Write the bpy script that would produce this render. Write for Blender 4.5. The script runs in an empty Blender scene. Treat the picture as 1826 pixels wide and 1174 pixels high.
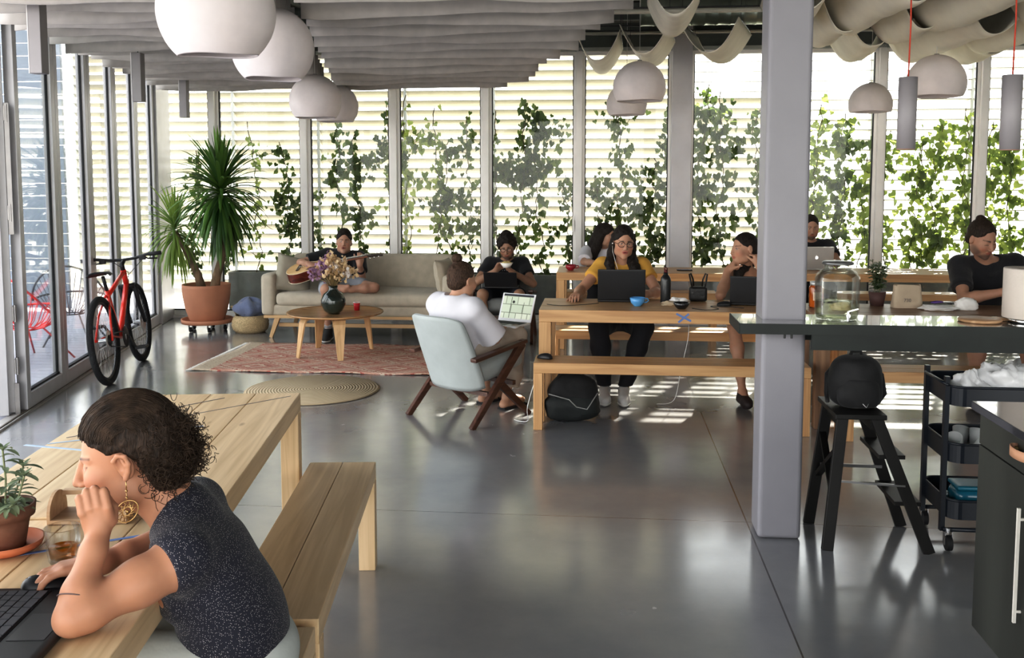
import bpy, math, random
import numpy as np
from mathutils import Vector, Matrix, Euler, noise
from math import sin, cos, pi, radians, sqrt, atan2
random.seed(7)
SC = bpy.context.scene
COL = SC.collection

# ------------------------------------------------------------------ materials
MATS = {}
def _nt(name):
    m = bpy.data.materials.new(name); m.use_nodes = True
    nt = m.node_tree
    return m, nt, nt.nodes['Principled BSDF']
def mat(name, col, rough=.6, metal=0., var=.08, scale=6., bump=0., bscale=40., spec=.5, sheen=0., coat=0.,
        stretch=(1, 1, 1), trans=0., ior=1.45, alpha=1., emit=0.):
    """plain procedural surface: noise-varied colour and optional bump"""
    if name in MATS: return MATS[name]
    m, nt, b = _nt(name)
    tc = nt.nodes.new('ShaderNodeTexCoord'); mp = nt.nodes.new('ShaderNodeMapping')
    mp.inputs['Scale'].default_value = stretch
    nt.links.new(tc.outputs['Object'], mp.inputs['Vector'])
    nz = nt.nodes.new('ShaderNodeTexNoise'); nz.inputs['Scale'].default_value = scale
    nz.inputs['Detail'].default_value = 4
    nt.links.new(mp.outputs[0], nz.inputs['Vector'])
    cr = nt.nodes.new('ShaderNodeValToRGB')
    lo = [max(0, c*(1-var*1.6)) for c in col]; hi = [min(1, c*(1+var*1.6)) for c in col]
    cr.color_ramp.elements[0].position = .3; cr.color_ramp.elements[0].color = (*lo, 1)
    cr.color_ramp.elements[1].position = .7; cr.color_ramp.elements[1].color = (*hi, 1)
    nt.links.new(nz.outputs[0], cr.inputs[0]); nt.links.new(cr.outputs[0], b.inputs['Base Color'])
    b.inputs['Roughness'].default_value = rough; b.inputs['Metallic'].default_value = metal
    b.inputs['Specular IOR Level'].default_value = spec
    b.inputs['Sheen Weight'].default_value = sheen; b.inputs['Coat Weight'].default_value = coat
    b.inputs['IOR'].default_value = ior
    b.inputs['Transmission Weight'].default_value = trans; b.inputs['Alpha'].default_value = alpha
    if emit: b.inputs['Emission Color'].default_value = (*col, 1); b.inputs['Emission Strength'].default_value = emit
    if bump:
        n2 = nt.nodes.new('ShaderNodeTexNoise'); n2.inputs['Scale'].default_value = bscale
        nt.links.new(mp.outputs[0], n2.inputs['Vector'])
        bp = nt.nodes.new('ShaderNodeBump'); bp.inputs['Strength'].default_value = bump
        bp.inputs['Distance'].default_value = .01
        nt.links.new(n2.outputs[0], bp.inputs['Height']); nt.links.new(bp.outputs[0], b.inputs['Normal'])
    MATS[name] = m; return m
def wood(name, c1, c2, axis='X', rough=.45, scale=3., spec=.5):
    """grain running along the given local axis, with a few knots"""
    if name in MATS: return MATS[name]
    m, nt, b = _nt(name)
    tc = nt.nodes.new('ShaderNodeTexCoord'); mp = nt.nodes.new('ShaderNodeMapping')
    s = {'X': (.35, 7, 7), 'Y': (7, .35, 7), 'Z': (7, 7, .35)}[axis]
    mp.inputs['Scale'].default_value = s
    nt.links.new(tc.outputs['Object'], mp.inputs['Vector'])
    nz = nt.nodes.new('ShaderNodeTexNoise'); nz.inputs['Scale'].default_value = scale
    nz.inputs['Detail'].default_value = 8; nz.inputs['Distortion'].default_value = 1.2
    nt.links.new(mp.outputs[0], nz.inputs['Vector'])
    cr = nt.nodes.new('ShaderNodeValToRGB')
    cr.color_ramp.elements[0].position = .35; cr.color_ramp.elements[0].color = (*c1, 1)
    cr.color_ramp.elements[1].position = .65; cr.color_ramp.elements[1].color = (*c2, 1)
    nt.links.new(nz.outputs[0], cr.inputs[0])
    vo = nt.nodes.new('ShaderNodeTexVoronoi'); vo.inputs['Scale'].default_value = 3.0
    m2 = nt.nodes.new('ShaderNodeMapping'); m2.inputs['Scale'].default_value = {'X': (.6, 1.6, 1.6), 'Y': (1.6, .6, 1.6), 'Z': (1.6, 1.6, .6)}[axis]
    nt.links.new(tc.outputs['Object'], m2.inputs['Vector']); nt.links.new(m2.outputs[0], vo.inputs['Vector'])
    kr = nt.nodes.new('ShaderNodeValToRGB')
    kr.color_ramp.elements[0].position = .03; kr.color_ramp.elements[0].color = (.25, .12, .05, 1)
    kr.color_ramp.elements[1].position = .07; kr.color_ramp.elements[1].color = (1, 1, 1, 1)
    nt.links.new(vo.outputs['Distance'], kr.inputs[0])
    mx = nt.nodes.new('ShaderNodeMixRGB'); mx.blend_type = 'MULTIPLY'; mx.inputs[0].default_value = .8
    nt.links.new(cr.outputs[0], mx.inputs[1]); nt.links.new(kr.outputs[0], mx.inputs[2])
    nt.links.new(mx.outputs[0], b.inputs['Base Color'])
    b.inputs['Roughness'].default_value = rough; b.inputs['Specular IOR Level'].default_value = spec
    MATS[name] = m; return m
def attr_mat(name, rough=.55, spec=.4, sss=.0, sheen=0., bump=0., bscale=200.):
    if name in MATS: return MATS[name]
    m, nt, b = _nt(name)
    a = nt.nodes.new('ShaderNodeAttribute'); a.attribute_name = 'Col'
    nz = nt.nodes.new('ShaderNodeTexNoise'); nz.inputs['Scale'].default_value = 25
    tc = nt.nodes.new('ShaderNodeTexCoord'); nt.links.new(tc.outputs['Object'], nz.inputs['Vector'])
    mr = nt.nodes.new('ShaderNodeMapRange'); mr.inputs[3].default_value = .88; mr.inputs[4].default_value = 1.12
    nt.links.new(nz.outputs[0], mr.inputs[0])
    mx = nt.nodes.new('ShaderNodeVectorMath'); mx.operation = 'SCALE'
    nt.links.new(a.outputs['Color'], mx.inputs[0]); nt.links.new(mr.outputs[0], mx.inputs['Scale'])
    nt.links.new(mx.outputs[0], b.inputs['Base Color'])
    b.inputs['Roughness'].default_value = rough; b.inputs['Specular IOR Level'].default_value = spec
    b.inputs['Sheen Weight'].default_value = sheen
    if sss: b.inputs['Subsurface Weight'].default_value = sss; b.inputs['Subsurface Radius'].default_value = (.02, .008, .004); b.inputs['Subsurface Scale'].default_value = .5
    if bump:
        n2 = nt.nodes.new('ShaderNodeTexNoise'); n2.inputs['Scale'].default_value = bscale
        nt.links.new(tc.outputs['Object'], n2.inputs['Vector'])
        bp = nt.nodes.new('ShaderNodeBump'); bp.inputs['Strength'].default_value = bump; bp.inputs['Distance'].default_value = .004
        nt.links.new(n2.outputs[0], bp.inputs['Height']); nt.links.new(bp.outputs[0], b.inputs['Normal'])
    MATS[name] = m; return m
def glass_mat(name, tint=(.97, .98, .98), refl=.10):
    """clear pane: see-through with a fresnel mirror sheen"""
    if name in MATS: return MATS[name]
    m = bpy.data.materials.new(name); m.use_nodes = True; nt = m.node_tree
    nt.nodes.clear()
    o = nt.nodes.new('ShaderNodeOutputMaterial'); t = nt.nodes.new('ShaderNodeBsdfTransparent')
    t.inputs[0].default_value = (*tint, 1)
    g = nt.nodes.new('ShaderNodeBsdfGlossy'); g.inputs['Roughness'].default_value = .02
    f = nt.nodes.new('ShaderNodeFresnel'); f.inputs[0].default_value = 1.45
    mth = nt.nodes.new('ShaderNodeMath'); mth.operation = 'MULTIPLY'; mth.inputs[1].default_value = refl*10
    mth.use_clamp = True
    mix = nt.nodes.new('ShaderNodeMixShader')
    nt.links.new(f.outputs[0], mth.inputs[0]); nt.links.new(mth.outputs[0], mix.inputs[0])
    nt.links.new(t.outputs[0], mix.inputs[1]); nt.links.new(g.outputs[0], mix.inputs[2])
    nt.links.new(mix.outputs[0], o.inputs[0])
    MATS[name] = m; return m
def leaf_mat(name, c1, c2, tl=.45, rough=.45):
    """leaf: per-leaf colour, partly translucent so that it lights up against the sky"""
    if name in MATS: return MATS[name]
    m = bpy.data.materials.new(name); m.use_nodes = True; nt = m.node_tree
    b = nt.nodes['Principled BSDF']; o = nt.nodes['Material Output']
    g = nt.nodes.new('ShaderNodeNewGeometry'); cr = nt.nodes.new('ShaderNodeValToRGB')
    cr.color_ramp.elements[0].color = (*c1, 1); cr.color_ramp.elements[1].color = (*c2, 1)
    nt.links.new(g.outputs['Random Per Island'], cr.inputs[0])
    nt.links.new(cr.outputs[0], b.inputs['Base Color']); b.inputs['Roughness'].default_value = rough
    t = nt.nodes.new('ShaderNodeBsdfTranslucent')
    hs = nt.nodes.new('ShaderNodeHueSaturation'); hs.inputs['Value'].default_value = 1.5; hs.inputs['Hue'].default_value = .48
    nt.links.new(cr.outputs[0], hs.inputs['Color']); nt.links.new(hs.outputs[0], t.inputs[0])
    mx = nt.nodes.new('ShaderNodeMixShader'); mx.inputs[0].default_value = tl
    nt.links.new(b.outputs[0], mx.inputs[1]); nt.links.new(t.outputs[0], mx.inputs[2])
    nt.links.new(mx.outputs[0], o.inputs[0])
    MATS[name] = m; return m

# ------------------------------------------------------------------ mesh builder
def frame_of(d):
    d = Vector(d).normalized()
    a = Vector((0, 0, 1)) if abs(d.z) < .95 else Vector((1, 0, 0))
    u = d.cross(a).normalized(); v = u.cross(d).normalized()
    return u, v, d
class MB:
    def __init__(s): s.v = []; s.f = []; s.sm = []; s.mi = []; s.cur = 0
    def _add(s, vs, fs, smooth=False):
        o = len(s.v); s.v += [tuple(p) for p in vs]
        for f in fs: s.f.append([i+o for i in f]); s.sm.append(smooth); s.mi.append(s.cur)
        return s
    def box(s, c, d, rz=0, R=None):
        c = Vector(c); x, y, z = [k/2 for k in d]
        vs = [Vector((a*x, b*y, e*z)) for e in (-1, 1) for b in (-1, 1) for a in (-1, 1)]
        M = R if R is not None else Matrix.Rotation(rz, 3, 'Z')
        return s._add([c+M @ v for v in vs], [(0, 2, 3, 1), (4, 5, 7, 6), (0, 1, 5, 4), (2, 6, 7, 3), (0, 4, 6, 2), (1, 3, 7, 5)])
    def bar(s, a, b, w, t, up=(0, 0, 1), w2=None, t2=None):
        """rectangular bar from a to b; w across, t along up"""
        a = Vector(a); b = Vector(b); d = (b-a).normalized(); up = Vector(up)
        x = d.cross(up).normalized(); u = x.cross(d).normalized()
        w2 = w if w2 is None else w2; t2 = t if t2 is None else t2
        vs = []
        for p, ww, tt in ((a, w, t), (b, w2, t2)):
            for i, j in ((-1, -1), (1, -1), (1, 1), (-1, 1)): vs.append(p+x*ww/2*i+u*tt/2*j)
        return s._add(vs, [(3, 2, 1, 0), (4, 5, 6, 7), (0, 1, 5, 4), (1, 2, 6, 5), (2, 3, 7, 6), (3, 0, 4, 7)])
    def cyl(s, a, b, r, r2=None, n=20, caps=True, smooth=True):
        a = Vector(a); b = Vector(b); r2 = r if r2 is None else r2
        u, v, d = frame_of(b-a); vs = []
        for p, rr in ((a, r), (b, r2)):
            for i in range(n): t = 2*pi*i/n; vs.append(p+u*rr*cos(t)+v*rr*sin(t))
        s._add(vs, [((i+1) % n, i, n+i, n+(i+1) % n) for i in range(n)], smooth)
        if caps:
            s._add(vs[:n], [list(range(n))]); s._add(vs[n:], [list(range(n))[::-1]])
        return s
    def tube(s, pts, r, n=8, closed=False, rs=None, caps=True):
        pts = [Vector(p) for p in pts]; m = len(pts); vs = []; u = None
        for i, p in enumerate(pts):
            if closed: d = pts[(i+1) % m]-pts[i-1]
            else: d = pts[min(i+1, m-1)]-pts[max(i-1, 0)]
            d.normalize()
            if u is None: u, w, _ = frame_of(d)
            else:
                u = (u-d*u.dot(d))
                if u.length < 1e-6: u, w, _ = frame_of(d)
                u.normalize()
            w = u.cross(d); rr = rs[i] if rs else r
            for k in range(n): t = 2*pi*k/n; vs.append(p+u*rr*cos(t)+w*rr*sin(t))
        fs = []
        for i in range(m if closed else m-1):
            j = (i+1) % m
            for k in range(n): fs.append((i*n+k, i*n+(k+1) % n, j*n+(k+1) % n, j*n+k))
        if caps and not closed: fs += [list(range(n))[::-1], [(m-1)*n+k for k in range(n)]]
        return s._add(vs, fs, True)
    def lathe(s, prof, c=(0, 0, 0), n=32, smooth=True, M=None):
        vs = []; c = Vector(c); m = len(prof)
        for r, z in prof:
            for k in range(n):
                t = 2*pi*k/n; p = Vector((r*cos(t), r*sin(t), z)); vs.append(c+(M @ p if M else p))
        fs = []
        for i in range(m-1):
            for k in range(n): fs.append((i*n+k, i*n+(k+1) % n, (i+1)*n+(k+1) % n, (i+1)*n+k))
        return s._add(vs, fs, smooth)
    def grid(s, fn, nu, nv, smooth=True, wrap=False):
        vs = [fn(i/nu, j/nv) for i in range(nu+1) for j in range(nv+1)]
        w = nv+1
        return s._add(vs, [(i*w+j, (i+1)*w+j, (i+1)*w+j+1, i*w+j+1) for i in range(nu) for j in range(nv)], smooth)
    def prism(s, poly, a, b, fn=None):
        """poly: list of 2d; fn(x,y,t)->point with t=a,b"""
        n = len(poly); vs = [fn(x, y, a) for x, y in poly]+[fn(x, y, b) for x, y in poly]
        return s._add(vs, [list(range(n))[::-1], list(range(n, 2*n))]+[(i, (i+1) % n, n+(i+1) % n, n+i) for i in range(n)])
    def ball(s, c, r, n=16, sc=(1, 1, 1), M=None):
        pr = [(r*sin(pi*i/n), -r*cos(pi*i/n)) for i in range(n+1)]
        pr[0] = (1e-4, pr[0][1]); pr[-1] = (1e-4, pr[-1][1])
        c = Vector(c); vs = []; k2 = n*2
        for rr, z in pr:
            for k in range(k2):
                t = 2*pi*k/k2; p = Vector((rr*cos(t)*sc[0], rr*sin(t)*sc[1], z*sc[2])); vs.append(c+(M @ p if M else p))
        return s._add(vs, [(i*k2+k, i*k2+(k+1) % k2, (i+1)*k2+(k+1) % k2, (i+1)*k2+k) for i in range(n) for k in range(k2)], True)
    def build(s, name, m, parent=None, loc=(0, 0, 0), rot=(0, 0, 0), bevel=0, label=None, subsurf=0, solid=0, seg=2):
        me = bpy.data.meshes.new(name); me.from_pydata([tuple(v) for v in s.v], [], s.f)
        me.polygons.foreach_set('use_smooth', s.sm)
        for q in (m if isinstance(m, (list, tuple)) else [m]): me.materials.append(q)
        if any(s.mi): me.polygons.foreach_set('material_index', s.mi)
        me.update(); me.validate()
        o = bpy.data.objects.new(name, me); COL.objects.link(o)
        o.location = loc; o.rotation_euler = rot
        if parent is not None: o.parent = parent
        if solid: d = o.modifiers.new('s', 'SOLIDIFY'); d.thickness = solid; d.offset = 0
        if bevel:
            d = o.modifiers.new('b', 'BEVEL'); d.width = bevel; d.segments = seg; d.limit_method = 'ANGLE'; d.angle_limit = radians(40)
        if subsurf: d = o.modifiers.new('u', 'SUBSURF'); d.levels = subsurf; d.render_levels = subsurf
        if label: o['label'] = label
        return o
def thing(name, label, cat, loc=(0, 0, 0), rz=0, group=None, rot=None):
    o = bpy.data.objects.new(name, None); COL.objects.link(o); o.location = loc
    o.rotation_euler = rot if rot else (0, 0, rz); o.empty_display_size = .1
    return tag(o, label, cat, group)
def tag(o, label, cat, group=None, kind=None):
    o['label'] = label; o['category'] = cat
    if group: o['group'] = group
    if kind: o['kind'] = kind
    return o
def struct(o): o['kind'] = 'structure'; return o
def dup(root, loc, rz, label=None, group=None):
    r = root.copy(); COL.objects.link(r); r.location = loc
    r.rotation_euler = (0, 0, rz) if not isinstance(rz, tuple) else rz
    if label: r['label'] = label
    if group: r['group'] = group
    def rec(src, dst):
        for ch in list(src.children):
            c = ch.copy(); COL.objects.link(c); c.parent = dst; rec(ch, c)
    rec(root, r); return r
def rbox(mb, c, d, r, n=4, puff=0.):
    """rounded / puffed box as a smooth closed grid (cushions)"""
    cx, cy, cz = c; sx, sy, sz = [k/2 for k in d]; N = 12
    o = len(mb.v); idx = {}; fs = []
    def P(x, y, z):
        key = (round(x, 5), round(y, 5), round(z, 5))
        if key in idx: return idx[key]
        q = Vector((x*sx, y*sy, z*sz))
        inner = Vector((max(-sx+r, min(sx-r, q.x)), max(-sy+r, min(sy-r, q.y)), max(-sz+r, min(sz-r, q.z))))
        d_ = q-inner
        if d_.length > 1e-9: q = inner+d_.normalized()*r
        if puff:
            q.z += puff*(1-x*x)*(1-y*y)*(1 if z > 0 else -1)*abs(z)
        mb.v.append((cx+q.x, cy+q.y, cz+q.z)); idx[key] = len(mb.v)-1; return idx[key]
    def g(t): # denser at edges
        return sin((t*2-1)*pi/2)
    for ax in range(3):
        for sgn in (-1, 1):
            for i in range(N):
                for j in range(N):
                    q = []
                    for a, b in ((i, j), (i+1, j), (i+1, j+1), (i, j+1)):
                        u, v = g(a/N), g(b/N)
                        p = [0, 0, 0]; p[ax] = sgn; p[(ax+1) % 3] = u; p[(ax+2) % 3] = v
                        q.append(P(*p))
                    if sgn < 0: q = q[::-1]
                    mb.f.append(q); mb.sm.append(True); mb.mi.append(mb.cur)
    return mb
def text_obj(name, body, size, m, loc, rot, parent=None, align='CENTER', ext=.0005):
    cu = bpy.data.curves.new(name, 'FONT'); cu.body = body; cu.size = size; cu.align_x = align; cu.extrude = ext
    o = bpy.data.objects.new(name, cu); COL.objects.link(o)
    dg = bpy.context.evaluated_depsgraph_get(); me = bpy.data.meshes.new_from_object(o.evaluated_get(dg))
    bpy.data.objects.remove(o); bpy.data.curves.remove(cu)
    o = bpy.data.objects.new(name, me); COL.objects.link(o); me.materials.clear(); me.materials.append(m)
    o.location = loc; o.rotation_euler = rot
    if parent: o.parent = parent
    return o

# ------------------------------------------------------------------ camera, world, sun
cam = bpy.data.cameras.new('camera'); co = bpy.data.objects.new('camera', cam); COL.objects.link(co)
co.location = (0, 0, 1.65); co.rotation_euler = (radians(90-4.88), 0, radians(5.48))
cam.sensor_fit = 'HORIZONTAL'; cam.sensor_width = 36; cam.lens = 36*1700/1826
cam.shift_y = -122/1826; cam.clip_start = .05; cam.clip_end = 200
SC.camera = co
W = bpy.data.worlds.new('world'); SC.world = W; W.use_nodes = True
wn = W.node_tree; bg = wn.nodes['Background']
tcw = wn.nodes.new('ShaderNodeTexCoord'); sx = wn.nodes.new('ShaderNodeSeparateXYZ'); crw = wn.nodes.new('ShaderNodeValToRGB')
wn.links.new(tcw.outputs['Generated'], sx.inputs[0]); wn.links.new(sx.outputs[2], crw.inputs[0]); wn.links.new(crw.outputs[0], bg.inputs[0])
crw.color_ramp.elements[0].position = 0; crw.color_ramp.elements[0].color = (1.0, .98, .93, 1)
crw.color_ramp.elements[1].position = .6; crw.color_ramp.elements[1].color = (.87, .93, 1.0, 1)
bg.inputs[1].default_value = WORLD_STRENGTH = 3.3
sun = bpy.data.lights.new('sun', 'SUN'); so = bpy.data.objects.new('sun', sun); COL.objects.link(so)
sun.energy = 26.0; sun.color = (1, .93, .8); sun.angle = radians(.6)
so.rotation_euler = Vector((.37, .93, .614)).to_track_quat('Z', 'Y').to_euler(); so.location = (5, 14, 8)
SC.view_settings.view_transform = 'Standard'; SC.view_settings.look = 'None'
SC.view_settings.exposure = .66; SC.view_settings.gamma = 1
SC.view_settings.use_curve_mapping = True
_c = SC.view_settings.curve_mapping.curves[3]
for _x, _y in ((.06, .042), (.22, .215), (.55, .62)): _c.points.new(_x, _y)
SC.view_settings.curve_mapping.update()
SC.cycles.max_bounces = 8; SC.cycles.transparent_max_bounces = 16; SC.cycles.diffuse_bounces = 4
SC.cycles.sample_clamp_indirect = 6; SC.cycles.caustics_reflective = False; SC.cycles.caustics_refractive = False
SC.cycles.use_denoising = True
# ================================================================== ROOM
PI = pi
WHITE = mat('painted aluminium', (.90, .88, .86), .45, var=.02)
FRAME_GREY = mat('grey aluminium', (.52, .51, .52), .4, metal=.3, var=.03)
BLACKRUB = mat('black rubber', (.015, .015, .017), .6)
CONC = mat('planter concrete', (.30, .31, .29), .8, var=.12, bump=.2)
GLASS = glass_mat('window glass', refl=.05)
def floor_mat():
    m, nt, b = _nt('polished concrete')
    tc = nt.nodes.new('ShaderNodeTexCoord')
    n1 = nt.nodes.new('ShaderNodeTexNoise'); n1.inputs['Scale'].default_value = .9; n1.inputs['Detail'].default_value = 8; n1.inputs['Roughness'].default_value = .62
    nt.links.new(tc.outputs['Object'], n1.inputs['Vector'])
    cr = nt.nodes.new('ShaderNodeValToRGB'); e = cr.color_ramp.elements
    e[0].position = .3; e[0].color = (.20, .205, .222, 1); e[1].position = .72; e[1].color = (.32, .315, .312, 1)
    nt.links.new(n1.outputs[0], cr.inputs[0])
    sp = nt.nodes.new('ShaderNodeSeparateXYZ'); nt.links.new(tc.outputs['Object'], sp.inputs[0])
    def line(out, val, w):
        a = nt.nodes.new('ShaderNodeMath'); a.operation = 'SUBTRACT'; a.inputs[1].default_value = val; nt.links.new(out, a.inputs[0])
        c = nt.nodes.new('ShaderNodeMath'); c.operation = 'ABSOLUTE'; nt.links.new(a.outputs[0], c.inputs[0])
        d = nt.nodes.new('ShaderNodeMath'); d.operation = 'LESS_THAN'; d.inputs[1].default_value = w; nt.links.new(c.outputs[0], d.inputs[0]); return d
    ls = [line(sp.outputs[0], .70, .0035), line(sp.outputs[1], 4.565, .0022), line(sp.outputs[0], -4.3, .003), line(sp.outputs[0], 5.7, .003), line(sp.outputs[1], 9.56, .004)]
    cur = ls[0]
    for l in ls[1:]:
        a = nt.nodes.new('ShaderNodeMath'); a.operation = 'MAXIMUM'; nt.links.new(cur.outputs[0], a.inputs[0]); nt.links.new(l.outputs[0], a.inputs[1]); cur = a
    mx = nt.nodes.new('ShaderNodeMixRGB'); mx.inputs[2].default_value = (.03, .028, .025, 1)
    nt.links.new(cur.outputs[0], mx.inputs[0]); nt.links.new(cr.outputs[0], mx.inputs[1]); nt.links.new(mx.outputs[0], b.inputs['Base Color'])
    n2 = nt.nodes.new('ShaderNodeTexNoise'); n2.inputs['Scale'].default_value = 2.2; n2.inputs['Detail'].default_value = 6
    nt.links.new(tc.outputs['Object'], n2.inputs['Vector'])
    mr = nt.nodes.new('ShaderNodeMapRange'); mr.inputs[1].default_value = .3; mr.inputs[2].default_value = .7; mr.inputs[3].default_value = .13; mr.inputs[4].default_value = .28
    nt.links.new(n2.outputs[0], mr.inputs[0]); nt.links.new(mr.outputs[0], b.inputs['Roughness'])
    b.inputs['Specular IOR Level'].default_value = .8; b.inputs['Coat Weight'].default_value = .7; b.inputs['Coat Roughness'].default_value = .14
    bp = nt.nodes.new('ShaderNodeBump'); bp.inputs['Strength'].default_value = .06; bp.inputs['Distance'].default_value = .02
    nt.links.new(n2.outputs[0], bp.inputs['Height']); nt.links.new(bp.outputs[0], b.inputs['Normal'])
    return m
def LW(y): return -4.083-(y-6.271)*.2369        # x of the glazed side wall at depth y
YW = 10.95                                      # back glazing
XR = 6.2
# floor inside the room: follows the slanting side wall
fl = MB(); y0 = -3.5
fl._add([(LW(y0)-.05, y0, 0), (XR, y0, 0), (XR, YW+.12, 0), (LW(YW)-.1, YW+.12, 0), (LW(y0)-.05, y0, -.2), (XR, y0, -.2), (XR, YW+.12, -.2), (LW(YW)-.1, YW+.12, -.2)],
        [(0, 1, 2, 3), (7, 6, 5, 4), (0, 4, 5, 1), (1, 5, 6, 2), (2, 6, 7, 3), (3, 7, 4, 0)])
struct(fl.build('floor', floor_mat()))
# deck outside
DECK = mat('pale deck boards', (.30, .30, .34), .55, var=.06, scale=3, stretch=(1, 8, 1))
g = MB(); xs = -14.0
for i in range(120):
    yy = -4+.14*i; xe = LW(min(yy, YW))-.06 if yy < YW+.2 else 12
    if yy > 12.8: break
    if yy > YW+.13: g.box(((-14+12)/2, yy+.065, -.06), (26, .13, .04))
    else: g.box(((-14+xe)/2, yy+.065, -.06), (xe+14, .132, .04))
struct(g.build('floor_outside', DECK))
gr = MB(); gr.box((0, 30, -.3), (120, 120, .2)); gm = mat('pale ground', (.30, .29, .26), .9, var=.15, scale=.6)
struct(gr.build('ground', gm))
# ceiling
CEIL = mat('dark ceiling metal', (.10, .11, .10), .7, var=.15, scale=2)
c = MB()
c._add([(LW(y0), y0, 3.62), (XR, y0, 3.62), (XR, YW+.1, 3.62), (LW(YW)-.1, YW+.1, 3.62), (LW(y0), y0, 3.8), (XR, y0, 3.8), (XR, YW+.1, 3.8), (LW(YW)-.1, YW+.1, 3.8)],
       [(3, 2, 1, 0), (4, 5, 6, 7), (0, 1, 5, 4), (1, 2, 6, 5), (2, 3, 7, 6), (3, 0, 4, 7)])
struct(c.build('ceiling', CEIL))
cr_ = MB()
for i in range(36):
    x = -4.9+.3*i; cr_.box((x, 5.5 if x > -3 else 8.5, 3.60), (.09, 10.5 if x > -3 else 4.4, .05))
struct(cr_.build('trim_1', mat('ceiling rib metal', (.16, .17, .15), .6)))
# wall band above back glazing, with steel beam
b_ = MB(); b_.box(((LW(YW)+XR)/2, YW+.06, 3.36), (XR-LW(YW), .12, .52)); struct(b_.build('wall_back', mat('dark fascia', (.13, .145, .13), .6)))
b_ = MB(); b_.box(((LW(YW)+XR)/2, YW-.04, 3.10), (XR-LW(YW), .1, .04)); b_.box(((LW(YW)+XR)/2, YW-.06, 3.27), (XR-LW(YW), .12, .02)); b_.box(((LW(YW)+XR)/2, YW-.1, 3.40), (XR-LW(YW), .14, .012))
struct(b_.build('trim_2', mat('pale steel flange', (.42, .44, .41), .5)))
# band above side glazing (hidden by the felt baffles from inside)
a0 = Vector((LW(YW), YW, 3.25)); a1 = Vector((LW(y0), y0, 3.25))
b_ = MB(); b_.bar(a0, a1, .12, .74); struct(b_.build('wall_left', FRAME_GREY))
rw = MB(); rw.box((XR+.06, (y0+YW)/2, 1.8), (.12, YW-y0, 3.6)); struct(rw.build('wall_right', mat('white wall paint', (.72, .72, .70), .7)))
# ---- back glazing
mull = [-5.30, -4.576, -3.474, -2.413, -1.344, -.282, .855, 1.97, 3.021, 4.099, 5.15, 6.15]
bays = []
def win_unit(idx, xa, xb, y, za, zb, fw=.05, sill=.05):
    f = MB(); zc = (za+zb)/2
    f.box((xa+fw/2, y, zc), (fw, .07, zb-za)); f.box((xb-fw/2, y, zc), (fw, .07, zb-za))
    f.box(((xa+xb)/2, y, za+sill/2), (xb-xa-2*fw, .07, sill)); f.box(((xa+xb)/2, y, zb-.025), (xb-xa-2*fw, .07, .05))
    r = struct(f.build('window_%d' % idx, WHITE, bevel=.003))
    q = MB()
    for dx in (xa+fw+.005, xb-fw-.005): q.box((dx, y-.002, zc), (.01, .03, zb-za-sill-.05))
    q.box(((xa+xb)/2, y-.002, za+sill+.006), (xb-xa-2*fw, .03, .012))
    q.build('gasket', BLACKRUB, r)
    p = MB(); p.box(((xa+xb)/2, y+.01, (za+sill+zb-.05)/2), (xb-xa-2*fw, .004, zb-za-sill-.05)); p.build('glass_pane', GLASS, r)
    return r
for i in range(len(mull)-1):
    xa, xb = mull[i]+.035, mull[i+1]-.035
    if i == 5: xb = mull[6]-.11
    if i == 6: xa = mull[6]+.11
    win_unit(i+1, xa, xb, YW, .035, 3.09, fw=.03)
m_ = MB()
for i, x in enumerate(mull):
    if i == 6: continue
    m_.box((x, YW-.02, 1.56), (.07, .14, 3.1))
struct(m_.build('trim_3', WHITE, bevel=.004))
m_ = MB(); m_.box((mull[6], YW-.06, 1.8), (.22, .2, 3.6)); struct(m_.build('trim_4', mat('steel column paint', (.62, .61, .64), .5, var=.03), bevel=.006))
m_ = MB(); m_.box(((LW(YW)+XR)/2, YW-.02, .0175), (XR-LW(YW), .14, .035)); struct(m_.build('baseboard_back', WHITE, bevel=.004))
w1 = bpy.data.objects['window_5']
h = MB(); h.box((0, -.05, 0), (.022, .03, .14)); h.box((0, -.075, .05), (.018, .02, .12)); h.build('window_handle', WHITE, w1, loc=(-.282-.06, YW, 1.12), bevel=.003)

# ---- side glazing: five closed leaves, one folded stack at the near end
def leaf(idx, ya, yb, x_off=0.):
    """tall glazed door leaf in the slanting side wall between depths ya < yb"""
    A = Vector((LW(ya), ya, 0)); B = Vector((LW(yb), yb, 0)); L = (B-A).length; ang = atan2(B.y-A.y, B.x-A.x)
    f = MB(); fw = .075; zb = 2.95; za = .02
    f.box((fw/2+.003, 0, (za+zb)/2), (fw, .07, zb-za)); f.box((L-fw/2-.003, 0, (za+zb)/2), (fw, .07, zb-za))
    f.box((L/2, 0, za+.055), (L-2*fw, .07, .11)); f.box((L/2, 0, zb-.04), (L-2*fw, .07, .08))
    r = struct(f.build('door_%d' % idx, FRAME_GREY, loc=A, rot=(0, 0, ang), bevel=.004))
    q = MB()
    for dx in (fw+.01, L-fw-.01): q.box((dx, 0, (za+zb)/2), (.012, .016, zb-za-.2))
    q.box((L/2, 0, za+.118), (L-2*fw, .03, .012)); q.build('gasket', BLACKRUB, r)
    p = MB(); p.box((L/2, 0, 1.5), (L-2*fw, .006, zb-za-.2)); p.build('glass_pane', glass_mat('door glass', refl=.045), r)
    return r
dy = [6.28, 7.09, 7.92, 8.72, 9.52, 10.30]
for i in range(5): leaf(i+1, dy[i], dy[i+1])
p_ = MB(); A = Vector((LW(10.31), 10.31, 0)); B = Vector((LW(YW), YW, 0)); mid = (A+B)/2
p_.bar((A.x, A.y, 1.5), (B.x, B.y, 1.5), .12, 2.99); struct(p_.build('trim_5', FRAME_GREY))
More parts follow.
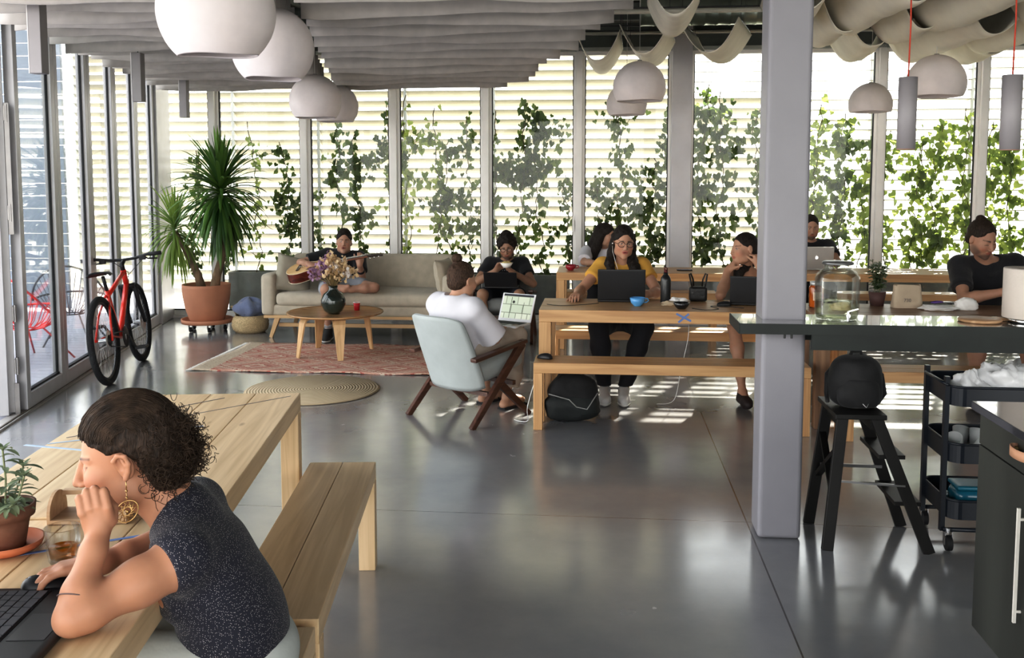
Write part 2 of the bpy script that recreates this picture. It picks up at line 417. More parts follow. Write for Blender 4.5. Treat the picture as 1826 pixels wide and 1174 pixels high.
# folded leaf standing perpendicular to the track, opened to the outside
A = Vector((LW(6.24), 6.24, 0)); n = Vector((-.62, .78, 0)).normalized()
for k in range(2):
    r = bpy.data.objects['door_1'].copy(); COL.objects.link(r)
    r.name = 'door_%d' % (6+k)
    for ch in bpy.data.objects['door_1'].children: c2 = ch.copy(); COL.objects.link(c2); c2.parent = r
    r.location = A+Vector((-.03, -.06-.085*k, 0)); r.rotation_euler = (0, 0, atan2(n.y, n.x))
hd = MB(); 
for z in (.35, .72, 1.42, 2.1): hd.cyl((0, 0, z-.06), (0, 0, z+.06), .012, n=10); hd.box((0, .015, z), (.04, .01, .1))
hd.box((0, .01, .12), (.03, .03, .22)); hd.box((0, .0, 1.72), (.02, .03, .9))
hd.build('hinge', mat('hinge steel', (.35, .34, .34), .35, metal=.8), bpy.data.objects['door_6'], loc=(0, -.05, 0))
tk = MB(); tk.bar((LW(10.3), 10.3, .008), (LW(-3), -3, .008), .10, .016); struct(tk.build('trim_6', mat('threshold metal', (.40, .38, .36), .4, metal=.5)))
tk = MB(); tk.bar((LW(10.3)+.03, 10.3, .018), (LW(-3)+.03, -3, .018), .012, .008); struct(tk.build('trim_7', mat('brass threshold strip', (.12, .10, .08), .4, metal=.6)))

# ---- foreground steel column
k = MB(); k.box((.815, 4.455, 1.805), (.195, .20, 3.61)); struct(k.build('trim_8', mat('column paint', (.27, .265, .29), .42, var=.02), bevel=.02, seg=4))

# ================================================================== OUTSIDE
SLAT = mat('white slat paint', (.38, .365, .305), .5, var=.03)
def louver(xa, xb, y, za, zb, tilt, label, open_from=9.):
    t = thing('louver_screen', label, 'louver', ((xa+xb)/2, y, 0), group=None)
    s = MB(); z = za; L = xb-xa
    while z < zb:
        a = tilt if z < open_from else radians(8)
        s.box((0, 0, z), (L-.02, .125, .010), R=Matrix.Rotation(a, 3, 'X')); z += .118
    s.build('slats', SLAT, t)
    p = MB(); p.box((-L/2+.01, .0, zb/2), (.018, .10, zb+.08)); p.box((L/2-.01, .0, zb/2), (.018, .10, zb+.08)); p.build('posts', mat('louver post', (.8, .8, .76), .6), t)
    return t
LY = 11.75
edges = [-6.75, -5.72, -4.65, -3.55, -2.45, -1.35, -.25, .9, 2.03, 3.15, 4.27, 5.4, 6.5]
place = ['outside the side doors beyond the deck corner', 'outside the glazed corner behind the potted yucca', 'outside behind the yucca crown', 'outside behind the sofa armrest with the square pillow',
         'outside behind the guitar player', 'outside behind the far end of the sofa', 'outside behind the man eating in the armchair', 'outside behind the woman in yellow',
         'outside behind the woman resting her chin on her hand', 'outside behind the man with the silver laptop', 'outside behind the big glass water jar', 'outside behind the man in the black t-shirt']
for i in range(12):
    flat = i >= 8
    louver(edges[i], edges[i+1], LY, .22, 3.9, radians(-6 if flat else -34), 'white horizontal slat screen '+place[i], open_from=2.62 if i in (7, 8, 9) else 9)
# siding wall of the neighbouring building
sd = MB()
for i in range(26): sd.box((-9.3, 11.55, .08+.16*i), (5.0, .05, .15), R=Matrix.Rotation(radians(4), 3, 'X'))
tag(sd.build('siding_wall', mat('pale blue grey siding', (.22, .25, .29), .6, var=.03)), 'pale blue-grey weatherboard wall of the neighbouring building seen through the doors', 'wall')
# planter troughs
for i, (xa, xb) in enumerate(((-4.55, -2.55), (-2.5, -.4), (-.35, 1.75), (1.8, 3.9), (3.95, 6.1))):
    t = thing('planter_trough', 'grey concrete planter trough outside the glass '+('behind the basket and the sofa', 'behind the sofa middle and the eating man', 'behind the long front table', 'behind the big water jar', 'behind the man in the black t-shirt')[i], 'planter', ((xa+xb)/2, 11.35, 0))
    L = xb-xa; p = MB()
    for yy in (-.15, .15): p.box((0, yy, .26), (L, .03, .52))
    for xx in (-L/2+.015, L/2-.015): p.box((xx, 0, .26), (.03, .27, .52))
    p.box((0, 0, .02), (L-.06, .27, .04)); p.build('trough', CONC, t, bevel=.004)
    p = MB(); p.box((0, 0, .44), (L-.06, .27, .08)); p.build('soil', mat('soil', (.06, .045, .03), .95, var=.3, scale=30, bump=.6), t)
# climbing vines
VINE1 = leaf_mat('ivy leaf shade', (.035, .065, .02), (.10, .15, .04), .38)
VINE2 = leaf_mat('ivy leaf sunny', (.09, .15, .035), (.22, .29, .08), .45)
STEM = mat('vine stem', (.10, .08, .04), .8)
HEART = [(0, -.12), (.30, -.30), (.52, -.05), (.42, .30), (.15, .60), (0, .95), (-.15, .60), (-.42, .30), (-.52, -.05), (-.30, -.30)]
def add_leaf(mb, p, size, rnd, face=None):
    yaw = rnd.uniform(-1.1, 1.1); pit = rnd.uniform(-.6, .5); rol = pi+rnd.uniform(-.9, .9)
    M = Euler((pi/2+pit, 0, yaw)).to_matrix() @ Matrix.Rotation(rol, 3, 'Z')
    fold = .18
    vs = [Vector(p)+M @ Vector((x*size, y*size, abs(x)*size*fold)) for x, y in HEART]
    mb._add(vs+[Vector(p)+M @ Vector((0, .1*size, 0))], [(i, (i+1) % 10, 10) for i in range(10)], True)
def vine(x, y, z0, z1, n, spread, size, m, label, seed, top_bias=0.):
    rnd = random.Random(seed)
    t = thing('climbing_vine', label, 'vine', (x, y, 0))
    pts = []; px = 0; K = 26
    for i in range(K+1):
        px += rnd.uniform(-.035, .035); px *= .93
        pts.append(Vector((px, rnd.uniform(-.01, .01), z0+(z1-z0)*i/K)))
    s = MB(); s.tube(pts, .006, 5)
    br = []
    for b in range(rnd.randint(3, 6)):
        i = rnd.randint(4, K-2); q = [pts[i].copy()]; d = rnd.choice((-1, 1)); 
        for k in range(rnd.randint(4, 9)): q.append(q[-1]+Vector((d*rnd.uniform(.015, .06), rnd.uniform(-.01, .01), rnd.uniform(-.05, .07))))
        s.tube(q, .003, 4); br.append(q)
    s.build('stem', STEM, t)
    f = MB()
    for i in range(n):
        if rnd.random() < .55: p = pts[min(K, int(K*rnd.random()**(1-top_bias)))].copy()
        else: q = rnd.choice(br); p = rnd.choice(q).copy()
        p += Vector((rnd.gauss(0, spread), rnd.gauss(0, .035), rnd.gauss(0, .06)))
        if p.z < z0: p.z = z0+.02
        add_leaf(f, p, size*rnd.uniform(.55, 1.2), rnd)
    f.build('foliage', m, t)
    return t
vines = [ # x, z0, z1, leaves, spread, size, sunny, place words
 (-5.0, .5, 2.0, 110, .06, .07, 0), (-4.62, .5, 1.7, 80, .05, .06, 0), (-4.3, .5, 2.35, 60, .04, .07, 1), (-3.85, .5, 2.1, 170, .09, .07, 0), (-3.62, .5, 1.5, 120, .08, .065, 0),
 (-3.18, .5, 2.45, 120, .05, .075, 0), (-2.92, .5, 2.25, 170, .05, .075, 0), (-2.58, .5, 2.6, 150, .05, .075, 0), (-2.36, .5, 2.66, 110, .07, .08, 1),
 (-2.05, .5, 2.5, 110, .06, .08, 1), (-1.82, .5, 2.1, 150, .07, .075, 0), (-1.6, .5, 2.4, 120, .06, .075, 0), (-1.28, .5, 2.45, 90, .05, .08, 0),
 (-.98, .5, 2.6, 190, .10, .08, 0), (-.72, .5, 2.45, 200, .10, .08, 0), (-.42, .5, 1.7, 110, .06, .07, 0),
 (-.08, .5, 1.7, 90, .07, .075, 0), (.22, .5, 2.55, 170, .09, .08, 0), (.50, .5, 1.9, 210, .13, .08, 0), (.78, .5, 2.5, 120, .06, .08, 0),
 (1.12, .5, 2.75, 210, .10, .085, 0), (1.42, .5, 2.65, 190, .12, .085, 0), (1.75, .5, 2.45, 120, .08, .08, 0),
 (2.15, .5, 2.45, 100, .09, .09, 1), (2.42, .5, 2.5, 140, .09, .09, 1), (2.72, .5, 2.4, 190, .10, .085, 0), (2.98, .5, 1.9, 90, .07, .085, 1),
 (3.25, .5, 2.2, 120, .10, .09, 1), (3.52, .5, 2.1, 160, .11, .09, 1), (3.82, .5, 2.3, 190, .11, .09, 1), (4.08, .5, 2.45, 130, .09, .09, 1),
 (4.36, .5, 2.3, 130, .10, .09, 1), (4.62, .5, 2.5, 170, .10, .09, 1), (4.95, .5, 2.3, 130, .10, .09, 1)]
def near_words(x):
    for lim, w in ((-4.7, 'at the glazed corner behind the short yucca head'), (-4.1, 'behind the tall yucca trunk'), (-3.4, 'above the sofa armrest with the square pillow'), (-2.9, 'just beside the guitar player'),
                   (-2.3, 'just behind the guitar player'), (-1.3, 'above the far half of the sofa'), (-.6, 'behind the man eating in the armchair'), (-.1, 'between the eating man and the black-haired woman'),
                   (.85, 'behind the woman in yellow'), (1.5, 'behind the black flask and the thinking woman'), (2.0, 'behind the white column'), (2.6, 'behind the man with the silver laptop'),
                   (3.1, 'behind the big water jar'), (3.75, 'between the water jar and the man in black'), (4.2, 'behind the man in the black t-shirt'), (9, 'past the shoulder of the man in black')):
        if x < lim: return w
cnt = {}
for i, (x, z0, z1, n, sp, sz, sn) in enumerate(vines):
    w = near_words(x); cnt[w] = cnt.get(w, 0)+1
    h_ = 'tall' if z1 > 2.4 else ('low' if z1 < 2.0 else 'mid-height')
    d_ = 'dense' if n > 160 else ('sparse' if n < 100 else 'loose')
    c_ = 'yellow-green' if sn else 'dark green'
    o_ = ('', 'second ', 'third ', 'fourth ', 'fifth ')[cnt[w]-1]
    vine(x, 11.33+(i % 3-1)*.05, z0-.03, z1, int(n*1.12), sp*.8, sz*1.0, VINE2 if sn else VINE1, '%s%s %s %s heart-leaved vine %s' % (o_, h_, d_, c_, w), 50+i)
# ================================================================== CEILING THINGS
FELT = mat('grey felt', (.44, .41, .385), .95, var=.06, scale=9, sheen=.2)
def baffle(xa, xb, y, seed, label, group=None, z0=2.65, h=.24):
    rnd = random.Random(seed); L = xb-xa
    ph = [rnd.uniform(0, 6) for _ in range(4)]
    def fn(u, v):
        x = xa+L*u; edge = 1-abs(2*u-1)**6
        dz = .012*sin(x*1.7+ph[0])+.008*sin(x*4.1+ph[1])+.004*sin(x*9+ph[3])
        dyy = (.016*sin(x*2.3+ph[2])+.008*sin(x*6+ph[1]))*(1-v)
        z = z0+h*v+dz*(1-v)
        return (x-(xa+xb)/2, dyy, z)
    m = MB(); m.grid(fn, max(10, int(L*9)), 4)
    o = m.build('ceiling_baffle', FELT, loc=((xa+xb)/2, y, 0), solid=.012)
    return tag(o, label, 'baffle', group)
ord_ = ['nearest', 'second-nearest', 'third-nearest', 'fourth-nearest', 'fifth-nearest', 'sixth-nearest', 'seventh-nearest', 'eighth-nearest', 'ninth-nearest', 'tenth-nearest', 'eleventh-nearest', 'farthest']
R_end = [(5.6, .19), (6.1, .09), (6.7, -.08), (7.55, -.23), (8.4, -.52), (9.0, -.62), (9.95, -.78), (10.3, -1.0), (10.7, -1.2)]
def lerp_t(T, y):
    for (a, b), (c, d) in zip(T, T[1:]):
        if y <= c: return b+(d-b)*max(0, (y-a)/(c-a))
    return T[-1][1]
ys = [5.40, 5.82, 6.22, 6.60, 7.05, 7.5, 7.95, 8.42, 8.95, 9.45, 9.95, 10.45]
for i, y in enumerate(ys):
    xl = -1.80-(y-5.555)*.238
    baffle(xl, lerp_t(R_end, y)+.02*(i % 2), y, i, 'grey felt ceiling baffle over the middle of the room, %s of its rows' % ord_[i])
for i in range(17):
    y = 5.2+.325*i
    xr = -1.80-(y-5.555)*.238-.13
    w = ('near the big paper lamp' if i < 4 else 'above the red bicycle' if i < 9 else 'above the yucca' if i < 13 else 'close to the back windows')
    k = (i if i < 4 else i-4 if i < 9 else i-9 if i < 13 else i-13)
    baffle(LW(y)+.12, xr, y, 40+i, 'wide grey felt ceiling baffle on the door side %s, %s there' % (w, ord_[k]), z0=2.645)
HANG = mat('fabric lining', (.80, .76, .66), .85, var=.04, scale=4, bump=.08, bscale=12)
def trough(x, y_far, L, label, w=.52, sag=.26, z=2.81, rz=0., seed=0):
    rnd = random.Random(seed); a = rnd.uniform(0, 6)
    def fn(u, v):
        s = 2*v-1
        px = s*w/2*(1-.08*(1-s*s)); py = -L*u + (.10*(s*s)-.03)*(1 if u < .5 else -1)*(2*abs(u-.5))
        pz = sag*abs(s)**2.3+.012*sin(7*u+a)*(1-s*s)+.006*sin(19*u+3*s)
        return (px, py, pz)
    m = MB(); m.grid(fn, 16, 22)
    t = thing('fabric_trough', label, 'ceiling fabric', (x, y_far, z), rz)
    m.build('cloth', HANG, t, solid=.006)
    r = MB()
    for k in (-1, 1): r.cyl((k*w/2, .02-.1, sag+.004), (k*w/2, -L+.1, sag+.004), .006, n=6)
    for k in (-1, 1):
        for yy in (-.12, -L+.12): r.cyl((k*w/2, yy, sag), (k*w/2, yy, 3.60-z), .0025, n=5)
    r.build('hanging_rod', mat('dark rod', (.05, .05, .05), .5), t)
    return t
TR = [(-.02, 10.65, 1.25, 'at the end of the grey baffles by the back window', .48, -.04), (.50, 10.2, 1.15, 'above the two paired paper lamps by the back window', .50, -.12), (.55, 8.0, 1.1, 'hanging in front of the paired paper lamps', .46, -.05),
      (1.20, 10.0, 1.0, 'by the back window, left of the column top', .60, -.25), (1.50, 8.1, 1.2, 'just behind the top of the white column', .52, -.1),
      (1.88, 8.75, 1.0, 'lowest beside the white column', .5, 0), (1.95, 8.0, 1.5, 'long and near, directly past the white column', .55, .05), (2.47, 10.0, 1.3, 'by the back window above the small paper lamp', .56, -.1),
      (2.49, 8.7, .9, 'short, between the small lamp and the red cord', .5, 0), (2.62, 8.0, 1.7, 'long, beside the red lamp cord', .58, .08), (3.05, 10.0, 2.0, 'above the large paper lamp with the grey tube in front', .58, .02),
      (3.50, 9.4, 1.3, 'past the large paper lamp', .52, .05), (3.35, 7.9, 1.5, 'nearest the far corner of the room', .55, .08), (3.62, 10.4, 1.0, 'by the back window beyond the large paper lamp', .6, 0)]
for i, (x, yf, L, w, ww, rz) in enumerate(TR): trough(x, yf, L, 'cream sagging ceiling fabric strip '+w, ww*.90, .27 if ww < .55 else .30, rz=rz, seed=i)
# ducts and pipes
DUCT = mat('galvanised duct', (.36, .40, .33), .35, metal=.6, var=.1, scale=3)
def duct(a, b, r, label, name='air_duct', m=DUCT, ribs=True, cat='duct'):
    A = Vector(a); B = Vector(b); L = (B-A).length; n = int(L/.12)
    d = MB(); pts = []; rs = []
    if ribs:
        for i in range(n+1):
            for k, rr in ((-.012, r), (-.008, r*1.03), (.008, r*1.03), (.012, r)): pts.append(A+(B-A)*(i/n)+(B-A).normalized()*k); rs.append(rr)
        d.tube(pts, r, 24, rs=rs)
    else: d.cyl(A, B, r, n=12)
    return tag(d.build(name, m), label, cat)
duct((.35, 9.6, 3.28), (6.1, 9.6, 3.28), .13, 'ribbed round metal air duct running along under the ceiling near the back window')
duct((1.6, 7.3, 3.36), (6.1, 7.3, 3.36), .20, 'large ribbed round air duct behind the long fabric strips past the white column')
duct((-.3, 8.6, 3.12), (6.1, 8.6, 3.12), .022, 'slim pale horizontal pipe under the dark ceiling beside the hanging fabric', 'ceiling_pipe', mat('pale pipe', (.62, .6, .52), .5), False, 'pipe')
duct((-.3, 10.3, 3.19), (6.1, 10.3, 3.19), .014, 'thin pale pipe just above the back window head', 'ceiling_pipe', mat('pale pipe', (.62, .6, .52), .5), False, 'pipe')
for y, z in ((9.0, 3.22), (9.9, 3.20), (10.5, 3.24)):
    duct((-.3, y, z), (6.1, y, z), .008, 'thin dark cable wire strung beneath the ceiling, %s' % {9.0: 'nearest of three', 9.9: 'middle of three', 10.5: 'closest to the back window'}[y], 'ceiling_wire', mat('dark rod', (.05, .05, .05), .5), False, 'wire')

# paper lamps
PAPER = mat('papier mache', (.78, .72, .72), .9, var=.05, scale=5, bump=.12, bscale=14)
INNER = mat('lamp inside', (.62, .57, .58), .9)
def dome_lamp(loc, r, cut, label, seed=0, tilt=0., flat=1.0):
    """ball shade cut open below; loc = ball centre"""
    rnd = random.Random(seed); t = thing('pendant_lamp', label, 'lamp', loc)
    n = 26; a0 = math.acos(-cut)
    pr = [(max(1e-4, r*sin(a0*i/n)), r*cos(a0*i/n)*flat) for i in range(n+1)]
    o = MB(); o.lathe(pr[::-1], n=48)
    ri = r*.95
    ins = [(max(1e-4, ri*sin(a0*i/n)), ri*cos(a0*i/n)*flat) for i in range(n+1)]; ins[-1] = (ins[-1][0], pr[-1][1])
    o.lathe(ins, n=48)
    o.lathe([pr[-1], (pr[-1][0]-.004, pr[-1][1]-.006), (ins[-1][0], ins[-1][1])][::-1], n=48)
    # hand-made wobble
    o.v = [tuple(Vector(v)*(1+.012*noise.noise(Vector(v)*7+Vector((seed, 0, 0))))+Vector((0, 0, .012*r*sin(3*atan2(v[1], v[0])+seed) if v[2] < -r*cut*.6 else 0))) for v in o.v]
    s = o.build('lamp_shade', PAPER, t, rot=(tilt, 0, 0))
    c = MB(); top = 3.6-loc[2]; c.cyl((0, 0, r*.96*flat), (0, 0, top), .003, n=6); c.build('cord', mat('white flex', (.75, .73, .7), .6), t)
    c = MB(); c.cyl((0, 0, r*.90*flat), (0, 0, r*1.03*flat), .022, n=14); c.cyl((0, 0, r*.5), (0, 0, r*.9), .02, n=12); c.ball((0, 0, r*.38), .035, 8); c.build('lamp_holder', mat('lamp holder', (.3, .29, .28), .6), t)
    return t
dome_lamp((-1.67, 4.05, 2.37), .25, .72, 'largest white papier-mache ball lamp, nearest the camera at the top of the picture', 1, .06)
dome_lamp((-2.03, 5.78, 2.45), .25, .72, 'second papier-mache ball lamp, half hidden behind the largest one', 2)
dome_lamp((-2.77, 9.05, 2.40), .25, .62, 'small-looking papier-mache ball lamp above the guitar player, front of an overlapping pair', 3)
dome_lamp((-2.93, 10.3, 2.44), .25, .62, 'papier-mache lamp mostly hidden behind the one above the guitar player', 4)
dome_lamp((.33, 9.25, 2.52), .25, .50, 'white papier-mache dome lamp above the woman in yellow, front one of two', 5)
dome_lamp((.24, 10.55, 2.46), .22, .50, 'smaller papier-mache dome lamp tucked behind the one above the woman in yellow', 6)
dome_lamp((2.76, 10.35, 2.43), .22, .35, 'low white dome lamp hanging alone between the column and the grey tube lamp', 7)
dome_lamp((2.98, 9.05, 2.51), .26, .42, 'white dome lamp partly covered by the grey tube lamp with red cord', 8)
# tube lamps
TUBE = mat('grey tube metal', (.42, .40, .42), .45, var=.03)
for (x, y, z, rr, H, lab) in ((1.74, 5.75, 2.03, .052, .41, 'grey cylinder pendant lamp on a red cord in front of the large paper dome'), (2.19, 5.44, 2.01, .052, .40, 'grey cylinder pendant lamp on a red cord at the edge of the picture')):
    t = thing('tube_lamp', lab, 'lamp', (x, y, z))
    m = MB(); m.lathe([(rr-.004, -H/2), (rr, -H/2), (rr, H/2), (.001, H/2)], n=32); m.lathe([(rr-.004, H/2-.01), (rr-.004, -H/2)], n=32); m.build('shade', TUBE, t)
    m = MB(); m.lathe([(.001, -H/2+.02), (rr-.005, -H/2+.02), (rr-.002, -H/2-.003), (rr-.008, -H/2-.003)], n=32); m.build('brass_ring', mat('pink brass', (.75, .45, .35), .4), t)
    m = MB(); m.tube([(0, 0, H/2), (.004, 0, .5), (-.003, 0, .9), (0, 0, 3.6-z)], .0045, 8); m.build('cord', mat('red flex', (.65, .09, .05), .6), t, label='red cord')
for (x, y, zb, H, lab) in ((-3.29, 5.36, 2.265, .42, 'nearest flat grey fin light under the door-side baffles'), (-3.66, 7.3, 2.26, .38, 'middle grey fin light under the door-side baffles'), (-4.28, 9.5, 2.28, .40, 'far grey fin light hanging above the yucca')):
    t = thing('fin_lamp', lab, 'lamp', (x, y, zb))
    m = MB(); m.box((0, 0, H/2), (.075, .075, H)); m.box((0, 0, .004), (.06, .06, .01)); m.build('housing', mat('fin lamp metal', (.24, .225, .23), .5, metal=.2, var=.02), t, bevel=.003)
    m = MB(); m.box((-.040, 0, H/2), (.006, .076, H)); m.build('side_plate', mat('fin lamp edge', (.62, .6, .6), .4), t)
    m = MB(); m.cyl((0, 0, H), (0, 0, 3.6-zb), .004, n=6); m.build('cord', mat('dark rod', (.05, .05, .05), .5), t)

# ================================================================== RUGS
def kilim():
    m, nt, b = _nt('kilim')
    N = nt.nodes.new; Lk = nt.links.new
    tc = N('ShaderNodeTexCoord'); sp = N('ShaderNodeSeparateXYZ'); Lk(tc.outputs['Object'], sp.inputs[0])
    def mth(op, a, b_=None, v=None):
        n = N('ShaderNodeMath'); n.operation = op
        Lk(a, n.inputs[0])
        if b_ is not None: Lk(b_, n.inputs[1])
        if v is not None: n.inputs[1].default_value = v
        return n.outputs[0]
    nzx = N('ShaderNodeTexNoise'); nzx.inputs['Scale'].default_value = 40; Lk(tc.outputs['Object'], nzx.inputs['Vector'])
    jx = mth('MULTIPLY', nzx.outputs[0], v=.05)
    fx = mth('ABSOLUTE', mth('SUBTRACT', mth('FRACT', mth('DIVIDE', mth('ADD', sp.outputs[0], jx), v=.62)), v=.5))
    fy = mth('ABSOLUTE', mth('SUBTRACT', mth('FRACT', mth('DIVIDE', mth('ADD', sp.outputs[1], jx), v=.46)), v=.5))
    s = mth('ADD', fx, fy)           # 0..1 diamonds
    cr = N('ShaderNodeValToRGB'); cr.color_ramp.interpolation = 'CONSTANT'
    e = cr.color_ramp.elements
    pal = [(0, (.36, .17, .12)), (.07, (.58, .44, .34)), (.15, (.42, .13, .10)), (.20, (.52, .31, .24)), (.40, (.62, .50, .40)), (.45, (.40, .18, .14)), (.50, (.60, .46, .36)), (.56, (.50, .28, .22)), (.74, (.40, .14, .11)), (.79, (.62, .48, .38)), (.88, (.48, .25, .2))]
    e[0].position = 0; e[0].color = (*pal[0][1], 1); e[1].position = pal[1][0]; e[1].color = (*pal[1][1], 1)
    for p, c_ in pal[2:]: q = e.new(p); q.color = (*c_, 1)
    Lk(s, cr.inputs[0])
    edge = mth('GREATER_THAN', mth('ABSOLUTE', sp.outputs[0]), v=.98)
    mx = N('ShaderNodeMixRGB'); mx.inputs[2].default_value = (.56, .46, .35, 1); Lk(edge, mx.inputs[0]); Lk(cr.outputs[0], mx.inputs[1])
    n2 = N('ShaderNodeTexNoise'); n2.inputs['Scale'].default_value = 60; Lk(tc.outputs['Object'], n2.inputs['Vector'])
    m2 = N('ShaderNodeMixRGB'); m2.blend_type = 'OVERLAY'; m2.inputs[0].default_value = .5; Lk(mx.outputs[0], m2.inputs[1]); Lk(n2.outputs[0], m2.inputs[2])
    Lk(m2.outputs[0], b.inputs['Base Color']); b.inputs['Roughness'].default_value = .95; return m
t = thing('patterned_rug', 'flat woven pink and beige rug with diamond pattern under the coffee table', 'rug', (-2.40, 8.52, 0))
m = MB()
def rugf(u, v):
    x = -1.14+2.28*u; y = -.70+1.40*v
    return (x+.02*sin(5*y), y+.012*sin(6*x+1), .008+.004*sin(9*x)*abs(2*v-1)**4)
m.grid(rugf, 60, 20); m.build('weave', kilim(), t, solid=.008)
m = MB(); rr = random.Random(3)
for k in range(90):
    y = -.69+1.38*k/89; m.tube([(-1.13, y, .008), (-1.16, y+rr.uniform(-.01, .01), .005), (-1.19, y+rr.uniform(-.02, .02), .003)], .004, 4)
m.build('fringe', mat('cotton fringe', (.74, .70, .64), .9), t)
def jute():
    m, nt, b = _nt('jute')
    tc = nt.nodes.new('ShaderNodeTexCoord'); w = nt.nodes.new('ShaderNodeTexWave'); w.wave_type = 'RINGS'; w.rings_direction = 'Z'
    w.inputs['Scale'].default_value = 14; w.inputs['Distortion'].default_value = .8; nt.links.new(tc.outputs['Object'], w.inputs[0])
    cr = nt.nodes.new('ShaderNodeValToRGB'); cr.color_ramp.elements[0].color = (.40, .31, .20, 1); cr.color_ramp.elements[1].color = (.58, .48, .34, 1)
    nt.links.new(w.outputs[0], cr.inputs[0]); nt.links.new(cr.outputs[0], b.inputs['Base Color']); b.inputs['Roughness'].default_value = .95
    bp = nt.nodes.new('ShaderNodeBump'); bp.inputs['Strength'].default_value = .6; bp.inputs['Distance'].default_value = .006
    nt.links.new(w.outputs[0], bp.inputs['Height']); nt.links.new(bp.outputs[0], b.inputs['Normal']); return m
m = MB(); m.lathe([(.001, 0), (.51, 0), (.522, .006), (.515, .013), (.001, .013)], n=72)
tag(m.build('round_rug', jute(), loc=(-2.26, 7.18, .001)), 'round beige jute rug on the concrete in front of the patterned rug', 'rug')

# ================================================================== TABLES AND BENCHES
PINE = ((.50, .33, .17), (.66, .47, .27)); PINEW = ((.56, .40, .23), (.72, .55, .35))
def trestle(name, cat, label, loc, rz, W_, D_, H, th, leg, wname, cols, boards=4, apron=.0, inset=.0, group=None, legdeep=None):
    """plank-topped table or bench; local X = width across, Y = length"""
    t = thing(name, label, cat, loc, rz, group)
    wy = wood(wname+' y', *cols, axis='Y', rough=.38); wz = wood(wname+' z', *cols, axis='Z', rough=.5)
    tp = MB(); bw = W_/boards
    for i in range(boards): tp.box((-W_/2+bw*(i+.5), 0, H-th/2), (bw-.002, D_, th))
    tp.build('top' if cat == 'table' else 'seat', wy, t, bevel=.003)
    ld = legdeep or leg
    for sx_ in (-1, 1):
        for sy_ in (-1, 1):
            l = MB(); l.box((sx_*(W_/2-leg/2-inset), sy_*(D_/2-ld/2-inset), (H-th)/2), (leg, ld, H-th)); l.build('leg', wz, t, bevel=.003)
    if apron:
        a = MB()
        for sy_ in (-1, 1): a.box((0, sy_*(D_/2-ld/2), H-th-apron/2), (W_-2*leg, .03, apron))
        a.build('apron', wy, t)
    return t
T1 = trestle('dining_table', 'table', 'pale pine table whose empty far corner points at the round rug', (-1.52, 3.084, 0), radians(9), .74, 1.47, .75, .075, .075, 'pale pine', PINEW, 4, .05)
T2 = trestle('dining_table', 'table', 'pale pine table the curly-haired woman leans on, with plant and laptop', (-1.276, 1.54, 0), radians(9), .74, 1.62, .75, .075, .075, 'pale pine', PINEW, 4, .05)
trestle('bench', 'bench', 'pale pine bench standing empty beside the near table', (-1.000, 3.16, 0), radians(7.5), .28, 1.46, .45, .07, .07, 'pale pine', PINEW, 2)
trestle('bench', 'bench', 'pale pine bench the curly-haired woman sits on', (-.797, 1.60, 0), radians(7.5), .28, 1.60, .45, .07, .07, 'pale pine', PINEW, 2)
tp = MB()   # blue tape lines on the near tables
def tapeline(mb, a, b, w=.012, z=.7512): mb.bar((*a, z), (*b, z), w, .0008)
BLUE = mat('blue masking tape', (.16, .25, .50), .7)
for nm, a, b, zz in (('blue masking tape line across the near table by the flower pot', (-1.50, 2.03), (-.98, 2.36), .7505),):
    q = MB(); tapeline(q, a, b, z=zz); tag(q.build('tape_strip', BLUE), nm, 'tape')
q = MB(); tapeline(q, (-1.95, 3.0), (-1.55, 2.93), .014, .7505); tapeline(q, (-1.88, 3.02), (-1.45, 3.30), .010, .7510)
tag(q.build('tape_strip', mat('pale blue tape', (.45, .55, .68), .7)), 'pale blue crossed tape near the door-side edge of the empty pine table', 'tape')
q = MB(); tapeline(q, (-1.86, 3.10), (-1.29, 3.80), .005, .7505); tapeline(q, (-1.78, 3.42), (-1.55, 3.74), .005, .7510)
tag(q.build('pencil_line', mat('dark ink', (.12, .12, .15), .8)), 'thin dark crossed marker lines on the far end of the empty pine table', 'marking')
# long tables further back (local Y = world X)
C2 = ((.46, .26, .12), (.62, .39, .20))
trestle('dining_table', 'table', 'long orange pine table where the woman in yellow works', (.44, 6.86, 0), -pi/2, .66, 1.76, .75, .085, .085, 'orange pine', C2, 3, .0)
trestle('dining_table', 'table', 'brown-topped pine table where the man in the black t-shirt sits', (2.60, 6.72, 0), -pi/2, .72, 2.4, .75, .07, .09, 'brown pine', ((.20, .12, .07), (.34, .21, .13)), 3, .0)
trestle('bench', 'bench', 'pine bench in front of the long table, holding a black mouse', (.44, 6.30, 0), -pi/2, .28, 1.78, .45, .07, .06, 'orange pine', C2, 2)
trestle('bench', 'bench', 'pine bench behind the long table under the woman in yellow', (.48, 7.66, 0), -pi/2, .28, 1.78, .45, .07, .06, 'orange pine', C2, 2)
trestle('bench', 'bench', 'empty pine bench seen under the black counter behind the backpack', (2.62, 6.20, 0), -pi/2, .26, 2.2, .45, .07, .06, 'orange pine', C2, 2)
trestle('bench', 'bench', 'pine bench under the man in the black t-shirt', (2.72, 7.42, 0), -pi/2, .28, 1.9, .45, .07, .06, 'orange pine', C2, 2)
trestle('dining_table', 'table', 'pine table by the back window with a red bowl on it', (.62, 9.52, 0), -pi/2, .66, 2.14, .75, .075, .08, 'orange pine', C2, 3, .0)
trestle('dining_table', 'table', 'pine table by the back window with the silver laptop', (3.06, 9.62, 0), -pi/2, .66, 2.6, .75, .075, .08, 'orange pine', C2, 3, .0)
trestle('bench', 'bench', 'pine bench by the back window under the woman in white', (.35, 10.28, 0), -pi/2, .28, 1.7, .45, .07, .06, 'orange pine', C2, 2)
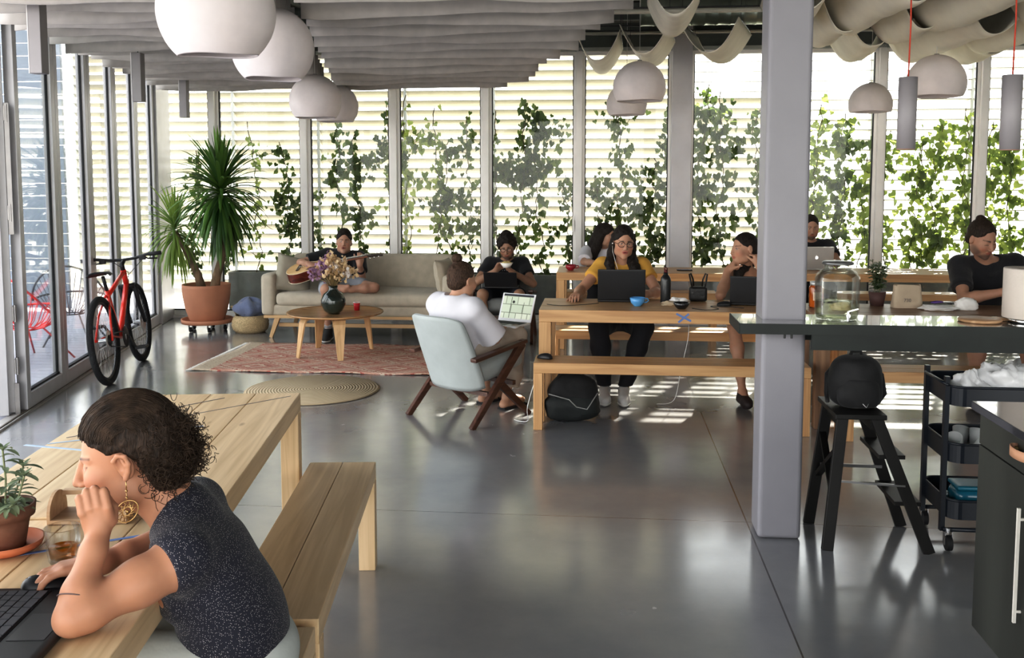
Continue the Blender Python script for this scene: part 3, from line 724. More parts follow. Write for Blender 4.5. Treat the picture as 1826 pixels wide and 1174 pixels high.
trestle('bench', 'bench', 'pine bench by the back window under the man with the silver laptop', (2.9, 10.38, 0), -pi/2, .28, 1.9, .45, .07, .06, 'orange pine', C2, 2)

# ================================================================== SOFA
LIN = mat('beige linen', (.47, .42, .34), .95, var=.05, scale=12, bump=.25, bscale=220, sheen=.15)
OAK = wood('oak', (.50, .32, .16), (.63, .43, .24), 'X', .45)
OAKZ = wood('oak z', (.50, .32, .16), (.63, .43, .24), 'Z', .45)
t = thing('sofa', 'three-seat beige linen sofa on oak legs with the guitar player', 'sofa', (-2.52, 9.98, 0))
m = MB(); rbox(m, (0, -.02, .29), (2.02, .78, .12), .03); m.build('base', LIN, t)
m = MB(); rbox(m, (0, -.06, .405), (1.74, .76, .14), .055, puff=.02); m.build('seat_cushion', LIN, t)
m = MB(); rbox(m, (0, 0, 0), (1.80, .20, .46), .06, puff=.0); m.build('backrest', LIN, t, loc=(0, .31, .60), rot=(radians(-10), 0, 0))
for sx_ in (-1, 1):
    m = MB(); rbox(m, (sx_*.955, -.02, .45), (.15, .82, .44), .05); m.build('armrest', LIN, t)
m = MB(); m.box((0, -.40, .222), (2.0, .03, .03)); m.box((0, .36, .222), (2.0, .03, .03)); m.box((0, -.34, .13), (1.72, .03, .04)); m.box((-.9, 0, .222), (.03, .74, .03)); m.box((.9, 0, .222), (.03, .74, .03)); m.build('frame', OAK, t, bevel=.004)
for sx_ in (-1, 1):
    for yy in (-.38, .34):
        m = MB(); m.bar((sx_*.86, yy, .21), (sx_*.93, yy+(-.02 if yy < 0 else .02), 0), .055, .045, up=(0, 1, 0), w2=.035, t2=.03); m.build('leg', OAKZ, t, bevel=.003)
def pillow(name, label, loc, rot, s, th, m_):
    p = MB()
    for sg in (1, -1):
        def fn(u, v, sg=sg):
            a, b = 2*u-1, 2*v-1; e = max(0, (1-a**4)*(1-b**4))**.5
            pin = 1-.10*(a*a*b*b)-.05*(1-a*a)*abs(b)**8*0
            return (a*s/2*(1-.07*(1-b*b)*abs(a)**3)*1, sg*th/2*e+.006*noise.noise(Vector((a*3, b*3, sg))), b*s/2*(1-.07*(1-a*a)*abs(b)**3))
        p.grid(fn if sg < 0 else (lambda u, v, f=fn: f(v, u)), 18, 18)
    return tag(p.build(name, m_, loc=loc, rot=rot), label, 'cushion')
pillow('cushion', 'square grey-beige linen cushion leaning on the sofa armrest by the basket', (-3.26, 9.78, .645), (radians(-16), radians(14), radians(28)), .40, .15, mat('grey linen', (.36, .33, .27), .95, var=.06, bump=.25, bscale=180))
pillow('cushion', 'beige cushion on edge at the far sofa armrest behind the hair bun', (-1.655, 9.86, .63), (radians(-10), 0, radians(78)), .38, .14, LIN)

# ================================================================== COFFEE TABLE, VASE, CUP
t = thing('coffee_table', 'round bent-plywood coffee table on the patterned rug', 'table', (-2.50, 8.68, .013))
m = MB(); m.lathe([(.001, .375), (.40, .375), (.435, .382), (.45, .392), (.447, .402), (.425, .396), (.39, .388), (.001, .387)], n=64)
m.build('table_top', wood('walnut plywood', (.32, .18, .08), (.46, .28, .14), 'X', .25), t)
for a in (-137, -68, 44, 132):
    a_ = radians(a); d = Vector((cos(a_), sin(a_), 0))
    pts = [d*.16+Vector((0, 0, .367)), d*.27+Vector((0, 0, .366)), d*.315+Vector((0, 0, .352)), d*.335+Vector((0, 0, .32)), d*.36+Vector((0, 0, .17)), d*.385]
    m = MB(); up = Vector((-d.y, d.x, 0))
    ws = [.14, .13, .12, .11, .08, .05]; vs = []
    for i, p in enumerate(pts):
        tn = (pts[min(i+1, 5)]-pts[max(i-1, 0)]).normalized(); nn = up.cross(tn).normalized()
        for q in ((-1, -1), (1, -1), (1, 1), (-1, 1)): vs.append(p+up*ws[i]/2*q[0]+nn*.008*q[1])
    fs = [(i*4+k, i*4+(k+1) % 4, i*4+4+(k+1) % 4, i*4+4+k) for i in range(5) for k in range(4)]+[(3, 2, 1, 0), (20, 21, 22, 23)]
    m._add(vs, fs); m.build('leg', OAKZ, t, bevel=.002)
t = thing('vase', 'round dark glazed vase with dried flowers on the coffee table', 'vase', (-2.50, 8.62, .401))
m = MB(); m.lathe([(.001, 0), (.05, .0), (.085, .03), (.112, .085), (.115, .13), (.09, .185), (.05, .215), (.038, .235), (.045, .262), (.04, .262), (.033, .235), (.04, .215), (.001, .2)], n=40)
m.build('vase_body', mat('dark green glaze', (.025, .035, .028), .12, var=.4, scale=5, bump=.3, bscale=9, coat=.6), t)
rr = random.Random(11); st = MB(); fl_ = {k: MB() for k in 'abc'}
for k in range(90):
    a = rr.uniform(0, 2*pi); q = rr.random()**.6; h = .20+.16*rr.random()*(1-.4*q); R_ = .19*q
    tip = Vector((R_*cos(a)*1.15, R_*sin(a), .235+h*(.55+.45*(1-q))))
    st.tube([(0, 0, .22), (tip.x*.35, tip.y*.35, .22+(tip.z-.22)*.55), tip], .0018, 4)
    key = 'b' if (tip.x < -.03 and rr.random() < .75) else ('c' if rr.random() < .2 else 'a')
    for j in range(8):
        c_ = tip+Vector([rr.gauss(0, .022) for _ in range(3)]); M = Euler([rr.uniform(0, 6) for _ in range(3)]).to_matrix(); s_ = rr.uniform(.010, .019)
        fl_[key]._add([c_+M @ Vector(v)*s_ for v in ((-1, -.7, 0), (1, -.7, .1), (1.1, .7, 0), (0, 1.1, .3), (-1.1, .7, 0))], [(0, 1, 2, 3, 4)])
st.build('stems', mat('dry stem', (.35, .26, .12), .9), t)
fl_['a'].build('blossoms', leaf_mat('cream blossom', (.55, .40, .22), (.80, .68, .48), .25, .8), t, label='cream dried blossoms')
fl_['b'].build('blossoms', leaf_mat('mauve blossom', (.22, .12, .20), (.42, .28, .38), .25, .8), t, label='mauve dried blossoms')
fl_['c'].build('blossoms', leaf_mat('white blossom', (.60, .55, .52), (.85, .82, .8), .25, .8), t, label='whitish dried blossoms')
t = thing('paper_cup', 'small red paper cup beside the dark vase on the coffee table', 'cup', (-2.34, 8.86, .402))
m = MB(); m.lathe([(.001, 0), (.024, 0), (.032, .075), (.030, .075), (.022, .006), (.001, .006)], n=24); m.build('cup_body', mat('red card', (.55, .02, .03), .5), t)
m = MB(); m.lathe([(.030, .070), (.034, .073), (.034, .080), (.030, .080)], n=24); m.build('rim', mat('white card', (.85, .83, .8), .6), t)

# ================================================================== BASKET, YUCCA
t = thing('belly_basket', 'woven seagrass belly basket beside the sofa with a blue throw inside', 'basket', (-3.80, 9.92, 0))
STRAW = mat('seagrass', (.52, .40, .24), .9, var=.2, scale=60, bump=.7, bscale=90, stretch=(1, 1, 3))
m = MB(); m.lathe([(.001, .004), (.15, .0), (.185, .035), (.198, .085), (.19, .10), (.197, .115), (.18, .16), (.155, .19), (.15, .186), (.16, .15), (.001, .10)], n=40); m.build('basket_body', STRAW, t)
m = MB(); 
for k in (-1,): m.tube([(k*.15, 0, .18), (k*.185, 0, .24), (k*.20, -.03, .28), (k*.175, -.05, .285), (k*.155, -.04, .25), (k*.15, -.02, .2)], .008, 8)
m.build('handle', STRAW, t)
m = MB()
def bl(u, v):
    a = 2*pi*u; ph = pi*v; r = .17*sin(ph)**.8*(1+.10*sin(5*a+3*v)+.06*sin(9*a)); return (r*cos(a), r*sin(a)*.85, .24-.10*cos(ph)*(1+.25*sin(3*a))+.0)
m.grid(bl, 36, 14); tag(m.build('folded_throw', mat('slate blue fleece', (.17, .20, .30), .95, var=.15, bump=.5, bscale=60, sheen=.3), loc=(-3.80, 9.92, .02)), 'slate blue throw crumpled in the belly basket', 'blanket')

TERRA = mat('terracotta', (.48, .23, .14), .75, var=.08, scale=3, bump=.15, bscale=20)
t = thing('plant_dolly', 'round terracotta-coloured plant dolly on castors under the yucca', 'plant stand', (-4.31, 9.98, 0))
m = MB(); m.lathe([(.001, .085), (.24, .085), (.27, .09), (.275, .135), (.26, .135), (.25, .105), (.001, .105)], n=48); m.build('tray', TERRA, t)
for a in (20, 95, 160, 230, 300):
    x, y = .19*cos(radians(a)), .19*sin(radians(a)); w = MB()
    w.cyl((x-.012, y, .028), (x+.012, y, .028), .027, n=18); w.build('castor', BLACKRUB, t)
    w = MB(); w.box((x-.02, y, .06), (.004, .03, .055)); w.box((x+.02, y, .06), (.004, .03, .055)); w.box((x, y, .082), (.05, .04, .006)); w.build('castor_fork', mat('zinc', (.5, .5, .5), .35, metal=.8), t)
t = thing('potted_yucca', 'tall yucca with two leafy heads in a big terracotta pot', 'plant', (-4.31, 9.98, .106))
m = MB(); m.lathe([(.001, 0), (.17, 0), (.185, .02), (.225, .14), (.25, .28), (.255, .37), (.258, .405), (.24, .405), (.236, .37), (.001, .36)], n=56); m.build('pot', TERRA, t)
m = MB(); m.lathe([(.001, .365), (.237, .362)][::-1], n=30); m.build('soil', mat('soil', (.06, .045, .03), .95, var=.3, scale=30, bump=.6), t)
BARK = mat('yucca bark', (.20, .14, .09), .9, var=.25, scale=20, bump=.9, bscale=60, stretch=(1, 1, .4))
m = MB(); tr1 = [(.10, -.02, .35), (.13, -.02, .50), (.18, -.02, .65), (.215, -.02, .80), (.23, -.03, 1.0), (.21, -.03, 1.22), (.20, -.03, 1.32)]
m.tube(tr1, .04, 12, rs=[.055, .046, .042, .040, .038, .036, .03]); m.build('trunk', BARK, t)
m = MB(); tr2 = [(-.05, 0, .35), (-.09, 0, .5), (-.17, 0, .68), (-.26, -.02, .86), (-.32, -.02, .98)]
m.tube(tr2, .03, 10, rs=[.05, .042, .034, .028, .022]); m.build('trunk', BARK, t)
YLEAF = leaf_mat('yucca leaf', (.03, .085, .022), (.12, .24, .045), .25, .38)
YLEAF2 = leaf_mat('yucca leaf pale', (.10, .19, .04), (.28, .38, .10), .3, .4)
def blades(c, n, L, droop, m_, seed, zspan=.25, wid=.030):
    rnd = random.Random(seed); mb = MB(); c = Vector(c)
    for i in range(n):
        f = i/n; az = i*2.39996+rnd.uniform(-.3, .3)
        el = radians(85-150*f**.9)+rnd.uniform(-.15, .15)     # top leaves point up, lower ones hang
        base = c+Vector((0, 0, zspan*(.5-f))); ln = L*rnd.uniform(.75, 1.12)*(1.0 if f > .12 else .85)
        d = Vector((cos(az)*cos(el), sin(az)*cos(el), sin(el))); p = base.copy(); K = 7
        side = Vector((-sin(az), cos(az), 0)); vs = []
        g = droop*(.25+1.1*f)
        for k in range(K+1):
            s = k/K; w = wid*(.55+.9*s)*(1-s)**.55*1.1 if s > .0 else wid*.55
            w = max(w, .001); up = side.cross(d).normalized()
            vs += [p-side*w/2+up*w*.12, p-up*w*.10, p+side*w/2+up*w*.12]
            d = (d+Vector((0, 0, -g*(.25+s)*.32))).normalized(); p = p+d*ln/K
        mb._add(vs, [(k*3+j, k*3+j+1, k*3+j+4, k*3+j+3) for k in range(K) for j in range(2)], True)
    return mb
blades((.20, -.03, 1.37), 250, .62, 1.05, YLEAF, 5, .36, .052).build('leaf_crown', YLEAF, t, label='large dark green leaf head')
blades((-.33, -.02, .98), 115, .52, 1.2, YLEAF2, 9, .22, .034).build('leaf_crown', YLEAF2, t, label='smaller paler leaf head')

# ================================================================== BICYCLE
t = thing('bicycle', 'red mountain bike with black tyres leaning by the glass doors', 'bicycle', (-3.94, 7.22, 0), rot=(0, radians(-6), radians(12.6)))
RED = mat('red bike paint', (.75, .04, .02), .3, var=.03, coat=.5); BLK = mat('black parts', (.02, .02, .022), .45, var=.1); STEEL = mat('bike steel', (.55, .55, .56), .3, metal=.9)
wb = 1.04; R_ = .335
def wheel(y):
    o = MB(); n = 48
    pts = [(0, y+R_*cos(2*pi*i/n), .36+R_*sin(2*pi*i/n)) for i in range(n)]; o.tube(pts, .026, 12, closed=True); w = o.build('wheel', mat('tyre rubber', (.018, .018, .02), .8, bump=.8, bscale=120), t)
    o = MB(); pts = [(0, y+(R_-.03)*cos(2*pi*i/n), .36+(R_-.03)*sin(2*pi*i/n)) for i in range(n)]; o.tube(pts, .012, 8, closed=True); o.build('rim', BLK, w)
    o = MB()
    for i in range(28):
        a = 2*pi*i/28; sgn = 1 if i % 2 else -1
        o.tube([(sgn*.028, y+.02*cos(a+.5), .36+.02*sin(a+.5)), (0, y+(R_-.035)*cos(a), .36+(R_-.035)*sin(a))], .0011, 4)
    o.cyl((-.04, y, .36), (.04, y, .36), .018, n=12); o.build('spokes', STEEL, w)
    o = MB(); o.lathe([(.03, -.001), (.085, -.001), (.085, .001), (.03, .001)], (.04, y, .36), 30, M=Matrix.Rotation(pi/2, 3, 'Y')); o.build('brake_disc', STEEL, w)
wheel(0); wheel(wb)
bb = Vector((0, .43, .32)); seat = Vector((0, .26, .74)); head_t = Vector((0, .80, .86)); head_b = Vector((0, .84, .73)); ax = Vector((0, 0, .36)); fx_ = Vector((0, wb, .36))
m = MB(); m.tube([bb, head_b], .024, 12); m.tube([seat-Vector((0, 0, .05)), head_t-Vector((0, 0, .02))], .019, 12); m.tube([bb, seat], .018, 12); m.tube([head_b, head_t], .024, 12)
for k in (-1, 1): m.tube([ax+Vector((k*.065, 0, 0)), (k*.03, .12, .37), bb+Vector((k*.03, -.02, 0))], .010, 8); m.tube([ax+Vector((k*.065, 0, 0)), (k*.045, .10, .55), seat+Vector((k*.015, 0, -.04))], .009, 8)
m.build('frame', RED, t)
m = MB(); m.tube([seat, seat+Vector((0, -.05, .12))], .015, 10); m.build('seat_post', BLK, t)
m = MB()
def sad(u, v):
    yy = -.14+.28*u; w = .075*(1-u)**.7+.018; a = pi*v; return (w*cos(a), yy, .035*sin(a)*(1-.3*u)+.01*(1-u))
m.grid(sad, 14, 12); m.build('saddle', BLK, t, loc=seat+Vector((0, -.03, .12)), solid=.012)
m = MB(); m.tube([head_b+Vector((-.065, .01, -.02)), head_b+Vector((.065, .01, -.02))], .022, 8)
for k in (-1, 1): m.tube([head_b+Vector((k*.062, .01, -.01)), head_b+Vector((k*.062, .08, -.20)), fx_+Vector((k*.062, 0, 0))], .018, 10, rs=[.017, .021, .016])
m.tube([head_b+Vector((-.06, .07, -.10)), head_b+Vector((0, .07, -.02)), head_b+Vector((.06, .07, -.10))], .012, 8); m.build('fork', BLK, t)
m = MB(); m.tube([head_t, head_t+Vector((0, -.012, .05)), head_t+Vector((0, .05, .075))], .020, 10); m.build('stem', BLK, t)
hb = head_t+Vector((0, .05, .085))
m = MB(); m.tube([hb+Vector((x, y_, z_)) for x, y_, z_ in ((-.33, -.05, .03), (-.22, -.03, .03), (-.10, 0, .005), (0, 0, 0), (.10, 0, .005), (.22, -.03, .03), (.33, -.05, .03))], .0135, 10); hbar = m.build('handlebar', BLK, t)
for k in (-1, 1):
    m = MB(); m.tube([hb+Vector((k*.23, -.032, .03)), hb+Vector((k*.34, -.052, .03))], .018, 10); m.build('grip', BLACKRUB, hbar)
    m = MB(); m.tube([hb+Vector((k*.19, -.02, .01)), hb+Vector((k*.20, .03, -.01)), hb+Vector((k*.28, .05, -.02))], .007, 6); m.box(hb+Vector((k*.17, -.02, .0)), (.05, .035, .035)); m.build('brake_lever', BLK, hbar)
m = MB(); m.tube([hb+Vector((-.18, 0, 0)), hb+Vector((-.12, .12, -.02)), hb+Vector((0, .10, -.12)), head_b+Vector((.02, 0, 0))], .003, 5); m.tube([hb+Vector((.18, 0, 0)), hb+Vector((.13, .12, -.02)), hb+Vector((0, .12, -.14)), head_b+Vector((-.02, 0, 0))], .003, 5); m.build('cables', BLK, t)
m = MB(); m.lathe([(.03, -.003), (.085, -.003), (.09, 0), (.085, .003), (.03, .003)], bb+Vector((.05, 0, 0)), 32, M=Matrix.Rotation(pi/2, 3, 'Y')); m.tube([bb+Vector((.05, .08, 0)), bb+Vector((.05, -.1, .06)), ax+Vector((.05, .03, .045)), ax+Vector((.05, -.04, 0)), ax+Vector((.05, .0, -.05)), bb+Vector((.05, -.02, -.085)), bb+Vector((.05, .08, 0))], .005, 5)
m.lathe([(.01, -.012), (.05, -.012), (.035, .012), (.01, .012)], ax+Vector((.045, 0, 0)), 24, M=Matrix.Rotation(pi/2, 3, 'Y')); m.build('chainset', BLK, t)
m = MB(); cd = Vector((0, .12, -.12)).normalized()*.17; m.bar(bb+Vector((.075, 0, 0)), bb+Vector((.085, 0, 0))+cd, .02, .014, up=(1, 0, 0)); m.bar(bb+Vector((-.065, 0, 0)), bb+Vector((-.075, 0, 0))-cd, .02, .014, up=(1, 0, 0)); cr1 = m.build('crank', BLK, t)
for k, c_ in ((1, cd), (-1, -cd)):
    p = bb+Vector((k*.135, 0, 0))+c_; m = MB()
    m.box(p+Vector((0, .045, 0)), (.09, .012, .02)); m.box(p-Vector((0, .045, 0)), (.09, .012, .02)); m.box(p+Vector((.04, 0, 0)), (.012, .09, .02)); m.box(p-Vector((.04, 0, 0)), (.012, .09, .02)); m.cyl(p-Vector((.045, 0, 0)), p+Vector((.045, 0, 0)), .012, n=10); m.build('pedal', BLK, t)

# ================================================================== DECK CHAIRS OUTSIDE
def string_chair(label, loc, rz, m_, fm):
    t = thing('string_chair', label, 'chair', loc, rz)
    def rim(a): # egg-shaped rim leaning back
        x = .36*cos(a); s = sin(a); return Vector((x, .28*s, .40+.05*(1-s)+.42*max(0, s)**1.2+.0))
    ring = [rim(2*pi*i/40) for i in range(40)]; m = MB(); m.tube(ring, .011, 8, closed=True)
    hub = [Vector((.12*cos(2*pi*i/16), .02+.09*sin(2*pi*i/16), .30)) for i in range(16)]; m.tube(hub, .008, 6, closed=True)
    m.build('frame', fm, t)
    m = MB()
    for i in range(40): m.tube([ring[i], (ring[i]+hub[int(i*.4) % 16])/2-Vector((0, .0, .05)), hub[int(i*.4) % 16]], .0045, 4)
    m.build('cords', m_, t)
    for (x, y) in ((-.28, -.28), (.28, -.28), (-.22, .30), (.22, .30)):
        m = MB(); m.tube([(x*.4, y*.3, .30), (x, y, 0)], .009, 6); m.build('leg', fm, t)
    return t
string_chair('red string lounge chair on the deck beyond the open folding door', (-5.35, 8.35, -.04), radians(160), mat('red cord', (.70, .05, .05), .5), mat('red tube', (.5, .04, .04), .4))
string_chair('dark grey string lounge chair on the deck seen through the second door pane', (-5.50, 9.35, -.04), radians(200), mat('grey cord', (.16, .15, .17), .5), mat('grey tube', (.10, .10, .11), .4))
# ================================================================== ARMCHAIRS
def armchair(name, label, loc, rz, shell_m, wood_m, w=.56):
    """low upholstered chair, slanting timber side frames; faces local +Y"""
    t = thing(name, label, 'chair', loc, rz)
    # curved back shell: thin outside, padded inside
    def prof(v): # v 0 bottom .. 1 top -> (y, z)
        return (-.19-.20*v**1.05, .215+.525*v)
    bm_ = MB()
    def out(u, v, k):
        a = 2*u-1; y, z = prof(v); wd = (w/2-.02)*(1-.10*v**3); e = (1-abs(a)**5)
        cy = .075*abs(a)**2.2
        th = .085*(1-.35*v)*max(0, (1-abs(a)**6)*(1-(2*v-1)**8))**.5
        zz = z-.035*abs(a)**5*(v**2)+.03*abs(a)**5*((1-v)**3)
        return (a*wd, y+cy+(th if k else 0)*.9-.012*(0 if k else 1)*e, zz+(th*.3 if k else 0))
    bm_.grid(lambda u, v: out(u, v, 0), 20, 18); bm_.grid(lambda u, v: out(1-u, v, 1), 20, 18)
    bm_.build('backrest', shell_m, t, solid=.01)
    s = MB(); rbox(s, (0, 0, 0), (w-.10, .50, .12), .045, puff=.02); s.build('seat', shell_m, t, loc=(0, .085, .355), rot=(radians(9), 0, 0))
    for sx_ in (-1, 1):
        x = sx_*(w/2+.015)
        l = MB(); l.bar((x, .23, .515), (x+sx_*.012, -.30, 0), .032, .062, up=(0, 0, 1), t2=.040); l.build('leg', wood_m, t, bevel=.004, label='long slanting rear leg')
        l = MB(); l.bar((x, -.03, .285), (x+sx_*.012, .29, 0), .032, .055, up=(0, 0, 1), t2=.038); l.build('leg', wood_m, t, bevel=.004, label='short slanting front leg')
        l = MB(); l.bar((x, -.27, .455), (x, .26, .525), .055, .026, up=(0, 0, 1)); l.build('arm', wood_m, t, bevel=.006)
    l = MB(); l.bar((-w/2, -.10, .20), (w/2, -.10, .20), .03, .03); l.bar((-w/2, .16, .24), (w/2, .16, .24), .03, .03); l.build('rail', wood_m, t)
    return t
DKW = wood('dark walnut', (.055, .022, .014), (.12, .050, .030), 'Y', .35)
armchair('armchair', 'pale grey-blue upholstered armchair with dark slanting legs, seen from behind', (-.93, 6.54, 0), radians(-35.6), mat('grey blue cloth', (.40, .43, .425), .95, var=.04, bump=.15, bscale=160, sheen=.1), DKW)
armchair('armchair', 'dark-framed armchair under the eating man by the back window', (-1.02, 9.78, 0), pi, mat('mid grey cloth', (.22, .23, .23), .95), DKW)

# ================================================================== LAPTOPS
def laptop(label, loc, rz, w=.33, d=.23, ang=105, shell=None, screen=None, rot=None, keys=False, bezel=None):
    """hinge along local X at y=0; base extends to -Y (towards the user), lid rises at the hinge"""
    t = thing('laptop', label, 'laptop', loc, rz, rot=rot)
    shell = shell or mat('black laptop', (.018, .018, .02), .4, var=.05)
    m = MB(); rbox(m, (0, -d/2, .009), (w, d, .016), .006); m.build('base', shell, t)
    m = MB(); m.box((0, -d*.36, .0178), (w*.88, d*.50, .0012)); kb = m.build('keyboard', mat('keyboard well', (.01, .01, .012), .6), t)
    if keys:
        kk = MB(); rows = [14, 14, 14, 13, 12, 8]
        for r_, n_ in enumerate(rows):
            kw = w*.86/n_
            for i in range(n_):
                ww = kw*(3.2 if (r_ == 5 and i == 3) else 1); 
                x = -w*.43+kw*(i+.5)
                kk.box((x, -d*.145-r_*d*.083, .0200), (kw-.0028, d*.083-.0028, .003))
        kk.build('keys', mat('key caps', (.06, .06, .07), .45), kb, bevel=.0008)
    m = MB(); m.box((0, -d*.79, .0176), (w*.30, d*.28, .001)); m.build('touchpad', mat('touchpad', (.035, .035, .038), .3), t)
    M = Matrix.Rotation(-radians(ang-180), 3, 'X')   # lid plane
    l = MB(); rbox(l, (0, 0, d/2), (w, .007, d), .003); lid = l.build('lid', shell, t, loc=(0, .004, .014), rot=(radians(90-ang), 0, 0))
    s = MB(); s.box((0, -.0042, d/2+.004), (w-.028, .001, d-.035)); s.build('screen', screen or mat('dark screen', (.01, .01, .012), .15), lid)
    if bezel:
        s = MB(); s.box((0, -.0038, d/2), (w-.004, .0006, d-.004)); s.build('bezel', bezel, lid); c = MB(); c.cyl((0, -.0045, d-.008), (0, -.005, d-.008), .0022, n=10); c.build('webcam', BLACKRUB, lid)
    return t, lid
# near laptop
laptop('black laptop with a full keyboard, opened in front of the curly-haired woman', (-1.305, 1.69, .751), radians(90+8), .38, .255, 118, keys=True)
def screen_mat():
    m, nt, b = _nt('map screen'); tc = nt.nodes.new('ShaderNodeTexCoord'); br = nt.nodes.new('ShaderNodeTexBrick'); br.inputs['Scale'].default_value = 14; br.inputs['Color1'].default_value = (.40, .42, .34, 1); br.inputs['Color2'].default_value = (.30, .34, .26, 1); br.inputs['Mortar'].default_value = (.16, .18, .13, 1); br.inputs['Mortar Size'].default_value = .05; br.inputs['Brick Width'].default_value = 1.4; br.inputs['Row Height'].default_value = .9
    mp = nt.nodes.new('ShaderNodeMapping'); mp.inputs['Rotation'].default_value = (pi/2, 0, 0); nt.links.new(tc.outputs['Object'], mp.inputs[0]); nt.links.new(mp.outputs[0], br.inputs['Vector'])
    nt.links.new(br.outputs[0], b.inputs['Base Color']); nt.links.new(br.outputs[0], b.inputs['Emission Color']); b.inputs['Emission Strength'].default_value = .55; b.inputs['Roughness'].default_value = .3; return m
f_ = Vector((.58, .81, 0)); l_ = Vector((-.81, .58, 0)); sm_ = screen_mat()
t, lid = laptop('white-edged laptop showing a green-grey map on the lap of the person with the bun', (-.653, 6.965, .585), radians(-26), .285, .215, 112, shell=mat('white laptop', (.78, .78, .80), .35, var=.02), screen=sm_, bezel=mat('white laptop', (.78, .78, .80), .35))
m = MB(); m.box((0, -.0049, .200), (.257, .0003, .016)); m.build('menu_bar', mat('dark menu bar', (.02, .02, .03), .4), lid)
m = MB(); m.box((-.055, -.0050, .105), (.004, .0003, .16)); m.box((.055, -.0050, .085), (.003, .0003, .13)); m.cyl((-.035, -.0052, .148), (-.035, -.0048, .148), .011, n=16); m.build('map_lines', mat('dark map lines', (.03, .03, .025), .5), lid)
laptop('black laptop lid hiding the chest of the woman in yellow', (.135, 6.98, .751), pi, .345, .235, 100)
laptop('dark laptop on the lap of the man eating', (-1.015, 9.44, .56), pi, .33, .20, 128, rot=(radians(0), 0, pi))
laptop('dark laptop in front of the woman resting her chin on her hand', (1.055, 6.88, .751), radians(172), .30, .20, 98)
t, lid = laptop('silver laptop with a pale fruit emblem on its lid, on the back table', (2.10, 9.66, .751), pi, .33, .225, 100, shell=mat('silver laptop', (.50, .50, .50), .35, metal=.4, var=.03))
m = MB()
pts = []
for i in range(40):
    a = 2*pi*i/40; r_ = .016*(1-.10*cos(2*a)*.5-.12*(max(0, sin(a))**8)-.08*(max(0, -sin(a))**10)); x, y = r_*cos(a)*1.0, r_*sin(a)
    bite = ((x-.019)**2+(y-.002)**2)**.5
    if bite < .0085: k = .0085/max(bite, 1e-4); x, y = .019+(x-.019)*k, .002+(y-.002)*k
    pts.append((x, y))
m._add([(x, .0052, .115+y) for x, y in pts]+[(x, .0045, .115+y) for x, y in pts], [list(range(40))[::-1]]+[(i, (i+1) % 40, 40+(i+1) % 40, 40+i) for i in range(40)])
m._add([(x, .0052, .136+y) for x, y in ((-.001, -.003), (.004, -.001), (.007, .005), (.002, .003))], [(0, 1, 2, 3)]); m.build('emblem', mat('white emblem', (.9, .9, .88), .3, emit=.6), lid)

# ================================================================== NEAR TABLE THINGS
def mouse(label, loc, rz, m_=None, s=1.):
    t = MB()
    def fn(u, v):
        a = 2*pi*u; y = -.055*cos(pi*v)*s; r = sin(pi*v)**.6
        return (.031*s*r*cos(a), y, max(0., .036*s*sin(a)*r*(1-.25*(y/.055)))+.001)
    t.grid(fn, 24, 14); o = t.build('computer_mouse', m_ or mat('black mouse', (.015, .015, .017), .4), loc=loc, rot=(0, 0, rz)); tag(o, label, 'mouse')
    w = MB(); w.cyl((-.004, -.034*s, .031*s), (.004, -.034*s, .031*s), .006, n=12); w.build('scroll_wheel', mat('mouse wheel', (.3, .3, .32), .4), o)
    return o
mouse('black computer mouse under the hand of the curly-haired woman', (-1.205, 1.915, .751), radians(-62))
mouse('small black computer mouse at the end of the front pine bench', (-.385, 6.31, .451), radians(60))
mouse('black computer mouse under the hand of the woman in yellow', (-.205, 7.03, .751), radians(10), s=.9)
mouse('small black mouse beside the thinking woman\'s laptop', (.86, 6.86, .751), radians(80), s=.9)
# flower pot with saucer
t = thing('plant_saucer', 'terracotta saucer under the small plant on the near table', 'saucer', (-1.435, 2.12, .751))
m = MB(); m.lathe([(.001, 0), (.055, 0), (.078, .012), (.084, .028), (.079, .028), (.072, .014), (.001, .008)], n=44); m.build('saucer_dish', mat('orange terracotta', (.50, .17, .08), .7, var=.08), t)
t = thing('potted_herb', 'small silvery-leaved plant in a brown terracotta pot on the near table', 'plant', (-1.435, 2.12, .760))
m = MB(); m.lathe([(.001, 0), (.048, 0), (.060, .07), (.066, .092), (.076, .094), (.080, .128), (.073, .128), (.068, .10), (.001, .095)], n=44); m.build('pot', mat('brown terracotta', (.17, .085, .055), .75, var=.2, scale=10, bump=.2), t)
m = MB(); m.lathe([(.001, .112), (.070, .110)][::-1], n=24); m.build('soil', mat('soil', (.06, .045, .03), .95, var=.3, scale=30, bump=.6), t)
HERB = leaf_mat('herb leaf', (.10, .14, .08), (.28, .34, .22), .2, .55); rr = random.Random(21); st = MB(); lf = MB()
def long_leaf(mb, p, d, L, w, droop=.5, up=Vector((0, 0, 1))):
    p = Vector(p); d = Vector(d).normalized(); side = d.cross(up).normalized(); vs = []; K = 5; dd = d.copy()
    for k in range(K+1):
        s_ = k/K; ww = w*sin(pi*min(.98, s_*.9+.08))**.8; n_ = side.cross(dd)
        vs += [p-side*ww/2+n_*ww*.15, p, p+side*ww/2+n_*ww*.15]; dd = (dd-Vector((0, 0, droop/K))).normalized(); p = p+dd*L/K
    mb._add(vs, [(k*3+j, k*3+j+1, k*3+j+4, k*3+j+3) for k in range(K) for j in range(2)], True)
stems = [((0, 0, .11), (.004, .002, .20), (.0, .0, .285)), ((.02, .01, .11), (.045, .0, .16), (.068, -.01, .215)), ((-.02, .01, .11), (-.05, 0, .17), (-.06, 0, .25)), ((-.01, -.03, .11), (-.03, -.06, .15), (-.035, -.075, .18)), ((.01, -.02, .11), (.04, -.06, .13), (.075, -.075, .155)), ((.0, .02, .11), (.01, .05, .17), (.02, .06, .22))]
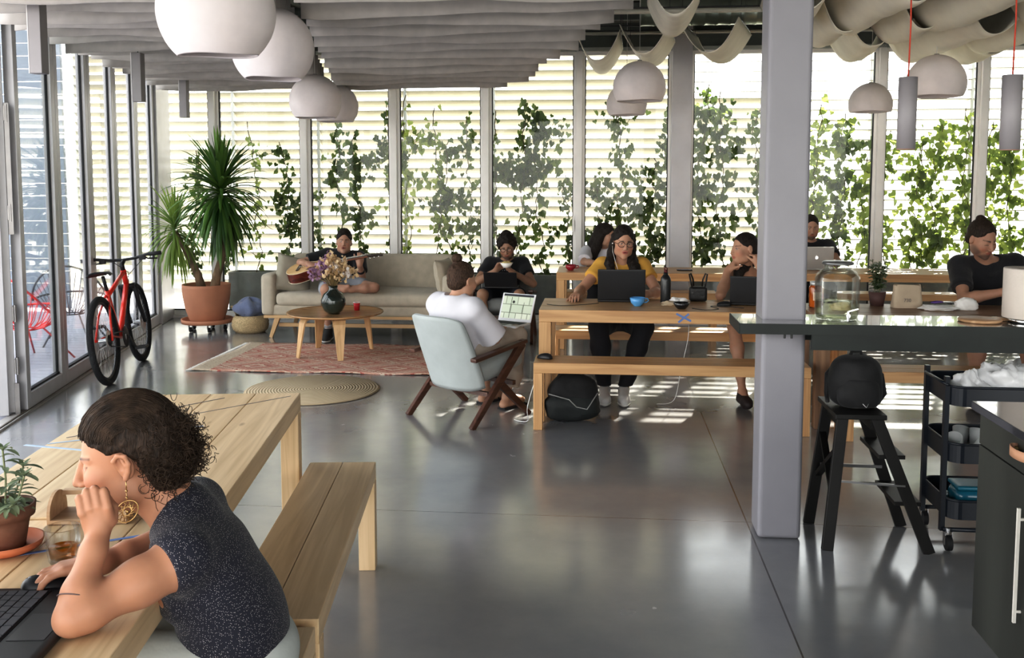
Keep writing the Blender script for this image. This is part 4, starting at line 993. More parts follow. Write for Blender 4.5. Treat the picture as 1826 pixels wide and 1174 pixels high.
for q in stems:
    pts = [Vector(q[0]).lerp(Vector(q[1]), k/4) for k in range(4)]+[Vector(q[1]).lerp(Vector(q[2]), k/5) for k in range(6)]
    st.tube(pts, .0028, 6)
    for k in range(2, len(pts)):
        for j in range(2):
            a = rr.uniform(0, 6.28)+j*pi; long_leaf(lf, pts[k], (cos(a), sin(a), .35), rr.uniform(.035, .065), rr.uniform(.012, .019), .9)
    for j in range(5): a = j*1.26; long_leaf(lf, pts[-1], (cos(a), sin(a), 1.1), .032, .012, .5)
for i in range(9): a = i*.7; long_leaf(lf, (.01*cos(a), .01*sin(a), .115), (cos(a), sin(a), .5), .085, .024, .8)
st.build('stems', mat('herb stem', (.22, .24, .14), .8), t); lf.build('foliage', HERB, t)
t.scale = (.85, .85, .84)
# drinking glass with tea
GL = mat('tumbler glass', (.97, .98, .98), .02, trans=1., ior=1.45, var=0)
def tumbler(label, loc, liquid, r=.040, h=.085, lab_c='glass'):
    t = thing('drinking_glass', label, lab_c, loc)
    m = MB(); n = 10
    prof_o = [(.001, 0), (r*.72, 0), (r*.78, .006), (r*.88, h*.45), (r*.97, h*.52), (r, h*.98), (r*.97, h), (r*.93, h*.97), (r*.90, h*.55), (r*.80, h*.46), (r*.70, .012), (.001, .010)]
    vs = []; K = 40
    for i, (rr_, z) in enumerate(prof_o):
        for k in range(K):
            a = 2*pi*k/K; f = 1+(.03*cos(n*a) if .003 < z < h*.5 and i < 5 else 0); vs.append((rr_*f*cos(a), rr_*f*sin(a), z))
    m._add(vs, [(i*K+k, i*K+(k+1) % K, (i+1)*K+(k+1) % K, (i+1)*K+k) for i in range(len(prof_o)-1) for k in range(K)], True); m.build('glass_wall', glass_mat('thin glass', (.97, .98, .98), .05), t)
    if liquid:
        m = MB(); m.lathe([(.001, .013), (r*.69, .013), (r*.79, h*.44), (.001, h*.44)], n=30); m.build('tea', glass_mat('amber tea', liquid, .04), t)
    return t
tumbler('ribbed glass of amber tea on the near table', (-1.262, 2.07, .751), (.85, .50, .08))
tumbler('small clear glass on the brown table beside the paper roll', (2.78, 6.72, .751), None, .035, .09)
# napkin tray
t = thing('wooden_tray', 'small curved wooden desk tray on the near table behind the fist', 'tray', (-1.345, 2.36, .751), radians(8))
WD = wood('birch', (.45, .29, .17), (.60, .42, .27), 'X', .5)
m = MB(); m.box((0, 0, .006), (.19, .11, .010)); m.build('bottom', WD, t)
for x in (-.098, .098):
    m = MB(); pl = [(-.055, 0), (.055, 0), (.055, .02)]+[(.055*cos(a)*1.0, .02+.055*sin(a)) for a in [pi*k/12 for k in range(13)]]+[(-.055, .02)]
    m.prism(pl, x-.004, x+.004, lambda a, b, t_: (t_, a, b)); m.build('end_panel', WD, t)
m = MB(); m.bar((-.094, .035, .060), (.094, .035, .060), .02, .012); m.build('cross_bar', WD, t)

# ================================================================== COUNTER AND THINGS ON IT
CT = mat('black counter laminate', (.05, .055, .055), .20, var=.2, scale=8, spec=1., coat=1.)
t = thing('counter', 'long black counter fixed to the white column', 'counter', (0, 0, 0))
m = MB(); m.box((.66, 4.375, .998), (.12, .32, .044)); m.box((1.78, 4.375, .998), (1.76, .32, .044)); m.box((1.63, 4.2795, .9985), (2.06, .131, .045)); m.build('counter_top', CT, t)
m = MB(); m.box((1.63, 4.212, .998), (2.062, .005, .046)); m.box((.597, 4.375, .998), (.005, .32, .046)); m.build('edge_strip', mat('dark green black board', (.013, .018, .016), .5, var=.2), t)
m = MB(); m.box((1.785, 4.232, .942), (1.75, .018, .072)); m.box((1.785, 4.50, .942), (1.75, .018, .072)); m.build('apron', mat('dark green black board', (.013, .018, .016), .5, var=.2), t)
m = MB(); 
for x in (.80, .83): m.cyl((x, 4.26, .95), (x, 4.26, .976), .005, n=8)
m.build('bolts', mat('dark rod', (.05, .05, .05), .5), t)
m = MB(); m.box((2.62, 4.37, .51), (.04, .28, .93)); m.build('side_panel', mat('dark green black board', (.013, .018, .016), .5, var=.2), t)
# water jar
t = thing('water_dispenser', 'big glass jar of water with a small metal tap on the black counter', 'jar', (1.045, 4.365, 1.021))
pr = [(.001, .0), (.082, 0), (.092, .008), (.096, .03), (.096, .185), (.092, .205), (.074, .222), (.062, .228), (.060, .248), (.066, .250), (.066, .258), (.058, .258), (.056, .230), (.070, .220), (.088, .203), (.092, .185), (.092, .03), (.088, .012), (.001, .010)]
m = MB(); n = len(pr); vs = []; K = 80
for i, (r_, z) in enumerate(pr):
    for k in range(K): a = 2*pi*k/K; f = 1+(.010*cos(40*a) if .035 <= z <= .19 and r_ > .09 and i < 8 else 0); vs.append((r_*f*cos(a), r_*f*sin(a), z))
m._add(vs, [(i*K+k, i*K+(k+1) % K, (i+1)*K+(k+1) % K, (i+1)*K+k) for i in range(n-1) for k in range(K)], True); m.build('glass_body', glass_mat('jar glass', (.97, .98, .97), .05), t)
m = MB(); m.lathe([(.001, .012), (.087, .013), (.091, .03), (.091, .085), (.001, .085)], n=48); m.build('water', glass_mat('water', (.90, .91, .80), .03), t)
m = MB(); m.lathe([(.066, .250), (.0685, .251), (.0685, .260), (.060, .264), (.001, .266)], n=40); m.build('lid', mat('dull zinc', (.22, .22, .22), .35, metal=.6), t)
m = MB(); CH = mat('chrome', (.8, .8, .8), .15, metal=1); m.cyl((.02, -.090, .035), (.02, -.130, .035), .009, n=14); m.cyl((.02, -.125, .040), (.02, -.125, .012), .007, .006, n=12); m.cyl((.02, -.125, .035), (.02, -.125, .055), .006, n=10); m.bar((.02, -.125, .055), (.062, -.120, .066), .010, .005); m.build('tap', CH, t)
# board and paper roll
t = thing('round_board', 'small round wooden board with handle on the black counter', 'board', (1.665, 4.37, 1.021), radians(20))
m = MB(); m.lathe([(.001, 0), (.086, 0), (.090, .004), (.090, .011), (.086, .014), (.001, .014)], n=44); m.bar((.07, 0, .007), (.16, .0, .007), .045, .013, w2=.035); m.build('board_body', wood('beech', (.40, .24, .13), (.55, .36, .22), 'X', .5), t)
t = thing('paper_roll_holder', 'fat white paper roll upright on a wooden holder at the counter end', 'paper roll', (1.875, 4.37, 1.021))
m = MB(); m.lathe([(.001, 0), (.085, 0), (.088, .004), (.088, .014), (.085, .018), (.001, .018)], n=44); m.build('base', mat('chrome', (.8, .8, .8), .15, metal=1), t)
m = MB(); m.lathe([(.022, .020), (.108, .020), (.111, .024), (.111, .236), (.108, .240), (.022, .240), (.022, .02)], n=56); m.build('paper', mat('cream paper', (.66, .60, .55), .95, var=.02, bump=.2, bscale=70), t)
m = MB(); m.cyl((0, 0, .018), (0, 0, .31), .011, n=14); m.build('post', wood('oak z', (.50, .32, .16), (.63, .43, .24), 'Z', .45), t)

# ================================================================== THINGS ON THE LONG TABLES
def cup(label, loc, c, r=.045, h=.06, saucer=False, rz=0):
    t = thing('cup', label, 'cup', loc, rz); M_ = mat('glaze '+label[:14], c, .2, coat=.5, var=.03)
    m = MB(); m.lathe([(.001, .004), (r*.45, 0), (r*.5, .004), (r*.85, h*.4), (r, h), (r*.95, h), (r*.80, h*.42), (.001, h*.15)], n=36); m.build('bowl', M_, t)
    m = MB(); m.tube([(r*.93, 0, h*.82), (r*1.35, 0, h*.85), (r*1.5, 0, h*.62), (r*1.25, 0, h*.42), (r*.82, 0, h*.40)], .005, 8); m.build('handle', M_, t); return t
cup('sky blue coffee cup beside the black laptop on the long table', (.245, 6.78, .751), (.12, .36, .68), .055, .062, rz=.3)
t = thing('water_bottle', 'tall black metal flask standing on the long table', 'bottle', (.455, 6.98, .751))
m = MB(); m.lathe([(.001, 0), (.032, 0), (.036, .004), (.037, .01), (.037, .165), (.034, .185), (.020, .205), (.017, .210), (.017, .222), (.001, .222)], n=32); m.build('flask', mat('black enamel', (.012, .014, .015), .35, coat=.4), t)
m = MB(); m.lathe([(.001, .222), (.014, .222), (.014, .242), (.001, .244)], n=20); m.tube([(-.010, 0, .235), (-.010, 0, .252), (0, 0, .262), (.010, 0, .252), (.010, 0, .235)], .004, 8); m.build('cap', mat('dark red cap', (.12, .02, .02), .4), t)
t = thing('bowl', 'black bowl at the front edge of the long table above the blue tape cross', 'bowl', (.545, 6.66, .751))
m = MB(); m.lathe([(.001, 0), (.028, 0), (.045, .018), (.058, .045), (.055, .046), (.042, .022), (.001, .006)], n=32); m.build('bowl_body', mat('black ceramic', (.012, .012, .014), .2, coat=.4), t)
def crumple(name, label, cat, loc, s, m_, seed, sc=(1, 1, .6), rough=.35):
    b = MB(); o3 = Vector((seed*3.1, seed*1.7, 0))
    def fn(u, v):
        a = 2*pi*u; p = pi*v; d = Vector((cos(a)*sin(p), sin(a)*sin(p), cos(p)))
        r = s*(1+rough*noise.noise(d*1.8+o3)+rough*.6*abs(noise.noise(d*4.5+o3))+.12*noise.noise(d*11+o3))
        q = Vector((d.x*sc[0], d.y*sc[1], d.z*sc[2]))*r; q.z = max(q.z, -s*sc[2]*.55); return q+Vector((0, 0, s*sc[2]*.55))
    b.grid(fn, 44, 26); return tag(b.build(name, m_, loc=loc), label, cat)
PAPERW = mat('white tissue', (.80, .78, .76), .95, var=.02)
crumple('napkin', 'crumpled white paper napkins between the flask and the black bowl', 'napkin', (.545, 6.93, .751), .045, PAPERW, 3, (1.3, .9, .6), .6)
crumple('napkin', 'crumpled beige paper at the foot of the black flask', 'napkin', (.475, 6.85, .751), .035, mat('beige tissue', (.55, .45, .33), .95, var=.1), 5, (1.5, .8, .5), .6)
q = MB(); q.bar((.50, 6.5295, .735), (.60, 6.5295, .685), .0006, .014, up=(0, 0, 1)); q.bar((.585, 6.5290, .735), (.515, 6.5290, .675), .0006, .014); tag(q.build('tape_strip', BLUE), 'grey-blue tape cross stuck on the front edge of the long table', 'tape')
t = thing('handbag', 'small black handbag with two upright handles at the back edge of the long table', 'bag', (.70, 7.10, .751))
m = MB(); rbox(m, (0, 0, .055), (.13, .07, .11), .02); m.build('bag_body', mat('black leather', (.015, .014, .014), .4, bump=.3), t)
for x in (-.045, .045): m = MB(); m.tube([(x*1.0, -.02, .10), (x*1.25, -.02, .15), (x*1.45, 0, .20), (x*1.2, .01, .205), (x*.8, .02, .16), (x*.7, .02, .11)], .006, 8); m.build('handle', mat('black leather', (.015, .014, .014), .4), t)
t = thing('table_bracket', 'pale wooden wedge bracket under the long table top beside the bare knee', 'bracket', (.98, 6.90, .60)); 
m = MB(); m.prism([(-.035, .072), (.035, .072), (.012, -.02), (-.008, -.02)], -.05, .05, lambda a, b, t_: (a, t_, b)); m.build('wedge', wood('pale pine y', *PINEW, axis='Y', rough=.38), t)
def cable(label, pts, m_=None, r=.0022):
    P = [Vector(p) for p in pts]; out = []
    for i in range(len(P)-1):
        p0, p1, p2, p3 = P[max(i-1, 0)], P[i], P[i+1], P[min(i+2, len(P)-1)]
        for k in range(6):
            t_ = k/6; out.append(.5*((2*p1)+(-p0+p2)*t_+(2*p0-5*p1+4*p2-p3)*t_*t_+(-p0+3*p1-3*p2+p3)*t_**3))
    out.append(P[-1]); b = MB(); b.tube(out, r, 6); return tag(b.build('cable', m_ or mat('dark cable', (.03, .03, .03), .5)), label, 'cable')
cable('thin dark cable lying on the long table by the yellow woman\'s mouse', [(-.40, 6.80, .754), (-.30, 6.74, .754), (-.15, 6.80, .754), (-.03, 6.90, .754)])
cable('looping dark cable on the long table in front of the thinking woman', [(.62, 6.68, .754), (.70, 6.60, .754), (.80, 6.66, .754), (.76, 6.80, .754), (.88, 6.78, .754), (.98, 6.72, .754)])
cable('white cable hanging from the long table down to the floor', [(.60, 6.70, .66), (.60, 6.75, .52), (.56, 6.80, .3), (.52, 6.9, .05), (.40, 6.95, .006)], mat('white cable', (.8, .8, .8), .5))
cable('white charger cable on the floor beside the front bench leg', [(-.45, 6.32, .30), (-.50, 6.30, .12), (-.50, 6.33, .02), (-.56, 6.36, .006), (-.60, 6.40, .006)], mat('white cable', (.8, .8, .8), .5), .003)
cup('dark red bowl-like cup on the back table behind the woman in white', (-.32, 9.42, .751), (.35, .02, .04), .055, .055)
t = thing('phone', 'black phone lying on the back table in front of the wide grey post', 'phone', (.80, 9.5, .751)); m = MB(); rbox(m, (0, 0, .005), (.15, .075, .009), .004); m.build('phone_body', mat('black phone', (.01, .01, .012), .15), t)
tumbler('clear glass on the back table beside the yellow woman\'s shoulder', (.40, 9.40, .751), None, .04, .10)
# brown table things
t = thing('honey_jar', 'amber honey jar with pale lid beside the column', 'jar', (1.50, 6.86, .751))
m = MB(); m.lathe([(.001, 0), (.045, 0), (.05, .006), (.05, .14), (.042, .155), (.001, .156)], n=32); m.build('jar_body', mat('amber honey', (.60, .15, .02), .08, trans=.5, var=.05, coat=.5), t)
m = MB(); m.lathe([(.042, .155), (.046, .157), (.046, .180), (.001, .184)], n=28); m.build('lid', mat('grey tin lid', (.55, .55, .55), .35, metal=.5), t)
m = MB(); m.grid(lambda u, v: (.0505*cos(-2.2+1.2*u), .0505*sin(-2.2+1.2*u), .05+.06*v), 8, 2); m.build('paper_label', mat('label paper', (.75, .60, .45), .8), t)
t = thing('potted_basil', 'bushy green herb in a dark pot behind the water jar', 'plant', (1.95, 6.98, .751))
m = MB(); m.lathe([(.001, 0), (.045, 0), (.06, .10), (.055, .10), (.001, .09)], n=30); m.build('pot', mat('dark plum pot', (.10, .05, .045), .6), t)
lf = MB(); st = MB(); rr = random.Random(8)
for i in range(9):
    a = rr.uniform(0, 6.28); R_ = rr.uniform(.01, .05); H_ = rr.uniform(.15, .26); tip = Vector((R_*1.3*cos(a), R_*1.3*sin(a), .09+H_)); b0 = Vector((R_*.4*cos(a), R_*.4*sin(a), .09)); st.tube([b0, tip], .002, 5)
    for k in range(22):
        p = b0.lerp(tip, .15+.85*k/22); az = rr.uniform(0, 6.28); long_leaf(lf, p, (cos(az), sin(az), .4), rr.uniform(.035, .055), .030, .6)
st.build('stems', mat('herb stem', (.22, .24, .14), .8), t); lf.build('foliage', leaf_mat('basil leaf', (.04, .10, .03), (.16, .26, .10), .3), t)
t = thing('paper_bag', 'folded-over brown paper bag with small grey print on the brown table', 'bag', (2.13, 6.90, .751), .1)
def bag(u, v):
    a = 2*pi*u; z = .16*v; w_ = .105*(1-.12*v); d_ = .055*(1-.55*v**1.5); e = 4
    x = w_*abs(cos(a))**(2/e)*(1 if cos(a) > 0 else -1); y = d_*abs(sin(a))**(2/e)*(1 if sin(a) > 0 else -1)
    n_ = noise.noise(Vector((x*22, y*22, z*20)))*.006; return (x+n_, y+n_, z+.004*sin(3*a+1)*v**3)
m = MB(); m.grid(bag, 48, 16); m.build('bag_paper', mat('kraft paper', (.52, .43, .33), .9, var=.06, bump=.3, bscale=20), t)
m = MB(); m.box((0, -.0, .155), (.17, .045, .006)); m.build('top_fold', mat('kraft shade', (.30, .24, .18), .9), t)
text_obj('print', '730', .035, mat('grey ink', (.25, .22, .2), .8), (-.02, -.062, .045), (radians(90), 0, 0), t)
crumple('tissue', 'flat heap of bright white tissue paper on the brown table', 'tissue', (2.30, 6.78, .751), .10, PAPERW, 8, (1.2, .7, .22), .3)
crumple('napkin', 'tent-shaped white napkin in front of the bearded man', 'napkin', (2.50, 6.80, .751), .065, PAPERW, 12, (1.15, .6, .85), .14)
t = thing('scissors', 'purple-handled scissors lying on the tissue paper', 'scissors', (2.36, 6.80, .80), .1)
m = MB(); m.tube([(-.10, 0, .0), (-.07, .018, .003), (-.03, .012, .004), (-.02, 0, .004), (-.05, -.016, .003), (-.09, -.014, 0)], .005, 8, closed=True); m.tube([(-.08, .03, .0), (-.05, .045, .003), (-.015, .03, .004), (-.02, .012, .004), (-.06, .012, .003)], .005, 8, closed=True); m.build('handles', mat('purple plastic', (.14, .07, .30), .4), t)
m = MB(); m.bar((-.02, 0, .004), (.09, -.01, .003), .012, .003, w2=.002); m.bar((-.02, .01, .006), (.09, .012, .005), .012, .003, w2=.002); m.build('blades', mat('chrome', (.8, .8, .8), .15, metal=1), t)
crumple('tissue', 'beige crumpled wrapping at the foot of the honey jar', 'tissue', (1.64, 6.72, .751), .055, mat('beige tissue', (.55, .45, .33), .95, var=.1), 15, (1.2, .8, .6), .4)
# bowl held by the eating man
t = thing('food_bowl', 'white paper food bowl held by the eating man', 'bowl', (-.965, 9.49, .765)); m = MB(); m.lathe([(.001, 0), (.035, 0), (.065, .05), (.062, .05), (.033, .006), (.001, .006)], n=28); m.build('bowl_body', mat('white card', (.85, .83, .8), .6), t)
m = MB(); m.ball((0, 0, .045), .05, 10, sc=(1, 1, .45)); m.build('food', mat('yellow food', (.70, .55, .25), .8, var=.3, scale=40), t)

# ================================================================== STEP STOOL, BACKPACK, CART, CABINET
BLKW = mat('black stained wood', (.008, .0075, .007), .45, var=.3, scale=8)
t = thing('step_stool', 'black wooden step stool carrying the backpack beside the column', 'stool', (0, 0, 0))
m = MB(); m.box((1.135, 4.42, .607), (.22, .36, .022)); m.build('top_board', BLKW, t, bevel=.003)
LG = [((1.065, 4.565, .60), (.995, 4.585, 0)), ((1.065, 4.285, .60), (1.005, 4.245, 0)), ((1.21, 4.565, .60), (1.425, 4.585, 0)), ((1.21, 4.285, .60), (1.445, 4.245, 0))]
for a, b in LG: m = MB(); m.bar(a, b, .050, .024, up=(0, 1, 0)); m.build('leg', BLKW, t, bevel=.002)
for z in (.425, .215):
    f = (.60-z)/.60; x = 1.21+(1.425-1.21)*f; m = MB(); m.box((x+.005, 4.42, z), (.115, .31, .018)); m.build('step', BLKW, t, bevel=.002)
m = MB(); m.bar((1.20, 4.30, .565), (1.20, 4.55, .565), .02, .05); m.bar((1.07, 4.30, .565), (1.07, 4.55, .565), .02, .05); m.build('rail', BLKW, t)
m = MB(); m.bar((1.035, 4.55, .30), (1.32, 4.56, .295), .014, .014); m.build('tie_bar', mat('stool steel', (.25, .25, .25), .35, metal=.8), t); m = MB(); m.bar((1.035, 4.27, .31), (1.335, 4.255, .30), .014, .008); m.build('tie_bar', mat('stool steel', (.25, .25, .25), .35, metal=.8), t)
m = MB(); m.bar((1.03, 4.275, .25), (1.045, 4.565, .45), .03, .02); m.bar((1.045, 4.275, .45), (1.03, 4.565, .25), .03, .02); m.build('cross_brace', BLKW, t)
NY = mat('black nylon', (.012, .012, .013), .75, var=.3, scale=12, bump=.4, bscale=18, sheen=.1)
t = thing('backpack', 'round black backpack sitting on the black step stool', 'backpack', (1.15, 4.42, .619))
def bp(u, v):
    a = 2*pi*u; p = pi*v; cz = cos(p); sz = sin(p)
    x = .122*sz**.6*cos(a)*(1+.10*(cz < 0)*(-cz)); y = .10*sz**.6*sin(a); z = .118+.118*(cz if cz > 0 else -abs(cz)**.45)
    n_ = .010*noise.noise(Vector((x*14, y*14, z*14))); return (x+n_, y+n_, max(.0, z+n_))
m = MB(); m.grid(bp, 48, 30); m.build('main_bag', NY, t)
m = MB(); m.grid(lambda u, v: (lambda q: (q[0]*.78, q[1]*.55-.062, q[2]*.60+.006))(bp(u, v)), 36, 20); m.build('front_pocket', NY, t)
m = MB(); m.tube([(-.025, 0, .222), (-.02, 0, .250), (.02, 0, .252), (.025, 0, .222)], .008, 8); m.build('top_handle', NY, t)
m = MB(); m.tube([(.005, -.118, .035), (.02, -.122, .018), (.03, -.118, .035)], .0025, 6); m.tube([(-.088, -.062, .125), (-.092, -.066, .10)], .004, 6); m.build('zips', mat('zip steel', (.4, .4, .4), .35, metal=.8), t)
for x in (-.12, .12): m = MB(); m.tube([(x*.5, .06, .20), (x*1.02, .02, .14), (x*1.08, -.01, .06), (x*.95, .03, .01)], .010, 8); m.build('strap', NY, t)
# floor bag by the bench
t = thing('tote_bag', 'large slumped black bag on the floor by the front bench leg', 'bag', (-.20, 6.46, 0))
def fb(u, v):
    a = 2*pi*u; p = pi*v; cz = cos(p); sz = sin(p)**.7
    x = .185*sz*cos(a)*(1-.10*cz); y = .10*sz*sin(a); z = .165+.165*cz+.02*x*3; n_ = .030*noise.noise(Vector((x*7, y*7+3, z*7)))
    return (x+n_, y+n_*.6, max(0, z+n_*(1 if z > .05 else 0)))
m = MB(); m.grid(fb, 48, 30); m.build('bag_body', NY, t)
m = MB(); m.grid(lambda u, v: (lambda q: (q[0]*1.08-.01, q[1]*1.1-.015, q[2]*.62))(fb(u, v)), 40, 22); m.build('outer_pocket', mat('dark grey nylon', (.022, .026, .026), .7, bump=.3), t)
m = MB(); m.tube([(-.16, -.11, .20), (-.02, -.135, .17), (.03, -.13, .12), (.10, -.11, .10), (.17, -.05, .20)], .004, 6); m.build('piping', mat('grey piping', (.35, .35, .34), .6), t)
m = MB(); m.tube([(-.12, -.02, .27), (-.08, -.05, .34), (.04, -.05, .36), (.10, -.02, .28)], .009, 8); m.build('handle', NY, t)
# trolley
CB = mat('black blue powder coat', (.010, .014, .022), .35, var=.1)
t = thing('utility_cart', 'three-tier black metal trolley with cups and a blue bowl', 'cart', (1.74, 4.46, 0))
def tray(z, h):
    b = MB(); w_, d_, r_ = .42/2, .36/2, .06; P_ = []
    for cx_, cy_, a0 in ((w_-r_, d_-r_, 0), (-w_+r_, d_-r_, pi/2), (-w_+r_, -d_+r_, pi), (w_-r_, -d_+r_, 3*pi/2)):
        for k in range(7): a = a0+pi/2*k/6; P_.append((cx_+r_*cos(a), cy_+r_*sin(a)))
    n = len(P_); 
    for o_, i_ in ((0, 1),):
        vs = [(x, y, z) for x, y in P_]+[(x, y, z+h) for x, y in P_]+[(x*.985, y*.985, z+h) for x, y in P_]+[(x*.985, y*.985, z+.004) for x, y in P_]
        b._add(vs, [list(range(n))[::-1]]+[(j*n+i, j*n+(i+1) % n, (j+1)*n+(i+1) % n, (j+1)*n+i) for j in range(3) for i in range(n)]+[[3*n+i for i in range(n)]], False)
    b.tube([(x, y, z+h) for x, y in P_], .006, 6, closed=True); return b
for z in (.655, .40, .145): tray(z, .085).build('tray', CB, t)
for x in (-.218,):
    for y in (-.13, .13): m = MB(); m.box((x, y, .43), (.02, .026, .70)); m.build('post', CB, t)
for y in (-.13, .13): m = MB(); m.box((.218, y, .43), (.02, .026, .70)); m.build('post', CB, t)
m = MB(); m.tube([(-.218, -.15, .745), (-.235, -.10, .752), (-.235, .10, .752), (-.218, .15, .745)], .007, 8); m.build('push_handle', CB, t)
for y in (-.15, .15): m = MB(); m.tube([(-.218, y, .09), (.218, y, .09)], .010, 8); m.build('rail', CB, t)
for x, y in ((-.20, -.16), (-.20, .16), (.20, -.16), (.20, .16)):
    w = MB(); w.cyl((x-.011, y-.01, .036), (x+.011, y-.01, .036), .034, n=22); c = w.build('castor', BLACKRUB, t); w = MB(); w.box((x-.015, y, .055), (.003, .03, .06)); w.box((x+.015, y, .055), (.003, .03, .06)); w.cyl((x, y, .08), (x, y, .10), .010, n=10); w.build('castor_fork', mat('castor chrome', (.6, .6, .62), .25, metal=.9), c)
PB = mat('clear plastic bag', (.92, .92, .93), .22, var=.03, trans=.1)
crumple('plastic_bag', 'knotted clear plastic bag on the top tray of the trolley, smaller one', 'bag', (1.655, 4.42, .665), .075, PB, 21, (1., .9, .9), .5)
crumple('plastic_bag', 'big white plastic bag bulging over the top tray of the trolley', 'bag', (1.84, 4.45, .665), .115, PB, 25, (1.15, .9, .9), .5)
crumple('plastic_bag', 'flat plastic wrap between the two bags on the trolley top', 'bag', (1.74, 4.35, .665), .055, PB, 27, (1.2, .8, .7), .5)
for i, (x, y, rx, rz_) in enumerate(((1.60, 4.40, .5, 0), (1.66, 4.36, .7, 1.1), (1.70, 4.44, .4, 2.2), (1.64, 4.48, -.4, .4))):
    m = MB(); m.lathe([(.001, 0), (.028, 0), (.038, .09), (.036, .09), (.026, .004), (.001, .004)], n=22)
    tag(m.build('plastic_cup', mat('frosted cup', (.80, .82, .82), .3, trans=.4, var=.02), loc=(x, y, .425), rot=(rx, .3*i-.4, rz_)), 'frosted plastic cup tumbled in the middle tray of the trolley', 'cup', 'cups in the trolley tray')
t = thing('lunch_box', 'teal blue plastic box in the bottom tray of the trolley', 'box', (1.70, 4.42, .151)); m = MB(); rbox(m, (0, 0, .055), (.22, .15, .10), .035); m.build('box_body', mat('teal plastic', (.01, .13, .20), .25, var=.05, coat=.4), t); m = MB(); rbox(m, (0, 0, .113), (.21, .14, .02), .009); m.build('lid', mat('teal lid', (.015, .17, .25), .3), t)
crumple('plastic_bag', 'crumpled wrapping beside the teal box', 'bag', (1.585, 4.47, .151), .04, PB, 31, (.8, .8, .9), .5)
# near cabinet
CAB = mat('dark stained cabinet', (.040, .042, .036), .45, var=.25, scale=4, stretch=(1, 1, .15))
t = thing('kitchen_cabinet', 'dark cabinet with stone worktop at the near corner of the kitchen', 'cabinet', (0, 0, 0))
x0 = 1.292; 
m = MB(); m.box((x0+.32, 2.30, .48), (.62, 2.10, .755)); m.box((x0+.36, 2.25, .05), (.54, 1.95, .10)); m.build('carcass', CAB, t)
m = MB(); m.box((x0+.31, 2.27, .872), (.66, 2.22, .028)); m.build('worktop', mat('dark worktop', (.05, .05, .058), .12, var=.2, coat=.5), t, bevel=.002)
m = MB(); m.box((x0-.002, 2.96, .43), (.02, .72, .64)); m.box((x0-.002, 2.96, .805), (.02, .72, .10)); d_ = m.build('door', CAB, t, bevel=.002)
m = MB(); m.box((x0-.030, 2.952, .475), (.009, .009, .36)); m.cyl((x0-.028, 2.952, .33), (x0-.01, 2.952, .33), .005, n=8); m.cyl((x0-.028, 2.952, .62), (x0-.01, 2.952, .62), .005, n=8); m.build('handle', mat('pale bar handle', (.75, .72, .66), .35), d_, label='long pale vertical bar handle')
m = MB(); m.box((x0-.002, 2.20, .48), (.02, .72, .745)); d_ = m.build('door', CAB, t, bevel=.002)
m = MB()
def loop(u, v):
    a = pi*u; return (x0-.012-.035*sin(a)**.6, 2.965-.06*cos(a), .822+.030*(v-.5))
m.grid(loop, 18, 2); m.build('leather_pull', mat('tan leather', (.50, .28, .18), .6), t, solid=.004)
m = MB(); m.cyl((x0-.022, 3.022, .822), (x0-.01, 3.022, .822), .006, n=10); m.cyl((x0-.022, 2.908, .822), (x0-.01, 2.908, .822), .006, n=10); m.build('screws', mat('brass screw', (.5, .35, .15), .3, metal=.9), t)
# ================================================================== PEOPLE (smooth-union distance fields -> one continuous surface)
V3 = lambda *a: np.array(a, float)
def d_cap(X, Y, Z, a, b, r1, r2, cut):
    ab = b-a; L2 = float(ab @ ab) or 1e-9
    t = ((X-a[0])*ab[0]+(Y-a[1])*ab[1]+(Z-a[2])*ab[2])/L2; tc = np.clip(t, 0, 1)
    d = np.sqrt((X-a[0]-tc*ab[0])**2+(Y-a[1]-tc*ab[1])**2+(Z-a[2]-tc*ab[2])**2)-(r1+(r2-r1)*tc)
    L = sqrt(L2)
    if cut & 1: d = np.maximum(d, (t-1)*L)
    if cut & 2: d = np.maximum(d, -t*L)
    return d
def d_ell(X, Y, Z, c, r, M):
    x, y, z = X-c[0], Y-c[1], Z-c[2]
    if M is not None:
        x, y, z = (x*M[0, 0]+y*M[1, 0]+z*M[2, 0], x*M[0, 1]+y*M[1, 1]+z*M[2, 1], x*M[0, 2]+y*M[1, 2]+z*M[2, 2])
    k0 = np.sqrt((x/r[0])**2+(y/r[1])**2+(z/r[2])**2); k1 = np.sqrt((x/r[0]**2)**2+(y/r[1]**2)**2+(z/r[2]**2)**2)
    return k0*(k0-1)/np.maximum(k1, 1e-6)
def d_half(X, Y, Z, p, n): return (X-p[0])*n[0]+(Y-p[1])*n[1]+(Z-p[2])*n[2]
